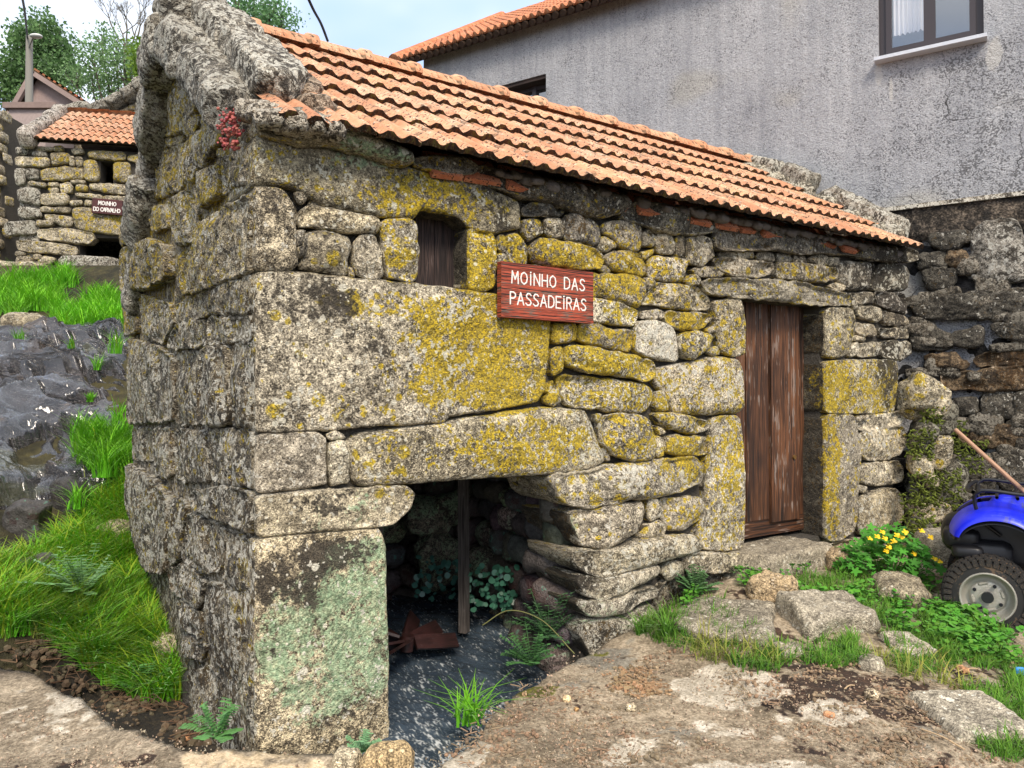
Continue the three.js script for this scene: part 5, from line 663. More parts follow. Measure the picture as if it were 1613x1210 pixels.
// ---------------------------------------------------------------- the grey house and the stone wall it stands on
const HW = new Wall(V(4.26, 0, -8), -0.572);
const PATCH = [[1384, 112, 0.05, 0.16], [1404, 145, 0.02, 0.2], [1566, 84, 0.07, 0.2]].map(([px, py, a, b]) => [...HW.uv(px, py), a, b]);
const ro = (px, py, w) => HW.uv(px, py, w);
{
  const house = thing('grey_house', 'grey rendered house with brown windows and orange roof above the old stone wall', 'house', [4.26, 0, -8], -0.572);
  const pl = tex(2048, 1024, (fx, fy, c) => {
    const u = -7 + fx * 9, v = 3.2 + fy * 4, a = fb(u * 1.2, v * 1.2, 4, 2), sk = fb(u * 8, v * 0.7, 3, 4), sk2 = fb(u * 26, v * 1.6, 2, 5), g = vn(u * 70, v * 70, 6), g2 = vn(u * 140, v * 140, 7), t = clamp(0.5 + (a - 0.5) * 0.6 + (sk - 0.5) * 0.42 + (sk2 - 0.5) * 0.26 + (g - 0.5) * 0.25 + (g2 - 0.5) * 0.35);
    c[0] = lerp(136, 202, t); c[1] = lerp(138, 202, t); c[2] = lerp(144, 204, t); mix(c, 176, 168, 146, cover(0.22, st(fb(u * 0.8 + 3, v * 1.1, 3, 12), 2), 0.4) * 0.5);
    mix(c, 52, 52, 56, cover(0.2, st(0.8 * vn(u * 110, v * 110, 9) + 0.2 * sk, 1.6), 0.2) * 0.3);
    const cr = Math.abs(fb(u * 1.5 + 0.25 * fb(u * 9, v * 9, 2, 41), v * 1.5 + 9, 3, 31) - 0.5), zone = sstep(-0.9, 0.1, u) * sstep(5.3, 5.0, v); mix(c, 44, 43, 44, (1 - sstep(0.0012, 0.006, cr)) * zone * 0.9);
    const pit = sstep(-0.7, 0.3, u) * sstep(5.4, 5.0, v); mix(c, 62, 62, 64, cover(0.1 + 0.3 * pit, st(0.6 * vn(u * 95, v * 95, 19) + 0.4 * fb(u * 6, v * 6, 3, 20), 2), 0.15) * 0.55); mix(c, 120, 122, 130, pit * cover(0.4, st(a, 2), 0.3) * 0.4);
    const e = (x, y, rx, ry) => { const dx = (u - x) / rx, dy = (v - y) / ry; return 1 - sstep(0.5, 1, dx * dx + dy * dy + (a - 0.5) * 2.4 + (fb(u * 14, v * 14, 2, 77) - 0.5) * 1.4); }; for (const q of PATCH) mix(c, 196, 194, 190, e(...q) * 0.8);
  }, { size: [9, 4], off: [-7, 3.2], wrap: THREE.MirroredRepeatWrapping });
  const plaster = new THREE.MeshStandardMaterial({ map: pl, roughness: 0.95, bumpMap: bumpGranite, bumpScale: 0.014 });
  const e0 = ro(640, 97), e1 = ro(990, 3), eave = (e0[1] + e1[1]) / 2, lo = ro(1500, 321)[1], x0 = e0[0] + 0.35, x1 = 3.4, w0 = ro(1384, 96), w1 = ro(1550, 68), top = w0[1] + 1.25, v0 = ro(788, 168), v1 = ro(860, 116);
  const s = new THREE.Shape([[x0, 0], [x1, 0], [x1, eave + 0.14], [x0, eave + 0.14]].map((q) => new THREE.Vector2(...q))); s.holes.push(rect([w0[0], w0[1]], [w1[0], top]), rect([v0[0] - 0.5, v0[1] - 0.4], v1));
  const g = new THREE.ExtrudeGeometry(s, { depth: 0.35, bevelEnabled: false }); g.translate(0, 0, -0.35); part('front_wall', g, plaster, house);
  const gm = new THREE.ExtrudeGeometry(new THREE.Shape([[0.36, 0], [6, 0], [6, eave], [3, eave + 1.9], [0.36, eave + 0.1]].map((q) => new THREE.Vector2(...q))), { depth: 0.3, bevelEnabled: false }); gm.rotateY(Math.PI / 2); gm.translate(x0, 0, 0); part('end_wall', gm, plaster, house);
  part('back_wall', merge([box(x1 - x0, eave, 0.3, (x0 + x1) / 2, eave / 2, -6.2), box(0.3, eave, 5.6, x1 - 0.16, eave / 2, -3.2), box(x1 - x0 - 0.7, 0.1, 5.6, (x0 + x1) / 2, eave - 0.2, -3.2)]), plaster, house);
  // roof: tiles counted along the part in view, joined because they are many and far
  const roof = sub('roof', house), an = Math.atan2(1.95, 3.0), sl = Math.hypot(3.25, 2.1), f = new THREE.Matrix4().makeBasis(V(1, 0, 0), V(0, Math.sin(an), -Math.cos(an)), V(0, Math.cos(an), Math.sin(an))); f.setPosition(e0[0], eave - 0.03, 0.2);
  const tg = tileGeo(0.24, 0.42, { n: 12, h: 0.05 }), cols = 38, rows = 10, all = tg.clone(); const im = new THREE.InstancedMesh(all, [clays[3], clays[3]], cols * rows), mm = new THREE.Matrix4(), rr = rng(6); im.name = 'roof_tile'; let k = 0; for (let j = 0; j < rows; j++) for (let i = 0; i < cols; i++) { mm.makeRotationX(-0.05).setPosition(i * 0.24, 0.4 + j * 0.375 + (rr() - 0.5) * 0.01, 0.03 + (rr() - 0.5) * 0.006); im.setMatrixAt(k, mm); const q = 0.72 + rr() * 0.3; im.setColorAt(k++, new THREE.Color().setRGB(q, q * 0.8, q * 0.7)); } im.castShadow = im.receiveShadow = true; stuff(im); roof.add(im);
  f.decompose(roof.position, roof.quaternion, roof.scale);
  part('roof_deck', merge([box(9.1, sl, 0.04, 4.55, sl / 2, -0.05), box(9.1, sl, 0.04, 4.55, sl / 2, 0).applyMatrix4(new THREE.Matrix4().makeRotationX(-2 * an).setPosition(0, sl, 0))]), oldWood, roof);
  for (let i = 0; i < 9; i++) { const m = part('verge_tile', tint(new THREE.CylinderGeometry(0.09, 0.11, 0.44, 10, 1, false, 0, Math.PI * 2), 0.95, 0.74, 0.62), clays[3], roof); m.position.set(-0.04, 0.2 + i * 0.4, 0.05); m.rotation.x = 0.05; }
  const eb = []; for (let i = 0; i < 120; i++) { const q = new THREE.CylinderGeometry(0.045, 0.045, 0.16, 8); q.rotateX(0.0); q.translate(i * 0.12 + 0.06, 0.02, -0.02); eb.push(tint(q, 0.6, 0.5, 0.44)); } stuff(part('eave_tile', merge(eb), grime, roof));
  // windows
  const frame = new THREE.MeshStandardMaterial({ color: new THREE.Color().setRGB(0.035, 0.026, 0.03), roughness: 0.45 }), glass = new THREE.MeshPhysicalMaterial({ color: new THREE.Color().setRGB(0.03, 0.03, 0.03), roughness: 0.03, ior: 2.4, clearcoat: 1, clearcoatRoughness: 0.02 });
  const ww = w1[0] - w0[0], wh = top - w0[1], win = sub('window', house, [w0[0], w0[1], -0.1]), fr = 0.07;
  part('frame', merge([box(fr, wh, 0.07, fr / 2, wh / 2, 0), box(fr, wh, 0.07, ww - fr / 2, wh / 2, 0), box(ww - 2 * fr, fr, 0.07, ww / 2, fr / 2, 0), box(ww - 2 * fr, fr, 0.07, ww / 2, wh - fr / 2, 0)]), frame, win);
  const half = (ww - 2 * fr) / 2; for (let i = 0; i < 2; i++) { const x = fr + half * i, sw = 0.055; part('casement', merge([box(sw, wh - 2 * fr, 0.05, x + sw / 2, wh / 2, 0.035), box(sw, wh - 2 * fr, 0.05, x + half - sw / 2, wh / 2, 0.035), box(half - 2 * sw, sw, 0.05, x + half / 2, fr + sw / 2, 0.035), box(half - 2 * sw, sw, 0.05, x + half / 2, wh - fr - sw / 2, 0.035)]), frame, win); part('pane', box(half - 2 * sw, wh - 2 * fr - 2 * sw, 0.012, x + half / 2, wh / 2, 0.02), new THREE.MeshPhysicalMaterial({ transmission: 1, roughness: 0.02, ior: 2.3, thickness: 0, color: 0xffffff }), win); }
  { const pos = [], uv = [], idx = [], n = 40; for (let j = 0; j <= 6; j++) for (let i = 0; i <= n; i++) { const x = 0.12 + 0.3 * i / n; let y = wh * 0.86 - (j / 6) * (wh * 0.86 - 0.34); if (j === 6) y -= 0.03 * Math.abs(((i / n * 5) % 1) - 0.5); pos.push(x, y, -0.14 + 0.02 * Math.sin(i * 1.1)); uv.push(x, y); } for (let j = 0; j < 6; j++) for (let i = 0; i < n; i++) { const a = j * (n + 1) + i, b = a + n + 1; idx.push(a, a + 1, b + 1, a, b + 1, b); } part('curtain', geo(pos, uv, idx), new THREE.MeshStandardMaterial({ color: 0xeeeef2, roughness: 1, vertexColors: true }), win); }
  part('room_back', box(ww + 0.8, wh + 0.6, 0.05, ww / 2, wh / 2, -1.2), new THREE.MeshStandardMaterial({ color: new THREE.Color().setRGB(0.2, 0.2, 0.19), roughness: 0.9 }), win);
  part('window_sill', box(ww + 0.06, 0.036, 0.5, ww / 2, -0.02, -0.02), new THREE.MeshStandardMaterial({ color: 0xc6cad2, roughness: 0.6, bumpMap: bumpGranite, bumpScale: 0.003 }), win);
  const w2 = sub('window', house, [v0[0] - 0.5, v0[1] - 0.4, -0.22]), sw2 = v1[0] - v0[0] + 0.5, sh2 = v1[1] - v0[1] + 0.4; part('frame', merge([box(sw2, 0.1, 0.05, sw2 / 2, sh2 - 0.05, 0, [1, 1, 1]), box(0.05, sh2, 0.05, sw2 - 0.025, sh2 / 2, 0.0), box(0.06, sh2, 0.06, sw2 - 0.3, sh2 / 2, 0.01), box(0.05, sh2, 0.05, 0.025, sh2 / 2, 0)]), frame, w2); part('pane', box(sw2 - 0.1, sh2 - 0.1, 0.01, sw2 / 2, sh2 / 2 - 0.05, -0.01), glass, w2); part('lintel_board', box(sw2, 0.1, 0.2, sw2 / 2, sh2 - 0.0, 0.1, [0.6, 0.55, 0.5]), oldWood, w2);
  const ledge = part('plinth_ledge', box(6.2, 0.045, 0.12, 0.3, lo, 0.05), new THREE.MeshStandardMaterial({ map: texLichen, color: 0xffffff, roughness: 0.9 }), house);

  const rw = thing('retaining_wall', 'old dark stone and mortar wall under the grey house, behind the quad bike', 'wall', [4.26, 0, -8], -0.572), coarse = rockMat(tex(1024, 512, (x, y, c) => { const b = fb(x * 60, y * 30, 2, 3), g = vn(x * 240, y * 120, 4), a = fb(x * 10, y * 5, 3, 6), t = clamp(0.35 + (b - 0.5) * 1.2 + (g - 0.5) * 0.9 + (a - 0.5)); c[0] = lerp(52, 166, t); c[1] = lerp(46, 150, t); c[2] = lerp(40, 132, t); mix(c, 30, 28, 26, cover(0.25, st(a, 2), 0.2) * 0.7); }, { size: [3, 1.5] }), { bumpScale: 0.04 });
  const mortarM = rockMat(tex(1024, 1024, (x, y, c) => { const a = fb(x * 8, y * 8, 4, 3, 8), b = fb(x * 60, y * 60, 2, 4, 60), t = clamp(0.3 + (a - 0.5) * 1.5 + (b - 0.5) * 0.8); c[0] = lerp(26, 92, t); c[1] = lerp(25, 88, t); c[2] = lerp(26, 88, t); }, { size: [2, 2] }), { bumpScale: 0.03 });
  { const pos = [], uv = [], idx = [], n = 160, m = 110, X0 = -1.2, X1 = 3.2, Y0 = -0.4; for (let j = 0; j <= m; j++) for (let i = 0; i <= n; i++) { const x = lerp(X0, X1, i / n), y = lerp(Y0, lo - 0.24, j / m); pos.push(x, y, 0.0 + 0.12 * fb3(x * 2.5, y * 3.5, 1, 4, 3) + 0.04 * (fb(x * 12, y * 12, 2, 9) - 0.5)); uv.push(x, y); } for (let j = 0; j < m; j++) for (let i = 0; i < n; i++) { const a = j * (n + 1) + i, b = a + n + 1; idx.push(a, a + 1, b + 1, a, b + 1, b); } part('mortar_face', geo(pos, uv, idx), mortarM, rw); part('wall_core', box(4.4, lo - 0.3, 0.3, 1, (lo - 0.3) / 2, -0.42), coreMat, rw); }
  { const pos = [], uv = [], idx = [], n = 140, m = 12; for (let j = 0; j <= m; j++) for (let i = 0; i <= n; i++) { const x = lerp(-1.2, 3.2, i / n), q = j / m, y = lerp(lo - 0.36, lo - 0.024, q); pos.push(x, y, 0.075 - 0.05 * sstep(0.2, 0, q) + 0.03 * fb3(x * 9, y * 9, 2, 3, 4)); uv.push(x, y); } for (let j = 0; j < m; j++) for (let i = 0; i < n; i++) { const a = j * (n + 1) + i, b = a + n + 1; idx.push(a, a + 1, b + 1, a, b + 1, b); } part('render_band', geo(pos, uv, idx), coarse, rw); }
  { const r = rng(88); for (let i = 0; i < 210; i++) { const x = -0.9 + r() * 3.9, y = 0.1 + r() * (lo - 0.75), w = 0.14 + r() * 0.22, h = 0.09 + r() * 0.12, k = 0.36 + 0.26 * r(); const m = part('stone', blob(w, h, 0.16, { seed: i + 300, seg: 0.035, round: 0.35, amp: 0.25, freq: 6, col: [k, k * 0.96, k * 0.92] }), lichenMat, rw); m.position.set(x, y, 0.05); m.rotation.z = (r() - 0.5) * 0.3; } }
  const R1 = [[470, 180, 630, 150, 690, 190, 720, 440, 460, 440], [260, 222, 440, 212, 450, 245, 330, 290, 265, 262], [340, 300, 410, 290, 440, 362, 390, 376, 340, 350], [190, 322, 330, 302, 338, 360, 210, 380], [235, 384, 380, 382, 385, 412, 330, 486, 240, 480], [160, 552, 300, 512, 550, 490, 800, 470, 800, 602, 460, 612, 220, 616], [165, 690, 270, 662, 366, 702, 340, 752, 180, 760], [372, 682, 500, 656, 512, 740, 380, 746], [560, 642, 800, 630, 800, 740, 600, 704], [240, 792, 380, 782, 436, 840, 270, 846], [470, 802, 560, 766, 800, 752, 800, 830, 480, 836], [310, 882, 500, 862, 800, 840, 800, 954, 330, 942], [370, 1002, 480, 992, 490, 1062, 380, 1070], [510, 962, 650, 962, 652, 1080, 510, 1080], [657, 962, 800, 960, 800, 1080, 657, 1080]];
  const R2 = [[372, 102, 705, 82, 800, 80, 800, 192, 420, 182], [350, 282, 420, 232, 520, 252, 520, 332, 360, 332], [420, 352, 500, 342, 520, 402, 440, 402], [526, 292, 570, 292, 572, 392, 520, 382], [590, 212, 800, 200, 800, 402, 590, 392], [420, 440, 700, 430, 800, 600, 430, 600], [300, 560, 420, 540, 430, 700, 300, 700]];
  const rust = rockMat(tileRock(512, 1, { k: 0.4, o: 1, w: 0.1, b: 0.5, t: 0.68 }), {}), slab = rockMat(tileRock(512, 1, { l: 0.36, k: 0.4, t: 0.82, o: 0.1 }, true), {}), dim = rockMat(tileRock(512, 1, { k: 0.36, l: 0.16, b: 0.24, t: 0.54, o: 0.4 }, true), {});
  [...placed(R1, HW, 1380, 300, 3.026), ...placed(R2, HW, 1380, 640, 3.026)].forEach((q, i) => { const r = rng(i + 700), k = 0.8 + 0.2 * r(); part('stone', stoneGeo(q, { seed: i + 700, ds: 0.028, r: 0.03, bulge: 0.02, cut: 0.12, depth: 0.2, w: 0.1 + r() * 0.03, gap: -0.022, wob: 0.03, rough: 1.9, col: [2, 9, 10, 11, 15].includes(i) ? [k, k * 0.84, k * 0.74] : [k * 0.96, k * 0.97, k] }), i === 0 ? slab : [2, 9, 10, 11, 15].includes(i) ? rust : dim, rw); });
  // tumbled mossy stones in the corner between mill and wall
  const cw = thing('rubble_corner', 'mossy loose stones heaped in the corner between mill and dark wall', 'rubble', [0, 0, 0]), R3 = [[1420, 592, 1478, 596, 1484, 640, 1450, 660, 1420, 640, 7.2, 1], [1459, 722, 1490, 682, 1492, 714, 1470, 736, 7.4, 1], [1432, 718, 1450, 715, 1462, 742, 1442, 750, 7.1, 1], [1430, 784, 1496, 800, 1496, 820, 1480, 820, 1432, 802, 7.2, 1], [1452, 748, 1474, 746, 1470, 762, 1456, 760, 7.1, 1], [1436, 666, 1466, 664, 1470, 700, 1440, 712, 7.2, 0], [1466, 640, 1496, 630, 1500, 676, 1474, 690, 7.4, 0], [1430, 820, 1470, 822, 1472, 870, 1430, 866, 7.0, 0], [1478, 740, 1510, 726, 1516, 790, 1482, 796, 7.4, 0], [1476, 822, 1520, 812, 1524, 880, 1478, 876, 7.2, 0], [1440, 752, 1500, 756, 1490, 790, 1436, 784, 7.3, 0]];
  R3.forEach((a, i) => { const t = a[a.length - 1], Z = a[a.length - 2], xs = a.slice(0, -2).filter((_, j) => j % 2 === 0), ys = a.slice(0, -2).filter((_, j) => j % 2), cx = (Math.min(...xs) + Math.max(...xs)) / 2, cy = (Math.min(...ys) + Math.max(...ys)) / 2, w = (Math.max(...xs) - Math.min(...xs)) / FPX * Z, h = (Math.max(...ys) - Math.min(...ys)) / FPX * Z, p = at(cx, cy, Z + 0.15), g2 = blob(w * 1.05, h * 1.05, 0.4, { seed: i + 40, seg: 0.03, round: 0.42, amp: 0.3, freq: 5, col: t ? [0.95, 0.95, 0.92] : [0.5, 0.5, 0.46] }); const m = part('stone', g2, t ? graniteMat : lichenMat, cw); m.position.copy(p); m.rotation.set(0.1, -0.3, (i % 5 - 2) * 0.12); });
}

// ---------------------------------------------------------------- quad bike and the pole lying on it
{
  const wc = at(1556, 937, 5.3), th = 2.5697, gy = gnd(wc.x, -wc.z), R = 0.288;
  const bike = thing('quad_bike', 'blue and black quad bike with muddy knobbly tyres beside the stone wall', 'quad bike', [wc.x, Math.max(gy, wc.y - R), wc.z], th);
  const oy = wc.y - bike.position.y;
  const rubber = new THREE.MeshStandardMaterial({ map: tex(512, 256, (x, y, c) => { const a = fb(x * 30, y * 15, 3, 3), g = vn(x * 200, y * 100, 4); c[0] = c[1] = c[2] = lerp(26, 48, a); mix(c, 112, 88, 66, cover(0.36, st(0.7 * a + 0.3 * g, 2.3), 0.2) * 0.7); }, { size: [2, 1] }), roughness: 0.85, vertexColors: true }), rimM = new THREE.MeshStandardMaterial({ color: 0xb4b0a6, metalness: 0.55, roughness: 0.48, bumpMap: bumpGranite, bumpScale: 0.002 }), black = new THREE.MeshStandardMaterial({ color: new THREE.Color().setRGB(0.012, 0.012, 0.015), roughness: 0.42 }), blue = new THREE.MeshPhysicalMaterial({ map: tex(256, 256, (x, y, c) => { c[0] = 14; c[1] = 34; c[2] = 218; const a = fb(x * 5, y * 5, 3, 3, 5), b = vn(x * 60, y * 60, 4, 60); mix(c, 128, 112, 96, cover(0.34, st(0.6 * a + 0.4 * b, 2), 0.3) * 0.45); mix(c, 120, 130, 190, cover(0.1, st(fb(x * 4, y * 90, 2, 9), 2), 0.1) * 0.4); }), roughness: 0.42, clearcoat: 0.3, clearcoatRoughness: 0.35 }), steel = new THREE.MeshStandardMaterial({ color: 0x23242a, metalness: 0.5, roughness: 0.5 });
  function wheel(parent, x, z, wd, side) { // side -1: outer face toward -z
    const w = sub('wheel', parent, [x, oy, z]); const pr = []; for (let i = 0; i <= 20; i++) { const a = i / 20 * Math.PI; pr.push(new THREE.Vector2(0.165 + (R - 0.165 - 0.012) * Math.pow(Math.sin(a), 0.55), -Math.cos(a) * wd / 2 * (1 - 0.12 * Math.sin(a)))); }
    part('tyre', tint(new THREE.LatheGeometry(pr, 56).rotateX(Math.PI / 2), 1, 1, 1), rubber, w);
    const kn = []; for (let i = 0; i < 36; i++) for (let k = 0; k < 4; k++) { const a = (i + (k % 2) * 0.5) / 36 * Math.PI * 2, g = new THREE.BoxGeometry(0.034, 0.022, wd * 0.17); const q = (k - 1.5) / 1.5; g.translate(0, R - 0.012 - Math.abs(q) * 0.012, q * wd * 0.36); g.rotateZ(a); kn.push(tint(g, 1, 1, 1)); } for (let i = 0; i < 36; i++) { const g = new THREE.BoxGeometry(0.03, 0.05, 0.02); g.translate(0, R - 0.05, side * wd * 0.46); g.rotateZ((i + 0.25) / 36 * Math.PI * 2); kn.push(tint(g, 1, 1, 1)); } stuff(part('tread_blocks', merge(kn), rubber, w));
    const rp = [[0.165, -0.085], [0.172, -0.1], [0.166, -0.108], [0.155, -0.1], [0.148, -0.06], [0.13, -0.035], [0.115, -0.03], [0.108, -0.045], [0.1, -0.056], [0.06, -0.06], [0.045, -0.055], [0.02, -0.055], [0.001, -0.055]].map(([a, b]) => new THREE.Vector2(a, b * side * -1)); part('rim', new THREE.LatheGeometry(rp, 48).rotateX(Math.PI / 2), rimM, w);
    const dk = []; for (let i = 0; i < 4; i++) { const a = i / 4 * Math.PI * 2 + 0.5, g = new THREE.CylinderGeometry(0.011, 0.013, 0.022, 6).rotateX(Math.PI / 2); g.translate(Math.cos(a) * 0.088, Math.sin(a) * 0.088, side * 0.07); const m = part('wheel_nut', g, steel, w); } for (let i = 0; i < 4; i++) { const a = i / 4 * Math.PI * 2 + 1.28, g = new THREE.CapsuleGeometry(0.013, 0.04, 4, 8); g.rotateZ(a); g.translate(Math.cos(a) * 0.09, Math.sin(a) * 0.09, side * 0.052); part('rim_rib', g, rimM, w); }
    part('hub_cap', new THREE.CylinderGeometry(0.034, 0.038, 0.05, 20).rotateX(Math.PI / 2).translate(0, 0, side * 0.075), black, w); return w;
  }
  wheel(bike, 0, 0, 0.2, -1); wheel(bike, 0, 0.82, 0.2, 1); wheel(bike, -1.18, 0.02, 0.25, -1); wheel(bike, -1.18, 0.8, 0.25, 1);
  const zc = 0.41; part('axle', merge([cyl(0.022, 0.022, 0.7, 12).rotateX(Math.PI / 2).translate(0, oy, zc), cyl(0.03, 0.03, 0.7, 12).rotateX(Math.PI / 2).translate(-1.18, oy, zc)]), steel, bike);
  // front fender: an arch over the wheel, with flanks
  function arch(x0, s) { const pos = [], uv = [], idx = [], n = 26, pr = [[-0.13, -0.035], [-0.12, 0.0], [-0.02, 0.03], [0.14, 0.05], [0.28, 0.055]]; for (let i = 0; i <= n; i++) { const t = i / n, a = lerp(0.06, 1.0, t) * Math.PI, rx = 0.26, ry = 0.2; pr.forEach(([z, h]) => { pos.push(x0 - 0.06 + Math.cos(a) * (rx + h * 0.9), oy + 0.37 + Math.sin(a) * (ry + h), s < 0 ? z : 0.82 - z); uv.push(t, z); }); } const m = pr.length; for (let i = 0; i < n; i++) for (let k = 0; k + 1 < m; k++) { const a = i * m + k, b = a + m; idx.push(a, b, b + 1, a, b + 1, a + 1); } return geo(pos, uv, idx); }
  part('fender', arch(0.0, -1), blue, bike); part('fender', arch(0.0, 1), blue, bike); part('fender', arch(-1.2, -1), blue, bike); part('fender', arch(-1.2, 1), blue, bike);
  part('fender_liner', merge([arch(0.0, -1).scale(1, 1, 1).translate(0, -0.03, 0.03)]), black, bike);
  part('body', merge([blob(0.5, 0.3, 0.36, { seed: 3, round: 0.4, amp: 0.03, fine: 0 }).translate(0.05, oy + 0.36, zc), blob(1.0, 0.34, 0.32, { seed: 4, round: 0.4, amp: 0.03, fine: 0 }).translate(-0.6, oy + 0.3, zc), box(1.5, 0.12, 0.3, -0.55, oy + 0.08, zc)]), black, bike);
  part('tank_cover', blob(0.5, 0.22, 0.3, { seed: 5, round: 0.45, amp: 0.03, fine: 0 }).translate(-0.25, oy + 0.55, zc), blue, bike); part('seat', blob(0.8, 0.14, 0.3, { seed: 6, round: 0.45, amp: 0.02, fine: 0 }).translate(-0.85, oy + 0.55, zc), black, bike);
  part('bumper', merge([blob(0.24, 0.14, 0.72, { seed: 7, round: 0.35, amp: 0.05, fine: 0 }).translate(0.16, oy + 0.36, zc), blob(0.12, 0.3, 0.34, { seed: 9, round: 0.3, amp: 0.05, fine: 0 }).translate(0.12, oy + 0.2, zc), blob(0.2, 0.1, 0.2, { seed: 8, round: 0.4, amp: 0.05, fine: 0 }).translate(0.12, oy + 0.28, 0.08)]), black, bike);
  const rk = [], y1 = oy + 0.68; for (const [x, z0, z1] of [[0.36, 0.02, 0.8], [0.24, 0.0, 0.82], [0.12, 0.0, 0.82], [0, 0.0, 0.82], [-0.12, 0.04, 0.78]]) rk.push(tube([[x, y1, z0], [x, y1, z1]], 0.011, 4, 8)); for (const z of [0.0, 0.82]) rk.push(tube([[0.22, oy + 0.4, z ? 0.7 : 0.12], [0.34, oy + 0.52, z ? 0.76 : 0.06], [0.36, y1 + 0.03, z], [0.1, y1 + 0.03, z], [-0.14, y1 + 0.01, z], [-0.16, oy + 0.5, z ? 0.7 : 0.12]], 0.013, 24, 8)); rk.push(tube([[0.38, y1 + 0.03, 0], [0.42, y1 + 0.02, 0.2], [0.42, y1 + 0.02, 0.62], [0.38, y1 + 0.03, 0.82]], 0.014, 14, 8)); part('front_rack', merge(rk).translate(-0.3, 0, 0), black, bike); part('side_panel', merge([blob(0.5, 0.34, 0.1, { seed: 11, round: 0.3, amp: 0.05, fine: 0 }).translate(-0.05, oy + 0.34, 0.2), blob(0.3, 0.2, 0.2, { seed: 12, round: 0.3, amp: 0.1, fine: 0 }).translate(0.0, oy + 0.26, 0.14)]), black, bike);
  part('spring', merge([0, 1, 2, 3, 4, 5].map((i) => tint(new THREE.TorusGeometry(0.034, 0.009, 8, 18).rotateX(Math.PI / 2).translate(-0.08, oy + 0.08 + i * 0.04, 0.2), 1, 1, 1))), steel, bike);
  part('handlebar', merge([tube([[-0.3, oy + 0.6, zc], [-0.26, oy + 0.78, zc]], 0.02, 4, 8), tube([[-0.36, oy + 0.82, 0.06], [-0.28, oy + 0.8, 0.26], [-0.26, oy + 0.78, zc], [-0.28, oy + 0.8, 0.56], [-0.36, oy + 0.82, 0.76]], 0.013, 16, 8)]), steel, bike);
  const a = at(1505, 677, 6.05), b = at(1613, 774, 5.62), e = b.clone().addScaledVector(b.clone().sub(a).normalize(), 0.55);
  tag(part(numbered('wooden_pole'), tube([a, b, e], 0.017, 10, 10), new THREE.MeshStandardMaterial({ map: woodTex(256, 128, [150, 110, 84], [196, 156, 126], 0.1, [120, 96, 80], { size: [1, 0.3] }), roughness: 0.6, vertexColors: true })), 'pale wooden tool handle lying slanted across the quad bike rack', 'pole');
}

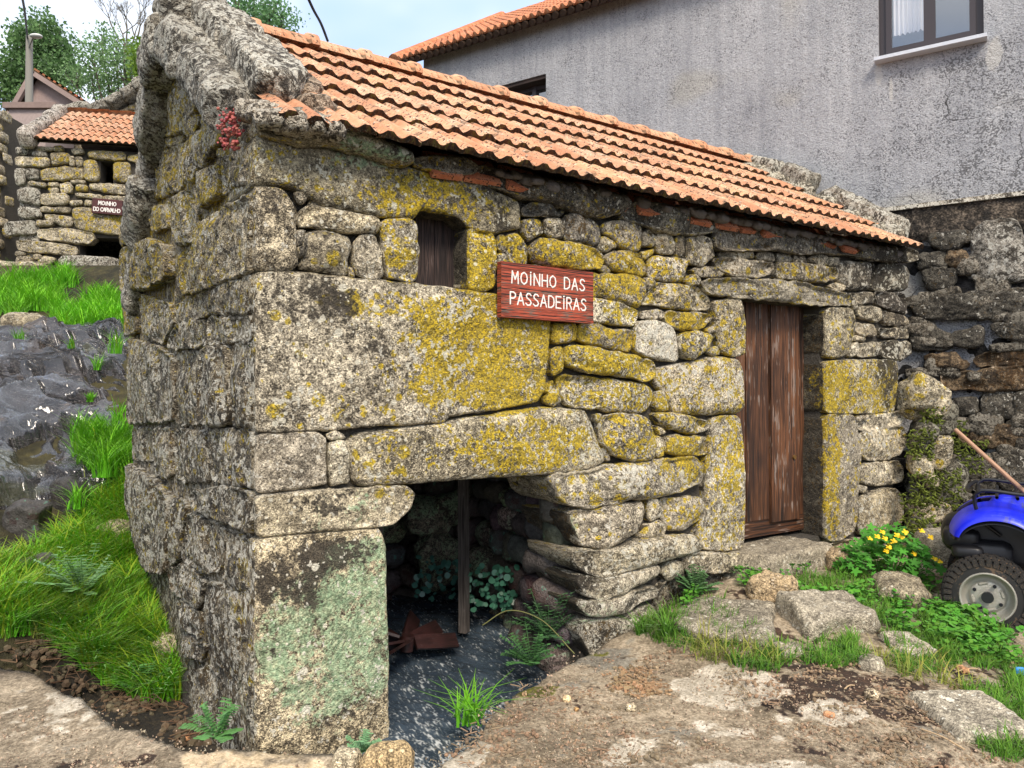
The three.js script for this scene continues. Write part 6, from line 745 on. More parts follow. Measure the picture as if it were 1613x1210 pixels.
// ---------------------------------------------------------------- buildings, wall and lamp far up the slope
{
  const rend = new THREE.MeshStandardMaterial({ map: tex(256, 256, (x, y, c) => { const a = fb(x * 4, y * 4, 4, 3), b = vn(x * 90, y * 90, 4), t = clamp(0.5 + (a - 0.5) * 0.8 + (b - 0.5) * 0.3); c[0] = lerp(138, 182, t); c[1] = lerp(120, 160, t); c[2] = lerp(116, 154, t); }, { size: [3, 3], wrap: THREE.MirroredRepeatWrapping }), roughness: 0.95, vertexColors: true });
  const D = 26, apex = at(56, 114, D), l = at(26, 168, D), r = at(106, 152, D), h = thing('pink_house', 'pale pinkish gabled house behind the concrete lamp pole', 'house', [apex.x, 0, apex.z]); const rel = (p) => [p.x - apex.x, p.y];
  const g = new THREE.ExtrudeGeometry(new THREE.Shape([[rel(l)[0] + 0.12, 4], [rel(r)[0] + 1.0, 4], [rel(r)[0] + 0.9, rel(r)[1] - 0.35], [0, apex.y - 0.16], [rel(l)[0] + 0.12, rel(l)[1] - 0.1]].map((q) => new THREE.Vector2(...q))), { depth: 4.5, bevelEnabled: false }); g.translate(0, 0, -4.6); part('wall', tint(g, 1, 1, 1), rend, h);
  const up = V(0, 0, 1), A = V(0, apex.y, 0), Rr = V(rel(r)[0] + 1.15, rel(r)[1] - 0.6, 0), Ll = V(rel(l)[0] - 0.3, rel(l)[1] - 0.5, 0);
  const roof = sub('roof', h); for (const e of [Rr, Ll]) { const q = along(box(A.distanceTo(e), 0.07, 5), A, e, V(0, 1, 0)); q.translate(0, 0.02, -2.4); part('roof_slab', q, grime, roof); const v = along(box(A.distanceTo(e), 0.16, 0.14, 0, -0.06, 0, [0.86, 0.86, 0.84]), A, e, V(0, 1, 0)); v.translate(0, -0.02, 0.18); part('barge_board', v, rend, roof); }
  const tl = []; const dir = Rr.clone().sub(A), q = rng(8); for (let i = 0; i < 12; i++) for (let k = 0; k < 16; k++) { const t = new THREE.CylinderGeometry(0.09, 0.1, 0.5, 6, 1, true, 0, Math.PI).rotateX(Math.PI / 2); const g2 = tint(new THREE.BoxGeometry(0.34, 0.07, 0.22), 0.5 + q() * 0.3, 0.34 + q() * 0.12, 0.3); g2.rotateZ(Math.atan2(dir.y, dir.x)); g2.translate(A.x + dir.x * (i + 0.5) / 12, A.y + dir.y * (i + 0.5) / 12 + 0.09, -0.1 - k * 0.29); tl.push(g2); } stuff(part('roof_tile', merge(tl), clay, roof));
  const c0 = at(14, 172, 18.5), c1 = at(72, 172, 18.5), cw = thing('concrete_wall', 'plain grey rendered wall block with capping slab left of the far mill', 'wall', [c0.x, 0, c0.z]);
  part('wall', box(c1.x - c0.x, c0.y - 3, 1.2, (c1.x - c0.x) / 2, (c0.y + 3) / 2, -0.6, [1.1, 1.18, 1.18]), rend, cw); part('capping', box(c1.x - c0.x + 0.4, 0.14, 1.4, (c1.x - c0.x) / 2 + 0.1, c0.y + 0.07, -0.6, [0.7, 0.68, 0.64]), rend, cw);
  // old barn with a stone verge, right of the pink house, and a stone wall at the left edge
  const b0 = at(112, 172, 19.6), b1 = at(250, 126, 19.6), b2 = at(250, 240, 19.6), barn = thing('stone_barn', 'old stone barn with heavy sloping roof slabs above the far mill roof', 'barn', [b0.x, 0, b0.z]); const br = (p) => [p.x - b0.x, p.y];
  const bs = new THREE.ExtrudeGeometry(new THREE.Shape([[-0.2, 4], [br(b1)[0] + 2, 4], [br(b1)[0] + 2, br(b1)[1] - 0.3], [br(b1)[0], br(b1)[1] - 0.24], [1.0, b0.y - 0.1], [-0.2, b0.y - 0.12]].map((v) => new THREE.Vector2(...v))), { depth: 0.5, bevelEnabled: false }); bs.translate(0, 0, -0.6); part('wall', tint(bs, 0.9, 0.86, 0.8), graniteMat, barn);
  const seq = [[110, 176], [146, 173], [172, 168], [196, 154], [218, 140], [240, 128]]; for (let i = 0; i + 1 < seq.length; i++) { const p = at(...seq[i], 19.6), q2 = at(...seq[i + 1], 19.6), a = V(...br(p), -0.2), b = V(...br(q2), -0.2); part('roof_slab', along(blob(a.distanceTo(b) + 0.08, 0.26, 1.0, { seed: 20 + i, seg: 0.07, round: 0.35, amp: 0.3, freq: 2 }), a, b), lichenMat, barn); }
  for (let i = 0; i < 12; i++) { const p = at(205 + (i % 4) * 12, 168 + Math.floor(i / 4) * 13 - (i % 4) * 5, 19.6); const m = part('stone', blob(0.2, 0.18, 0.2, { seed: i, seg: 0.05, round: 0.45, amp: 0.2 }), graniteMat, barn); m.position.set(p.x - b0.x, p.y, -0.1); }
  const s0 = at(-60, 430, 17), s1 = at(5, 176, 17), sw = thing('stone_building', 'stone building edge at the far left behind the grassy terrace', 'building', [s1.x, 0, s1.z]); part('wall_core', box(2, s1.y - 3, 1, -1.05, (s1.y + 3) / 2, -0.56), coreMat, sw);
  { const r = rng(4); for (let y = s0.y - 0.3; y < s1.y; y += 0.24) for (let x = -0.9; x < -0.05;) { const w = 0.22 + r() * 0.24; const m = part('stone', blob(Math.min(w, -x) - 0.02, 0.23, 0.3, { seed: Math.floor(r() * 99), seg: 0.06, round: 0.4, amp: 0.2 }), r() < 0.4 ? yellowMat : graniteMat, sw); m.position.set(x + w / 2, y, 0); x += w; } const m = part('eave_slab', blob(1.7, 0.2, 1, { seed: 3, seg: 0.1 }), lichenMat, sw); m.position.set(-0.85, s1.y + 0.3, 0); m.rotation.z = -0.45; }
  const lp = at(48, 162, 24.5), lt = at(43, 57, 24.5), lamp = thing('street_lamp', 'concrete street lamp pole with short arm before the trees', 'street lamp', [lp.x, 5.5, lp.z]); const conc = new THREE.MeshStandardMaterial({ color: 0x8a867e, roughness: 0.9 });
  const ph = lt.y - 5.5; const pole = part('pole', new THREE.CylinderGeometry(0.1, 0.17, ph, 8).translate(0, ph / 2, 0), conc, lamp); pole.rotation.z = 0.008;
  part('arm', tube([[0, ph - 0.42, 0.1], [0.12, ph - 0.3, 0.2], [0.3, ph - 0.14, 0.3]], 0.025, 8, 6), conc, lamp); part('lamp_head', new THREE.SphereGeometry(0.16, 14, 8).scale(1.3, 0.45, 0.8).translate(0.36, ph - 0.15, 0.32), new THREE.MeshStandardMaterial({ color: 0xc8c8c4, roughness: 0.4 }), lamp);
  const wireM = new THREE.MeshStandardMaterial({ color: 0x20222c, roughness: 0.6 });
  const wire = (pts, r, label) => tag(part(numbered('power_cable'), tube(pts.map((q) => at(...q)), r, 24, 6), wireM), label, 'cable', 'overhead cables');
  wire([[43, 60, 24.5], [39, 20, 20], [30, -30, 15], [20, -100, 11]], 0.03, 'dark blue cable rising from the lamp pole to the top edge'); wire([[516, 64, 8.0], [505, 36, 7.4], [493, 14, 7], [478, -20, 6.6], [455, -80, 6]], 0.014, 'thin dark cable meeting the roof ridge of the near mill');
}

// ---------------------------------------------------------------- trees
function leafCluster(n, size, spread, seed) { const r = rng(seed), pos = [], uv = [], idx = [], nor = []; for (let i = 0; i < n; i++) { const c = V(r() - 0.5, r() - 0.5, r() - 0.5).multiplyScalar(spread * 2), a = V(r() - 0.5, r() - 0.7, r() - 0.5).normalize(), b = a.clone().cross(V(r() - 0.5, r() - 0.5, r() - 0.5)).normalize().multiplyScalar(size * 0.42), k = pos.length / 3; a.multiplyScalar(size * (0.7 + 0.6 * r())); const e = [c, c.clone().addScaledVector(a, 0.5).add(b), c.clone().add(a), c.clone().addScaledVector(a, 0.5).sub(b)]; for (const q of e) { pos.push(q.x, q.y, q.z); uv.push(0, 0); } idx.push(k, k + 1, k + 2, k, k + 2, k + 3); } return geo(pos, uv, idx); }
const leafMat = (r, g, b, tr = 0.35) => new THREE.MeshPhysicalMaterial({ color: new THREE.Color().setRGB(r, g, b), roughness: 0.85, transmission: tr, thickness: 0, ior: 1.3 });
const bark = new THREE.MeshStandardMaterial({ color: 0x5c5348, roughness: 0.95 });
function tree(name, label, D, baseY, trunkPx, lobes, col, o = {}) {
  const top = at(trunkPx[0], trunkPx[1], D), t = thing(name, label, 'tree', [top.x, baseY, -D], 0, 'trees beyond the roofs'), r = rng(o.seed ?? 1), limbs = [], tr = (p) => [p.x - top.x, p.y - baseY, p.z + D];
  limbs.push(tube([[0, 0, 0], [0.2, (top.y - baseY) * 0.5, 0], [0, top.y - baseY, 0]], [0.3, 0.07], 14, 7));
  const N = lobes.reduce((s, l) => s + Math.round(l[2] * l[2] * (l[3] ?? 1) * (o.density ?? 0.5)), 0), im = new THREE.InstancedMesh(leafCluster(o.n ?? 12, o.leaf ?? 0.22, o.spread ?? 0.5, 5), leafMat(...col, o.tr), N), m = new THREE.Matrix4(), q = new THREE.Quaternion(), e = new THREE.Euler(); let k = 0;
  for (const [px, py, rp, dens] of lobes) { const c = at(px, py, D + (r() - 0.5) * 2), R = rp / FPX * D; limbs.push(tube([[0, Math.max(0.5, (c.y - baseY) * 0.5), 0], tr(c.clone().add(V(0, -R * 0.4, 0))), tr(c.clone().add(V(0, R * 0.5, 0)))], [0.1, 0.025], 10, 5)); for (let i = 0; i < 3; i++) limbs.push(tube([tr(c.clone().add(V(0, -R * 0.6, 0))), tr(c.clone().add(V((r() - 0.5) * R * 1.5, (r() - 0.2) * R * 1.2, (r() - 0.5) * R)))], [0.05, 0.012], 6, 4)); const n = Math.round(rp * rp * (dens ?? 1) * (o.density ?? 0.5)); for (let i = 0; i < n; i++) { let v; do v = V(r() * 2 - 1, r() * 2 - 1, r() * 2 - 1); while (v.lengthSq() > 1 || fb3(v.x * 2.2 + px, v.y * 2.2 + py, v.z * 2.2, 2, 3) < 0.0); const s = 0.7 + 0.6 * r(); m.compose(V(c.x - top.x + v.x * R, c.y - baseY + v.y * R * 1.1, c.z + D + v.z * R), q.setFromEuler(e.set(r() * 6, r() * 6, r() * 6)), V(s, s, s)); im.setMatrixAt(k, m); const l = 0.7 + 0.6 * r(); im.setColorAt(k++, new THREE.Color().setRGB(l, l, l * 0.9)); } }
  part('trunk', merge(limbs), bark, t); im.name = 'crown'; im.castShadow = im.receiveShadow = true; if (k) t.add(stuff(im)); return t;
}
tree('tree', 'tall dense dark green tree behind the lamp pole', 42, 7, [62, 40], [[62, 60, 34], [42, 74, 30], [84, 66, 28], [30, 110, 30], [70, 100, 36], [100, 90, 22], [14, 120, 26], [52, 130, 34], [96, 120, 26], [6, 150, 22]], [0.13, 0.24, 0.09], { seed: 2, density: 0.27, limbs: 1, leaf: 0.17, n: 7, spread: 0.5 });
tree('tree', 'paler airy green tree between the dark tree and the mill gable', 38, 7, [196, 70], [[160, 62, 18, 0.6], [184, 74, 24, 0.7], [206, 84, 20, 0.7], [150, 96, 26], [196, 112, 34], [226, 104, 24], [146, 130, 26], [176, 134, 26], [222, 134, 20], [120, 124, 20]], [0.2, 0.33, 0.15], { seed: 3, density: 0.14, leaf: 0.14, n: 7 });
tree('tree', 'bright green tree top peeping out beside the mill gable', 30, 7, [238, 88], [[238, 94, 14], [234, 104, 10], [246, 110, 16]], [0.2, 0.34, 0.05], { seed: 5, density: 0.9, leaf: 0.15 });
tree('tree', 'feathery green tree top showing above the roof ridge', 34, 7, [416, 6], [[400, 10, 22, 0.8], [424, 18, 22, 0.9], [446, 36, 22, 0.9], [404, 40, 26], [376, 6, 18, 0.8], [428, 52, 24], [380, 34, 26], [432, -10, 14, 0.6], [356, 22, 20]], [0.15, 0.3, 0.13], { seed: 6, density: 0.2, leaf: 0.12, n: 7 });
{ // bare tree with fine twigs
  const D = 40, base = at(206, 150, D), t = thing('tree', 'nearly bare tree with fine twigs against the sky', 'tree', [base.x, 7, base.z], 0, 'trees beyond the roofs'), g = [], r = rng(12); const rel = (p) => V(p.x - base.x, p.y - 7, p.z - base.z);
  const grow = (p, d, len, rad, depth) => { const q = p.clone().addScaledVector(d, len), mid = p.clone().lerp(q, 0.5).add(V((r() - 0.5) * len * 0.12, 0, (r() - 0.5) * len * 0.1)); g.push(tube([p, mid, q], [rad, rad * 0.62], 5, 4)); if (depth <= 0) return; const n = depth > 3 ? 2 : 3; for (let i = 0; i < n; i++) { const nd = d.clone().add(V((r() - 0.5) * 1.3, (r() - 0.35) * 0.7, (r() - 0.5) * 1.2)).normalize(); grow(q, nd, len * (0.62 + r() * 0.2), rad * 0.62, depth - 1); } };
  const root = rel(base).setY(0); g.push(tube([root, rel(at(204, 100, D)), rel(at(200, 74, D))], [0.22, 0.13], 8, 6)); for (const [px, py, dx] of [[200, 76, -0.35], [204, 82, 0.45], [200, 74, 0.05], [188, 66, -0.5], [214, 66, 0.3]]) grow(rel(at(px, py, D)), V(dx, 1, (r() - 0.5) * 0.5).normalize(), 0.85, 0.06, 5); part('trunk', merge(g), new THREE.MeshStandardMaterial({ color: 0x6d6658, roughness: 1 }), t);
}

// ---------------------------------------------------------------- grass and plants
function bladeTuft(n, h, w, spread, lean, seed) { // thin curved blades from one root
  const r = rng(seed), pos = [], uv = [], idx = [], col = []; for (let i = 0; i < n; i++) { const a = r() * 6.283, hh = h * (0.55 + 0.6 * r()), x = (r() - 0.5) * spread, z = (r() - 0.5) * spread, le = lean * (0.25 + r()), dx = Math.cos(a), dz = Math.sin(a), sx = -dz * w * (0.7 + 0.6 * r()), sz = dx * w, k = pos.length / 3, c = 0.8 + 0.35 * r(), dry = r() < 0.06; for (let s = 0; s <= 3; s++) { const t = s / 3, q = 1 - t * t * 0.9, ox = dx * le * hh * t * t, oz = dz * le * hh * t * t, y = hh * (t - 0.28 * le * t * t); for (const e of [-1, 1]) { pos.push(x + ox + sx * e * q, y, z + oz + sz * e * q); uv.push(0, t); if (dry) col.push(1.6, 0.85, 0.9); else col.push(c * (0.8 + 0.35 * t), c, c * 0.8); } } for (let s = 0; s < 3; s++) { const b = k + s * 2; idx.push(b, b + 1, b + 3, b, b + 3, b + 2); } }
  return geo(pos, uv, idx, col);
}
const grassMat = new THREE.MeshPhysicalMaterial({ color: new THREE.Color().setRGB(0.17, 0.47, 0.02), vertexColors: true, roughness: 0.75, transmission: 0.32, thickness: 0, ior: 1.3 });
const grassMat2 = new THREE.MeshPhysicalMaterial({ color: new THREE.Color().setRGB(0.11, 0.26, 0.03), vertexColors: true, roughness: 0.75, transmission: 0.3, thickness: 0, ior: 1.3 });
function scatter(name, geoA, mat, polys, count, s0, s1, seed, o = {}) { // count copies over pixel outlines, stood on the ground
  const r = rng(seed), pts = []; for (const P of polys) { const w = P.w ?? 1, A = []; for (let i = 0; i < P.length; i += 2) A.push([P[i], P[i + 1]]); const x0 = Math.min(...A.map((a) => a[0])), x1 = Math.max(...A.map((a) => a[0])), y0 = Math.min(...A.map((a) => a[1])), y1 = Math.max(...A.map((a) => a[1])); const area = (x1 - x0) * (y1 - y0); P.box = [x0, x1, y0, y1, area, A]; }
  const tot = polys.reduce((s, P) => s + P.box[4], 0);
  for (const P of polys) { const [x0, x1, y0, y1, area, A] = P.box; for (let i = 0; i < count * area / tot; i++) { const x = lerp(x0, x1, r()), y = lerp(y0, y1, r()); if (!inside(A, x, y)) continue; if (o.patch && fb(x / o.patch, y / (o.patch * 0.5), 2, seed) < (o.bare ?? 0.42)) continue; pts.push(onGround(x, y)); } }
  const im = new THREE.InstancedMesh(geoA, mat, pts.length), m = new THREE.Matrix4(), q = new THREE.Quaternion(), e = new THREE.Euler(); pts.forEach((p, i) => { const s = lerp(s0, s1, r()) * (o.size ? o.size(p) : 1); m.compose(p.setY(p.y - 0.01), q.setFromEuler(e.set((r() - 0.5) * 0.3, r() * 6.28, (r() - 0.5) * 0.3)), V(s, s * (0.8 + 0.4 * r()), s)); im.setMatrixAt(i, m); const l = 0.75 + 0.5 * fb(p.x * 1.5, p.z * 1.5, 2, 3) * (0.8 + 0.4 * r()) + 0.05; im.setColorAt(i, new THREE.Color().setRGB(l * (0.9 + 0.25 * r()), l, l)); });
  im.name = numbered(name); im.castShadow = im.receiveShadow = true; scene.add(stuff(im)); return im;
}
tag(scatter('grass', bladeTuft(14, 0.27, 0.0052, 0.1, 0.95, 3), grassMat, [[-260, 930, -60, 890, 0, 905, 0, 1000, -80, 1000, -260, 1010], [0, 905, 60, 880, 110, 850, 150, 800, 205, 765, 206, 870, 232, 920, 262, 960, 296, 1010, 250, 1070, 200, 1075, 150, 1040, 110, 1026, 60, 1000, 0, 1004], [110, 1020, 200, 1060, 260, 1100, 200, 1092, 150, 1060], [190, 1000, 300, 1010, 292, 1100, 215, 1108]], 4600, 0.7, 1.3, 21), 'thick bright green grass on the slope left of the gable', 'grass');
tag(scatter('grass', bladeTuft(16, 0.3, 0.007, 0.14, 0.6, 4), grassMat, [[-200, 440, 0, 440, 0, 500, -200, 520], [0, 440, 60, 445, 110, 430, 118, 462, 150, 466, 205, 480, 205, 528, 150, 520, 70, 530, 0, 500], [125, 690, 205, 690, 205, 760, 130, 750]], 1500, 0.8, 1.35, 22, { patch: 60, bare: 0.36 }), 'tall bright grass on the terrace below the far mill', 'grass');
tag(scatter('grass', bladeTuft(12, 0.09, 0.003, 0.07, 1.1, 5), grassMat2, [[985, 985, 1060, 930, 1110, 930, 1230, 1020, 1250, 1050, 1200, 1062, 1090, 1030, 1030, 1010], [1260, 1000, 1340, 1000, 1370, 1045, 1310, 1055, 1240, 1040], [1390, 1000, 1500, 960, 1640, 1010, 1640, 1130, 1560, 1090, 1500, 1060, 1420, 1062], [1250, 905, 1340, 900, 1480, 940, 1520, 1000, 1400, 990, 1260, 950], [1510, 1095, 1600, 1090, 1640, 1160, 1560, 1120], [1530, 1170, 1613, 1165, 1640, 1200, 1560, 1200]], 4200, 0.6, 1.3, 23, { patch: 46, bare: 0.4 }), 'short green grass tufts between the stones and round the quad bike', 'grass');
{ const im = scatter('ground_cover', (() => { const gs = []; const r = rng(4); for (let i = 0; i < 16; i++) { const g = new THREE.CircleGeometry(0.011 + r() * 0.009, 6); g.rotateX(-1.25 + (r() - 0.5) * 0.9); g.rotateY(r() * 6.28); g.translate((r() - 0.5) * 0.11, 0.025 + r() * 0.06, (r() - 0.5) * 0.11); gs.push(tint(g, 0.8 + r() * 0.4, 0.85 + r() * 0.3, 0.8)); } return merge(gs); })(), new THREE.MeshPhysicalMaterial({ color: new THREE.Color().setRGB(0.09, 0.27, 0.03), vertexColors: true, roughness: 0.7, transmission: 0.25, thickness: 0, ior: 1.3 }), [[1230, 900, 1330, 870, 1440, 900, 1500, 930, 1520, 1000, 1440, 1010, 1400, 985, 1300, 950, 1240, 950], [1020, 960, 1090, 910, 1120, 930, 1080, 960], [1160, 905, 1210, 900, 1200, 930, 1165, 925], [1400, 950, 1500, 960, 1613, 1020, 1613, 1060, 1480, 1030]], 1050, 0.55, 1.25, 24, { patch: 44, bare: 0.42 }); tag(im, 'low clover-like ground cover along the foot of the wall by the door', 'ground cover'); }
{ const im = scatter('soil_litter', (() => { const gs = [], r = rng(9); for (let i = 0; i < 14; i++) { const g = r() < 0.6 ? new THREE.DodecahedronGeometry(0.003 + r() * 0.006, 0) : new THREE.BoxGeometry(0.03 + r() * 0.03, 0.002, 0.004); g.rotateY(r() * 6); g.translate((r() - 0.5) * 0.2, 0.004, (r() - 0.5) * 0.2); const k = 0.5 + r(); gs.push(tint(g, k, k * 0.85, k * 0.7)); } return merge(gs.map((g) => { g.deleteAttribute('uv'); return g; })); })(), new THREE.MeshStandardMaterial({ color: new THREE.Color().setRGB(0.24, 0.2, 0.15), vertexColors: true, roughness: 1 }), [[1000, 1020, 1613, 1020, 1613, 1210, 700, 1210, 760, 1150, 860, 1085]], 900, 0.7, 1.5, 25, { patch: 50, bare: 0.45 }); tag(im, 'bits of gravel and dead stalks over the bare ground', 'litter'); }
{ const im = scatter('wood_chips', (() => { const gs = [], r = rng(19); for (let i = 0; i < 16; i++) { const g = new THREE.BoxGeometry(0.01 + r() * 0.014, 0.006, 0.006 + r() * 0.008); g.rotateX(r() * 6); g.rotateY(r() * 6); g.translate((r() - 0.5) * 0.12, 0.006 + r() * 0.01, (r() - 0.5) * 0.12); const k = 0.6 + r() * 0.7; gs.push(tint(g, k, k * 0.78, k * 0.56)); } return merge(gs); })(), new THREE.MeshStandardMaterial({ color: new THREE.Color().setRGB(0.3, 0.25, 0.19), vertexColors: true, roughness: 1 }), [[952, 1062, 985, 1048, 1030, 1062, 1050, 1090, 1000, 1096, 960, 1084]], 60, 0.7, 1.3, 26); tag(im, 'small heap of crumbled brown chips on the bare bank', 'wood chips'); }

{ const im = scatter('ditch_debris', (() => { const gs = [], r = rng(29); for (let i = 0; i < 12; i++) { const k = 0.4 + r(); if (r() < 0.5) { const g = new THREE.DodecahedronGeometry(0.008 + r() * 0.02, 0); g.translate((r() - 0.5) * 0.24, 0.006, (r() - 0.5) * 0.24); gs.push(tint(g, k, k, k * 0.9)); } else { const g = new THREE.BoxGeometry(0.06 + r() * 0.1, 0.004, 0.005); g.rotateZ((r() - 0.5) * 0.5); g.rotateY(r() * 6); g.translate((r() - 0.5) * 0.2, 0.02, (r() - 0.5) * 0.2); gs.push(tint(g, k * 1.5, k * 1.2, k)); } } return merge(gs.map((g) => { g.deleteAttribute('uv'); return g.index ? g.toNonIndexed() : g; })); })(), new THREE.MeshStandardMaterial({ color: new THREE.Color().setRGB(0.1, 0.075, 0.05), vertexColors: true, roughness: 1 }), [[0, 1000, 60, 1000, 120, 1040, 200, 1085, 270, 1110, 330, 1140, 370, 1180, 300, 1180, 180, 1130, 100, 1080, 0, 1045], [200, 1085, 290, 1100, 370, 1170, 300, 1170]], 210, 0.7, 1.3, 35); tag(im, 'dark stony debris and sticks in the ditch behind the sandy ledge', 'debris'); }
tag(scatter('dry_grass', bladeTuft(12, 0.16, 0.004, 0.08, 1.2, 8), new THREE.MeshPhysicalMaterial({ color: new THREE.Color().setRGB(0.27, 0.29, 0.07), vertexColors: true, roughness: 0.85, transmission: 0.2, thickness: 0, ior: 1.3 }), [[0, 960, 60, 970, 110, 1000, 100, 1026, 0, 1006], [232, 985, 296, 1010, 300, 1060, 250, 1060], [100, 780, 200, 700, 206, 760, 130, 830], [1060, 1010, 1240, 1030, 1240, 1060, 1080, 1040], [1380, 1040, 1500, 1050, 1560, 1100, 1400, 1070]], 150, 0.6, 1.2, 27, { patch: 30, bare: 0.45 }), 'yellowed dry grass along the edges of the green grass', 'dry grass');
tag(scatter('grit', (() => { const gs = [], r = rng(61); for (let i = 0; i < 30; i++) { const g = new THREE.TetrahedronGeometry(0.002 + r() * r() * 0.007, 0); g.rotateX(r() * 6); g.rotateY(r() * 6); g.translate((r() - 0.5) * 0.24, 0.002, (r() - 0.5) * 0.24); const k = 0.45 + r() * 1.1; g.deleteAttribute('uv'); gs.push(tint(g, k, k * 0.9, k * 0.78)); } return merge(gs); })(), new THREE.MeshStandardMaterial({ color: new THREE.Color().setRGB(0.3, 0.26, 0.21), vertexColors: true, roughness: 1 }), [[960, 1030, 1300, 1060, 1613, 1130, 1613, 1230, 680, 1230, 760, 1150, 860, 1085], [0, 1085, 60, 1100, 120, 1135, 260, 1190, 340, 1200, 620, 1205, 620, 1240, 0, 1240]], 1300, 0.7, 1.6, 36), 'sandy grit and crumbs scattered over the bare ground', 'grit');
// tufts, weeds and herbs that stand by themselves
function tuft(px, py, h, n, label, mat, o = {}) { const p = o.at ?? onGround(px, py), g = bladeTuft(n, h, o.w ?? 0.0045, o.spread ?? h * 0.4, o.lean ?? 0.8, Math.round(px + py)); const t = thing('grass_tuft', label, 'grass tuft', [p.x, p.y + (o.lift ?? 0) - 0.01, p.z], 0, o.group); part('blades', g, mat, t); return t; }
for (const [px, py, h, n, l] of [[142, 632, 0.14, 60, 'small yellow-green tuft on a knob of the wet rock'], [152, 582, 0.26, 40, 'grass tuft growing in a crack high on the wet rock'], [182, 556, 0.4, 44, 'tall grass tuft at the top right of the wet rock'], [188, 662, 0.3, 34, 'grass tuft against the gable beside the wet rock'], [148, 686, 0.2, 26, 'little tuft low on the wet rock near the gable'], [165, 750, 0.42, 70, 'large drooping tuft below the wet rock near the gable'], [112, 548, 0.2, 24, 'thin tuft at the top middle of the wet rock'], [30, 540, 0.24, 40, 'grass tuft beside the weathered stone at the left edge'], [120, 800, 0.3, 46, 'grass tuft hanging over the black wet rock']]) { const q = gp(px, py, 0.22); tuft(px, py, h, n, l, grassMat, { at: q, w: 0.006, group: 'grass tufts on the wet rock' }); }
{ const p = FAC.uv(742, 1112, 0.28), w = FAC.world(p[0], -0.3, 0.28); const a = at(738, 1128, 4.15); tuft(738, 1128, 0.24, 70, 'bright arching grass tuft at the water edge below the bank', grassMat, { at: V(a.x, a.y - 0.02, a.z), w: 0.006, lean: 1.3, spread: 0.16 }); }
tuft(1050, 1000, 0.2, 60, 'grass tuft with arching blades at the foot of the corbelled stones', grassMat2, { lean: 1.2 }); tuft(1010, 1000, 0.16, 40, 'little grass tuft at the bank end by the channel', grassMat2, { lean: 1.2 });
function fronds(parent, n, len, seed, leafW, col) { // compound leaves: a curved stem with paired leaflets
  const r = rng(seed), gs = [], st2 = []; for (let i = 0; i < n; i++) { const a = r() * 6.283, el = 0.5 + r() * 0.8, L = len * (0.6 + 0.6 * r()), d = V(Math.cos(a) * Math.cos(el), Math.sin(el), Math.sin(a) * Math.cos(el)), P = (t) => d.clone().multiplyScalar(L * t).add(V(0, -0.35 * L * t * t * Math.cos(el), 0)); st2.push(tube([P(0), P(0.5), P(1)], 0.0022, 6, 4)); const s = d.clone().cross(V(0, 1, 0)).normalize(); for (let k = 2; k <= 11; k++) for (const e of [-1, 1]) { const t = k / 11, g = new THREE.CircleGeometry(leafW, 7); g.scale(1.7, 0.75, 1); g.translate(leafW * 1.5, 0, 0); g.rotateX(-1.5 + (r() - 0.5) * 0.6); g.rotateY(-Math.atan2(s.z * e, s.x * e) + (r() - 0.5) * 0.5); g.translate(...P(t).toArray()); const q = 0.8 + 0.4 * r(); gs.push(tint(g, q, q, q)); } }
  const mat = new THREE.MeshPhysicalMaterial({ color: new THREE.Color().setRGB(...col), vertexColors: true, roughness: 0.7, transmission: 0.28, thickness: 0, ior: 1.3, side: THREE.DoubleSide }); stuff(part('leaves', merge(gs), mat, parent)); part('stems', merge(st2), mat, parent);
}
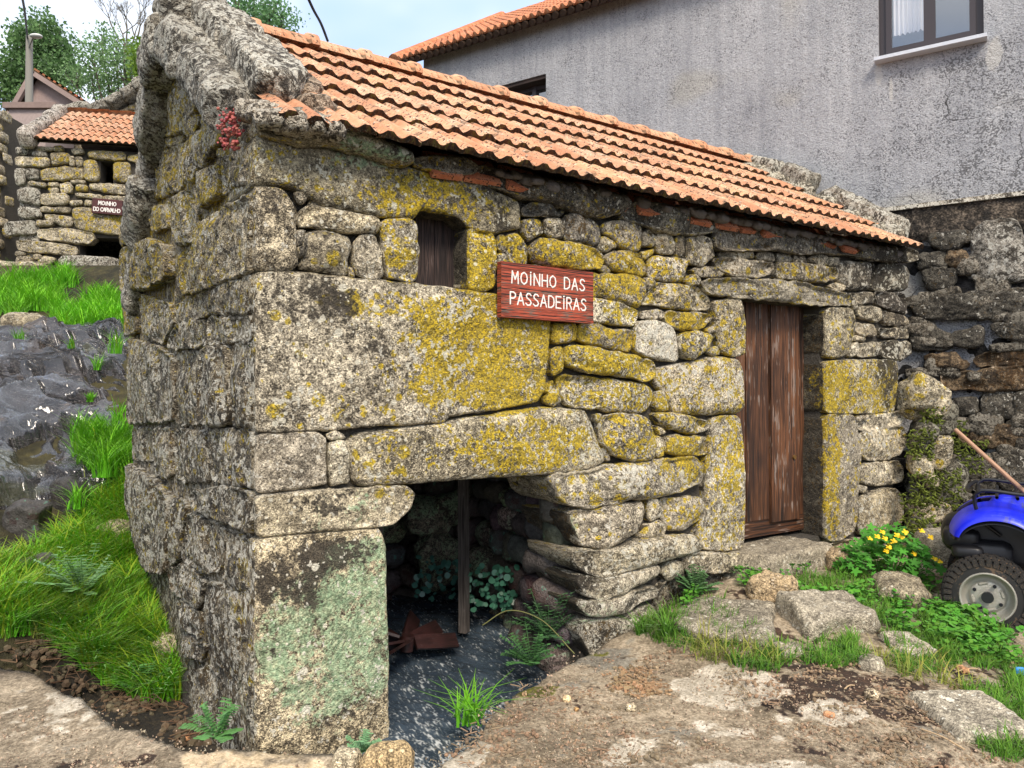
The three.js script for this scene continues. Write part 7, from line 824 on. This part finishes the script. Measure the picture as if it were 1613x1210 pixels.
{ let p = onGround(142, 960); let t = thing('vetch_plant', 'feathery grey-green vetch standing in the middle of the left grass', 'plant', [p.x, p.y + 0.12, p.z + 0.1]); fronds(t, 40, 0.46, 5, 0.013, [0.14, 0.3, 0.09]);
  p = onGround(232, 1095); t = thing('mint_plant', 'leafy light green herb at the ditch below the gable', 'plant', [p.x, p.y, p.z]); fronds(t, 16, 0.24, 8, 0.017, [0.13, 0.32, 0.07]);
  p = onGround(250, 960); t = thing('nettle_plant', 'pale leaved weed in grass close to the gable wall', 'plant', [p.x, p.y + 0.05, p.z]); fronds(t, 12, 0.26, 9, 0.015, [0.2, 0.36, 0.14]);
  p = at(360, 1150, 3.85); t = thing('weed', 'green weed growing up the gable foot beside the green pillar', 'plant', [p.x - 0.06, p.y - 0.04, p.z]); fronds(t, 12, 0.2, 10, 0.012, [0.12, 0.3, 0.08]);
  p = at(570, 1186, 3.62); t = thing('fern', 'small pale fern at the foot of the green pillar', 'fern', [p.x, p.y, p.z]); fronds(t, 12, 0.13, 11, 0.007, [0.22, 0.42, 0.2]);
  p = at(862, 985, 5.15); t = thing('fern', 'fern hanging in the channel under the corbelled stones', 'fern', [p.x, p.y - 0.1, p.z]); fronds(t, 24, 0.42, 12, 0.01, [0.06, 0.16, 0.05]);
  p = at(838, 1040, 4.9); t = thing('fern', 'lower fern drooping to the water beside the bank', 'fern', [p.x, p.y - 0.04, p.z]); fronds(t, 20, 0.3, 13, 0.01, [0.07, 0.2, 0.05]);
  p = at(1095, 935, 5.45); t = thing('sorrel_weed', 'dark leafy weeds at the corner below the corbelled stones', 'plant', [p.x, gnd(p.x, -p.z), p.z]); fronds(t, 26, 0.22, 14, 0.012, [0.09, 0.22, 0.06]);
  p = FAC.world(...FAC.uv(774, 915, -1.05), -1.05); t = thing('pennywort', 'round-leaved plant on the dark stones beside the post', 'plant', [p.x, p.y, p.z]); { const gs = [], r = rng(3); for (let i = 0; i < 130; i++) { const g = new THREE.CircleGeometry(0.014 + r() * 0.014, 10); g.rotateX(-0.6 + (r() - 0.5)); g.rotateY((r() - 0.5) * 1.6 - 0.2); g.translate((r() - 0.5) * 0.4, (r() - 0.6) * 0.34, 0.1 + (r() - 0.5) * 0.2); const k = 0.7 + r() * 0.5; gs.push(tint(g, k, k, k)); } stuff(part('leaves', merge(gs), new THREE.MeshStandardMaterial({ color: new THREE.Color().setRGB(0.05, 0.16, 0.1), vertexColors: true, roughness: 0.35 }), t)); }
  p = FAC.world(...FAC.uv(690, 905, -1.55), -1.5); t = thing('pennywort', 'round-leaved plant below the mint-green stones left of the post', 'plant', [p.x, p.y, p.z]); { const gs = [], r = rng(6); for (let i = 0; i < 70; i++) { const g = new THREE.CircleGeometry(0.012 + r() * 0.014, 10); g.rotateX(-0.6 + (r() - 0.5)); g.rotateY((r() - 0.5) * 1.6); g.translate((r() - 0.5) * 0.4, (r() - 0.5) * 0.3, 0.1 + (r() - 0.5) * 0.2); const k = 0.7 + r() * 0.5; gs.push(tint(g, k, k, k)); } stuff(part('leaves', merge(gs), new THREE.MeshStandardMaterial({ color: new THREE.Color().setRGB(0.05, 0.15, 0.12), vertexColors: true, roughness: 0.35 }), t)); }
}
// yellow-flowered celandine at the end of the door step
{
  const p = onGround(1408, 918), t = thing('celandine_bush', 'lush lobed green bush with yellow flowers at the end of the door step', 'plant', [p.x, p.y, p.z - 0.1]), r = rng(31), gs = [], st2 = [];
  const leaf = (s) => { const sh = new THREE.Shape(), n = 26; for (let i = 0; i <= n; i++) { const a = i / n * 6.283, q = s * (0.72 + 0.28 * Math.cos(a * 5)) * (0.85 + 0.15 * Math.cos(a)); i ? sh.lineTo(Math.cos(a) * q, Math.sin(a) * q) : sh.moveTo(q, 0); } return new THREE.ShapeGeometry(sh, 1); };
  for (let i = 0; i < 340; i++) { const a = r() * 6.283, q = Math.sqrt(r()), x = Math.cos(a) * q * 0.4, z = Math.sin(a) * q * 0.3, y = 0.1 + (1 - q * q) * 0.36 * (0.35 + 0.65 * r()); const g = leaf(0.03 + r() * 0.024); g.rotateX(-1.05 + (r() - 0.5) * 0.9); g.rotateY((r() - 0.5) * 2.4); g.translate(x, y, z); const k = 0.7 + r() * 0.6; gs.push(tint(g, k, k, k)); if (i % 6 === 0) st2.push(tube([[x * 0.4, 0, z * 0.4], [x * 0.8, y * 0.6, z * 0.8], [x, y, z]], 0.003, 5, 4)); }
  const lm = new THREE.MeshPhysicalMaterial({ color: new THREE.Color().setRGB(0.07, 0.27, 0.025), vertexColors: true, roughness: 0.65, transmission: 0.25, thickness: 0, ior: 1.3 }); stuff(part('leaves', merge(gs), lm, t)); part('stems', merge(st2), lm, t);
  const ym = new THREE.MeshStandardMaterial({ color: new THREE.Color().setRGB(0.85, 0.56, 0.01), roughness: 0.6 }); const petal = (() => { const g = []; for (let i = 0; i < 4; i++) { const c = new THREE.CircleGeometry(0.012, 8); c.scale(1, 0.8, 1); c.translate(0.011, 0, 0); c.rotateX(-1.2); c.rotateY(i * 1.571); g.push(c); } const s = new THREE.SphereGeometry(0.005, 6, 5); g.push(s.toNonIndexed()); return merge(g); })();
  for (const [px, py] of [[1390, 838], [1394, 848], [1413, 843], [1426, 838], [1382, 845], [1402, 857], [1400, 862], [1452, 836], [1466, 846], [1472, 880], [1480, 884], [1420, 846], [1370, 848], [1440, 872], [1396, 868], [1408, 852]]) { const w = at(px, py, -p.z - 0.12 + (r() - 0.5) * 0.2).sub(t.position); const m = part('flower', petal, ym, t); m.position.copy(w); m.rotation.set(0.7, r() * 3, (r() - 0.5) * 0.5); m.scale.setScalar(1.15); }
}
// red stonecrop hanging from the coping, moss in the corner
{
  const p = at(362, 200, 3.88), t = thing('stonecrop', 'small red stonecrop hanging from the coping at the mill corner', 'plant', [p.x, p.y, p.z]), gs = [], r = rng(7); for (let i = 0; i < 150; i++) { const y = 0.08 - r() * 0.2, w = 0.05 * (1 - Math.abs(y + 0.02) * 2.6) + 0.008, g = new THREE.IcosahedronGeometry(0.006 + r() * 0.005, 0); g.translate((r() - 0.5) * 2 * w, y, (r() - 0.5) * 2 * w); const k = 0.6 + r() * 0.7; gs.push(tint(g, k, k * (0.7 + r() * 0.6), k)); } stuff(part('leaves', merge(gs), new THREE.MeshStandardMaterial({ color: new THREE.Color().setRGB(0.42, 0.1, 0.09), vertexColors: true, roughness: 0.6 }), t));
  const ms = [], q = rng(15); for (const [px, py, Z, s, n] of [[1452, 700, 7.1, 0.12, 150], [1470, 660, 7.2, 0.1, 100], [1456, 770, 6.95, 0.12, 130], [1500, 690, 7.45, 0.14, 130], [1450, 810, 7, 0.16, 160], [1490, 770, 7.2, 0.16, 200], [1440, 840, 6.9, 0.12, 120], [1530, 720, 7.45, 0.14, 120]]) { const c = at(px, py, Z); for (let i = 0; i < n; i++) { const g = new THREE.ConeGeometry(0.012, 0.05, 4); g.rotateX(q() * 3); g.rotateZ(q() * 3); g.translate(c.x + (q() - 0.5) * 2 * s, c.y + (q() - 0.5) * 2.4 * s, c.z + (q() - 0.5) * s); const k = 0.5 + q() * 0.8; ms.push(tint(g, k, k, k)); } }
  const im = part(numbered('moss'), merge(ms), new THREE.MeshStandardMaterial({ color: new THREE.Color().setRGB(0.12, 0.15, 0.02), vertexColors: true, roughness: 1 })); stuff(tag(im, 'dark green moss cushions on the stones in the wall corner', 'moss'));
}
// small things lying about
{
  const brick = (px, py, s, label) => { const p = onGround(px, py), m = part(numbered('tile_fragment'), blob(s, s * 0.5, s * 0.7, { seed: px, seg: 0.01, round: 0.25, amp: 0.25, freq: 20, fine: 0.1, col: [1, 0.86, 0.7] }), clay); m.position.set(p.x, p.y + s * 0.18, p.z); m.rotation.y = px; tag(m, label, 'tile fragment', 'bits of broken tile'); };
  brick(1306, 1130, 0.05, 'small orange tile fragment on the brown soil in the open'); brick(293, 1168, 0.055, 'bright orange tile fragment in the ditch below the gable'); brick(1516, 1060, 0.07, 'orange-brown tile fragment in the grass below the wheel');
  const stone = (px, py, s, label, k) => { const p = onGround(px, py), m = part(numbered('pebble'), blob(s, s * 0.8, s, { seed: px, seg: s / 7, round: 0.48, amp: 0.2, freq: 16, fine: 0.1, col: k }), graniteMat); m.position.set(p.x, p.y + s * 0.25, p.z); tag(m, label, 'pebble', 'pebbles on the bare ground'); };
  stone(893, 1106, 0.042, 'round cream pebble on the bank, largest of three', [1.4, 1.2, 0.95]); stone(826, 1097, 0.03, 'tan pebble on the mossy bank edge over the water', [1.3, 1, 0.75]); stone(908, 1122, 0.026, 'little orange-tan pebble just below the round cream one', [1.4, 0.95, 0.55]); stone(1034, 1056, 0.03, 'pale pebble right of the chip heap', [1.2, 1.05, 0.9]); stone(994, 1120, 0.05, 'white half-sunk stone on the grey part of the bank', [1.4, 1.35, 1.25]); stone(1374, 1102, 0.07, 'whitish stone chip lying on dark soil', [1.3, 1.2, 1.1]);
  const p = onGround(1606, 1066); tag(part(numbered('plastic_scrap'), blob(0.05, 0.05, 0.02, { seed: 3, seg: 0.01, round: 0.3, amp: 0.3, freq: 20, fine: 0 }).translate(p.x, p.y + 0.03, p.z), new THREE.MeshStandardMaterial({ color: 0x3a8fd8, roughness: 0.4 })), 'scrap of light blue plastic in the grass at the right edge', 'plastic scrap');
  const tw = [[at(760, 985, 5), at(800, 962, 5), at(850, 975, 4.95), at(905, 1030, 4.8)]]; tag(part(numbered('twig'), tube(tw[0], 0.004, 20, 5), new THREE.MeshStandardMaterial({ color: 0x6a6a3c, roughness: 0.8 })), 'thin bent stalk arching across the channel mouth', 'twig');
  const tg = (a, b, label) => { const p0 = onGround(...a), p1 = onGround(...b); p0.y += 0.012; p1.y += 0.012; const mid = p0.clone().lerp(p1, 0.5); mid.y += 0.01; tag(part(numbered('twig'), tube([p0, mid, p1], 0.004, 8, 5), new THREE.MeshStandardMaterial({ color: 0xb49a78, roughness: 0.9 })), label, 'twig'); };
  tg([1452, 1154], [1520, 1186], 'pale bare stick on the ground at the lower right'); tg([1330, 1092], [1346, 1086], 'short pale stick on the dark soil'); tg([1505, 1064], [1540, 1058], 'rusty stick in the grass under the wheel');
  const db = [], r = rng(41); for (let i = 0; i < 50; i++) { const px = 90 + r() * 190, py = 1055 + (px - 90) * 0.28 + (r() - 0.5) * 60, p0 = onGround(px, py), a = r() * 6.28, L = 0.08 + r() * 0.2; db.push(tube([[p0.x, p0.y + 0.02, p0.z], [p0.x + Math.cos(a) * L * 0.5, p0.y + 0.05 + r() * 0.04, p0.z + Math.sin(a) * L * 0.5], [p0.x + Math.cos(a) * L, p0.y + 0.02, p0.z + Math.sin(a) * L]], 0.003, 5, 4)); } stuff(tag(part(numbered('dead_stalks'), merge(db), new THREE.MeshStandardMaterial({ color: 0x5a4636, roughness: 1 })), 'dead brown stalks in the ditch between ledge and grass', 'dead stalks'));
}
renderer.render(scene, camera);
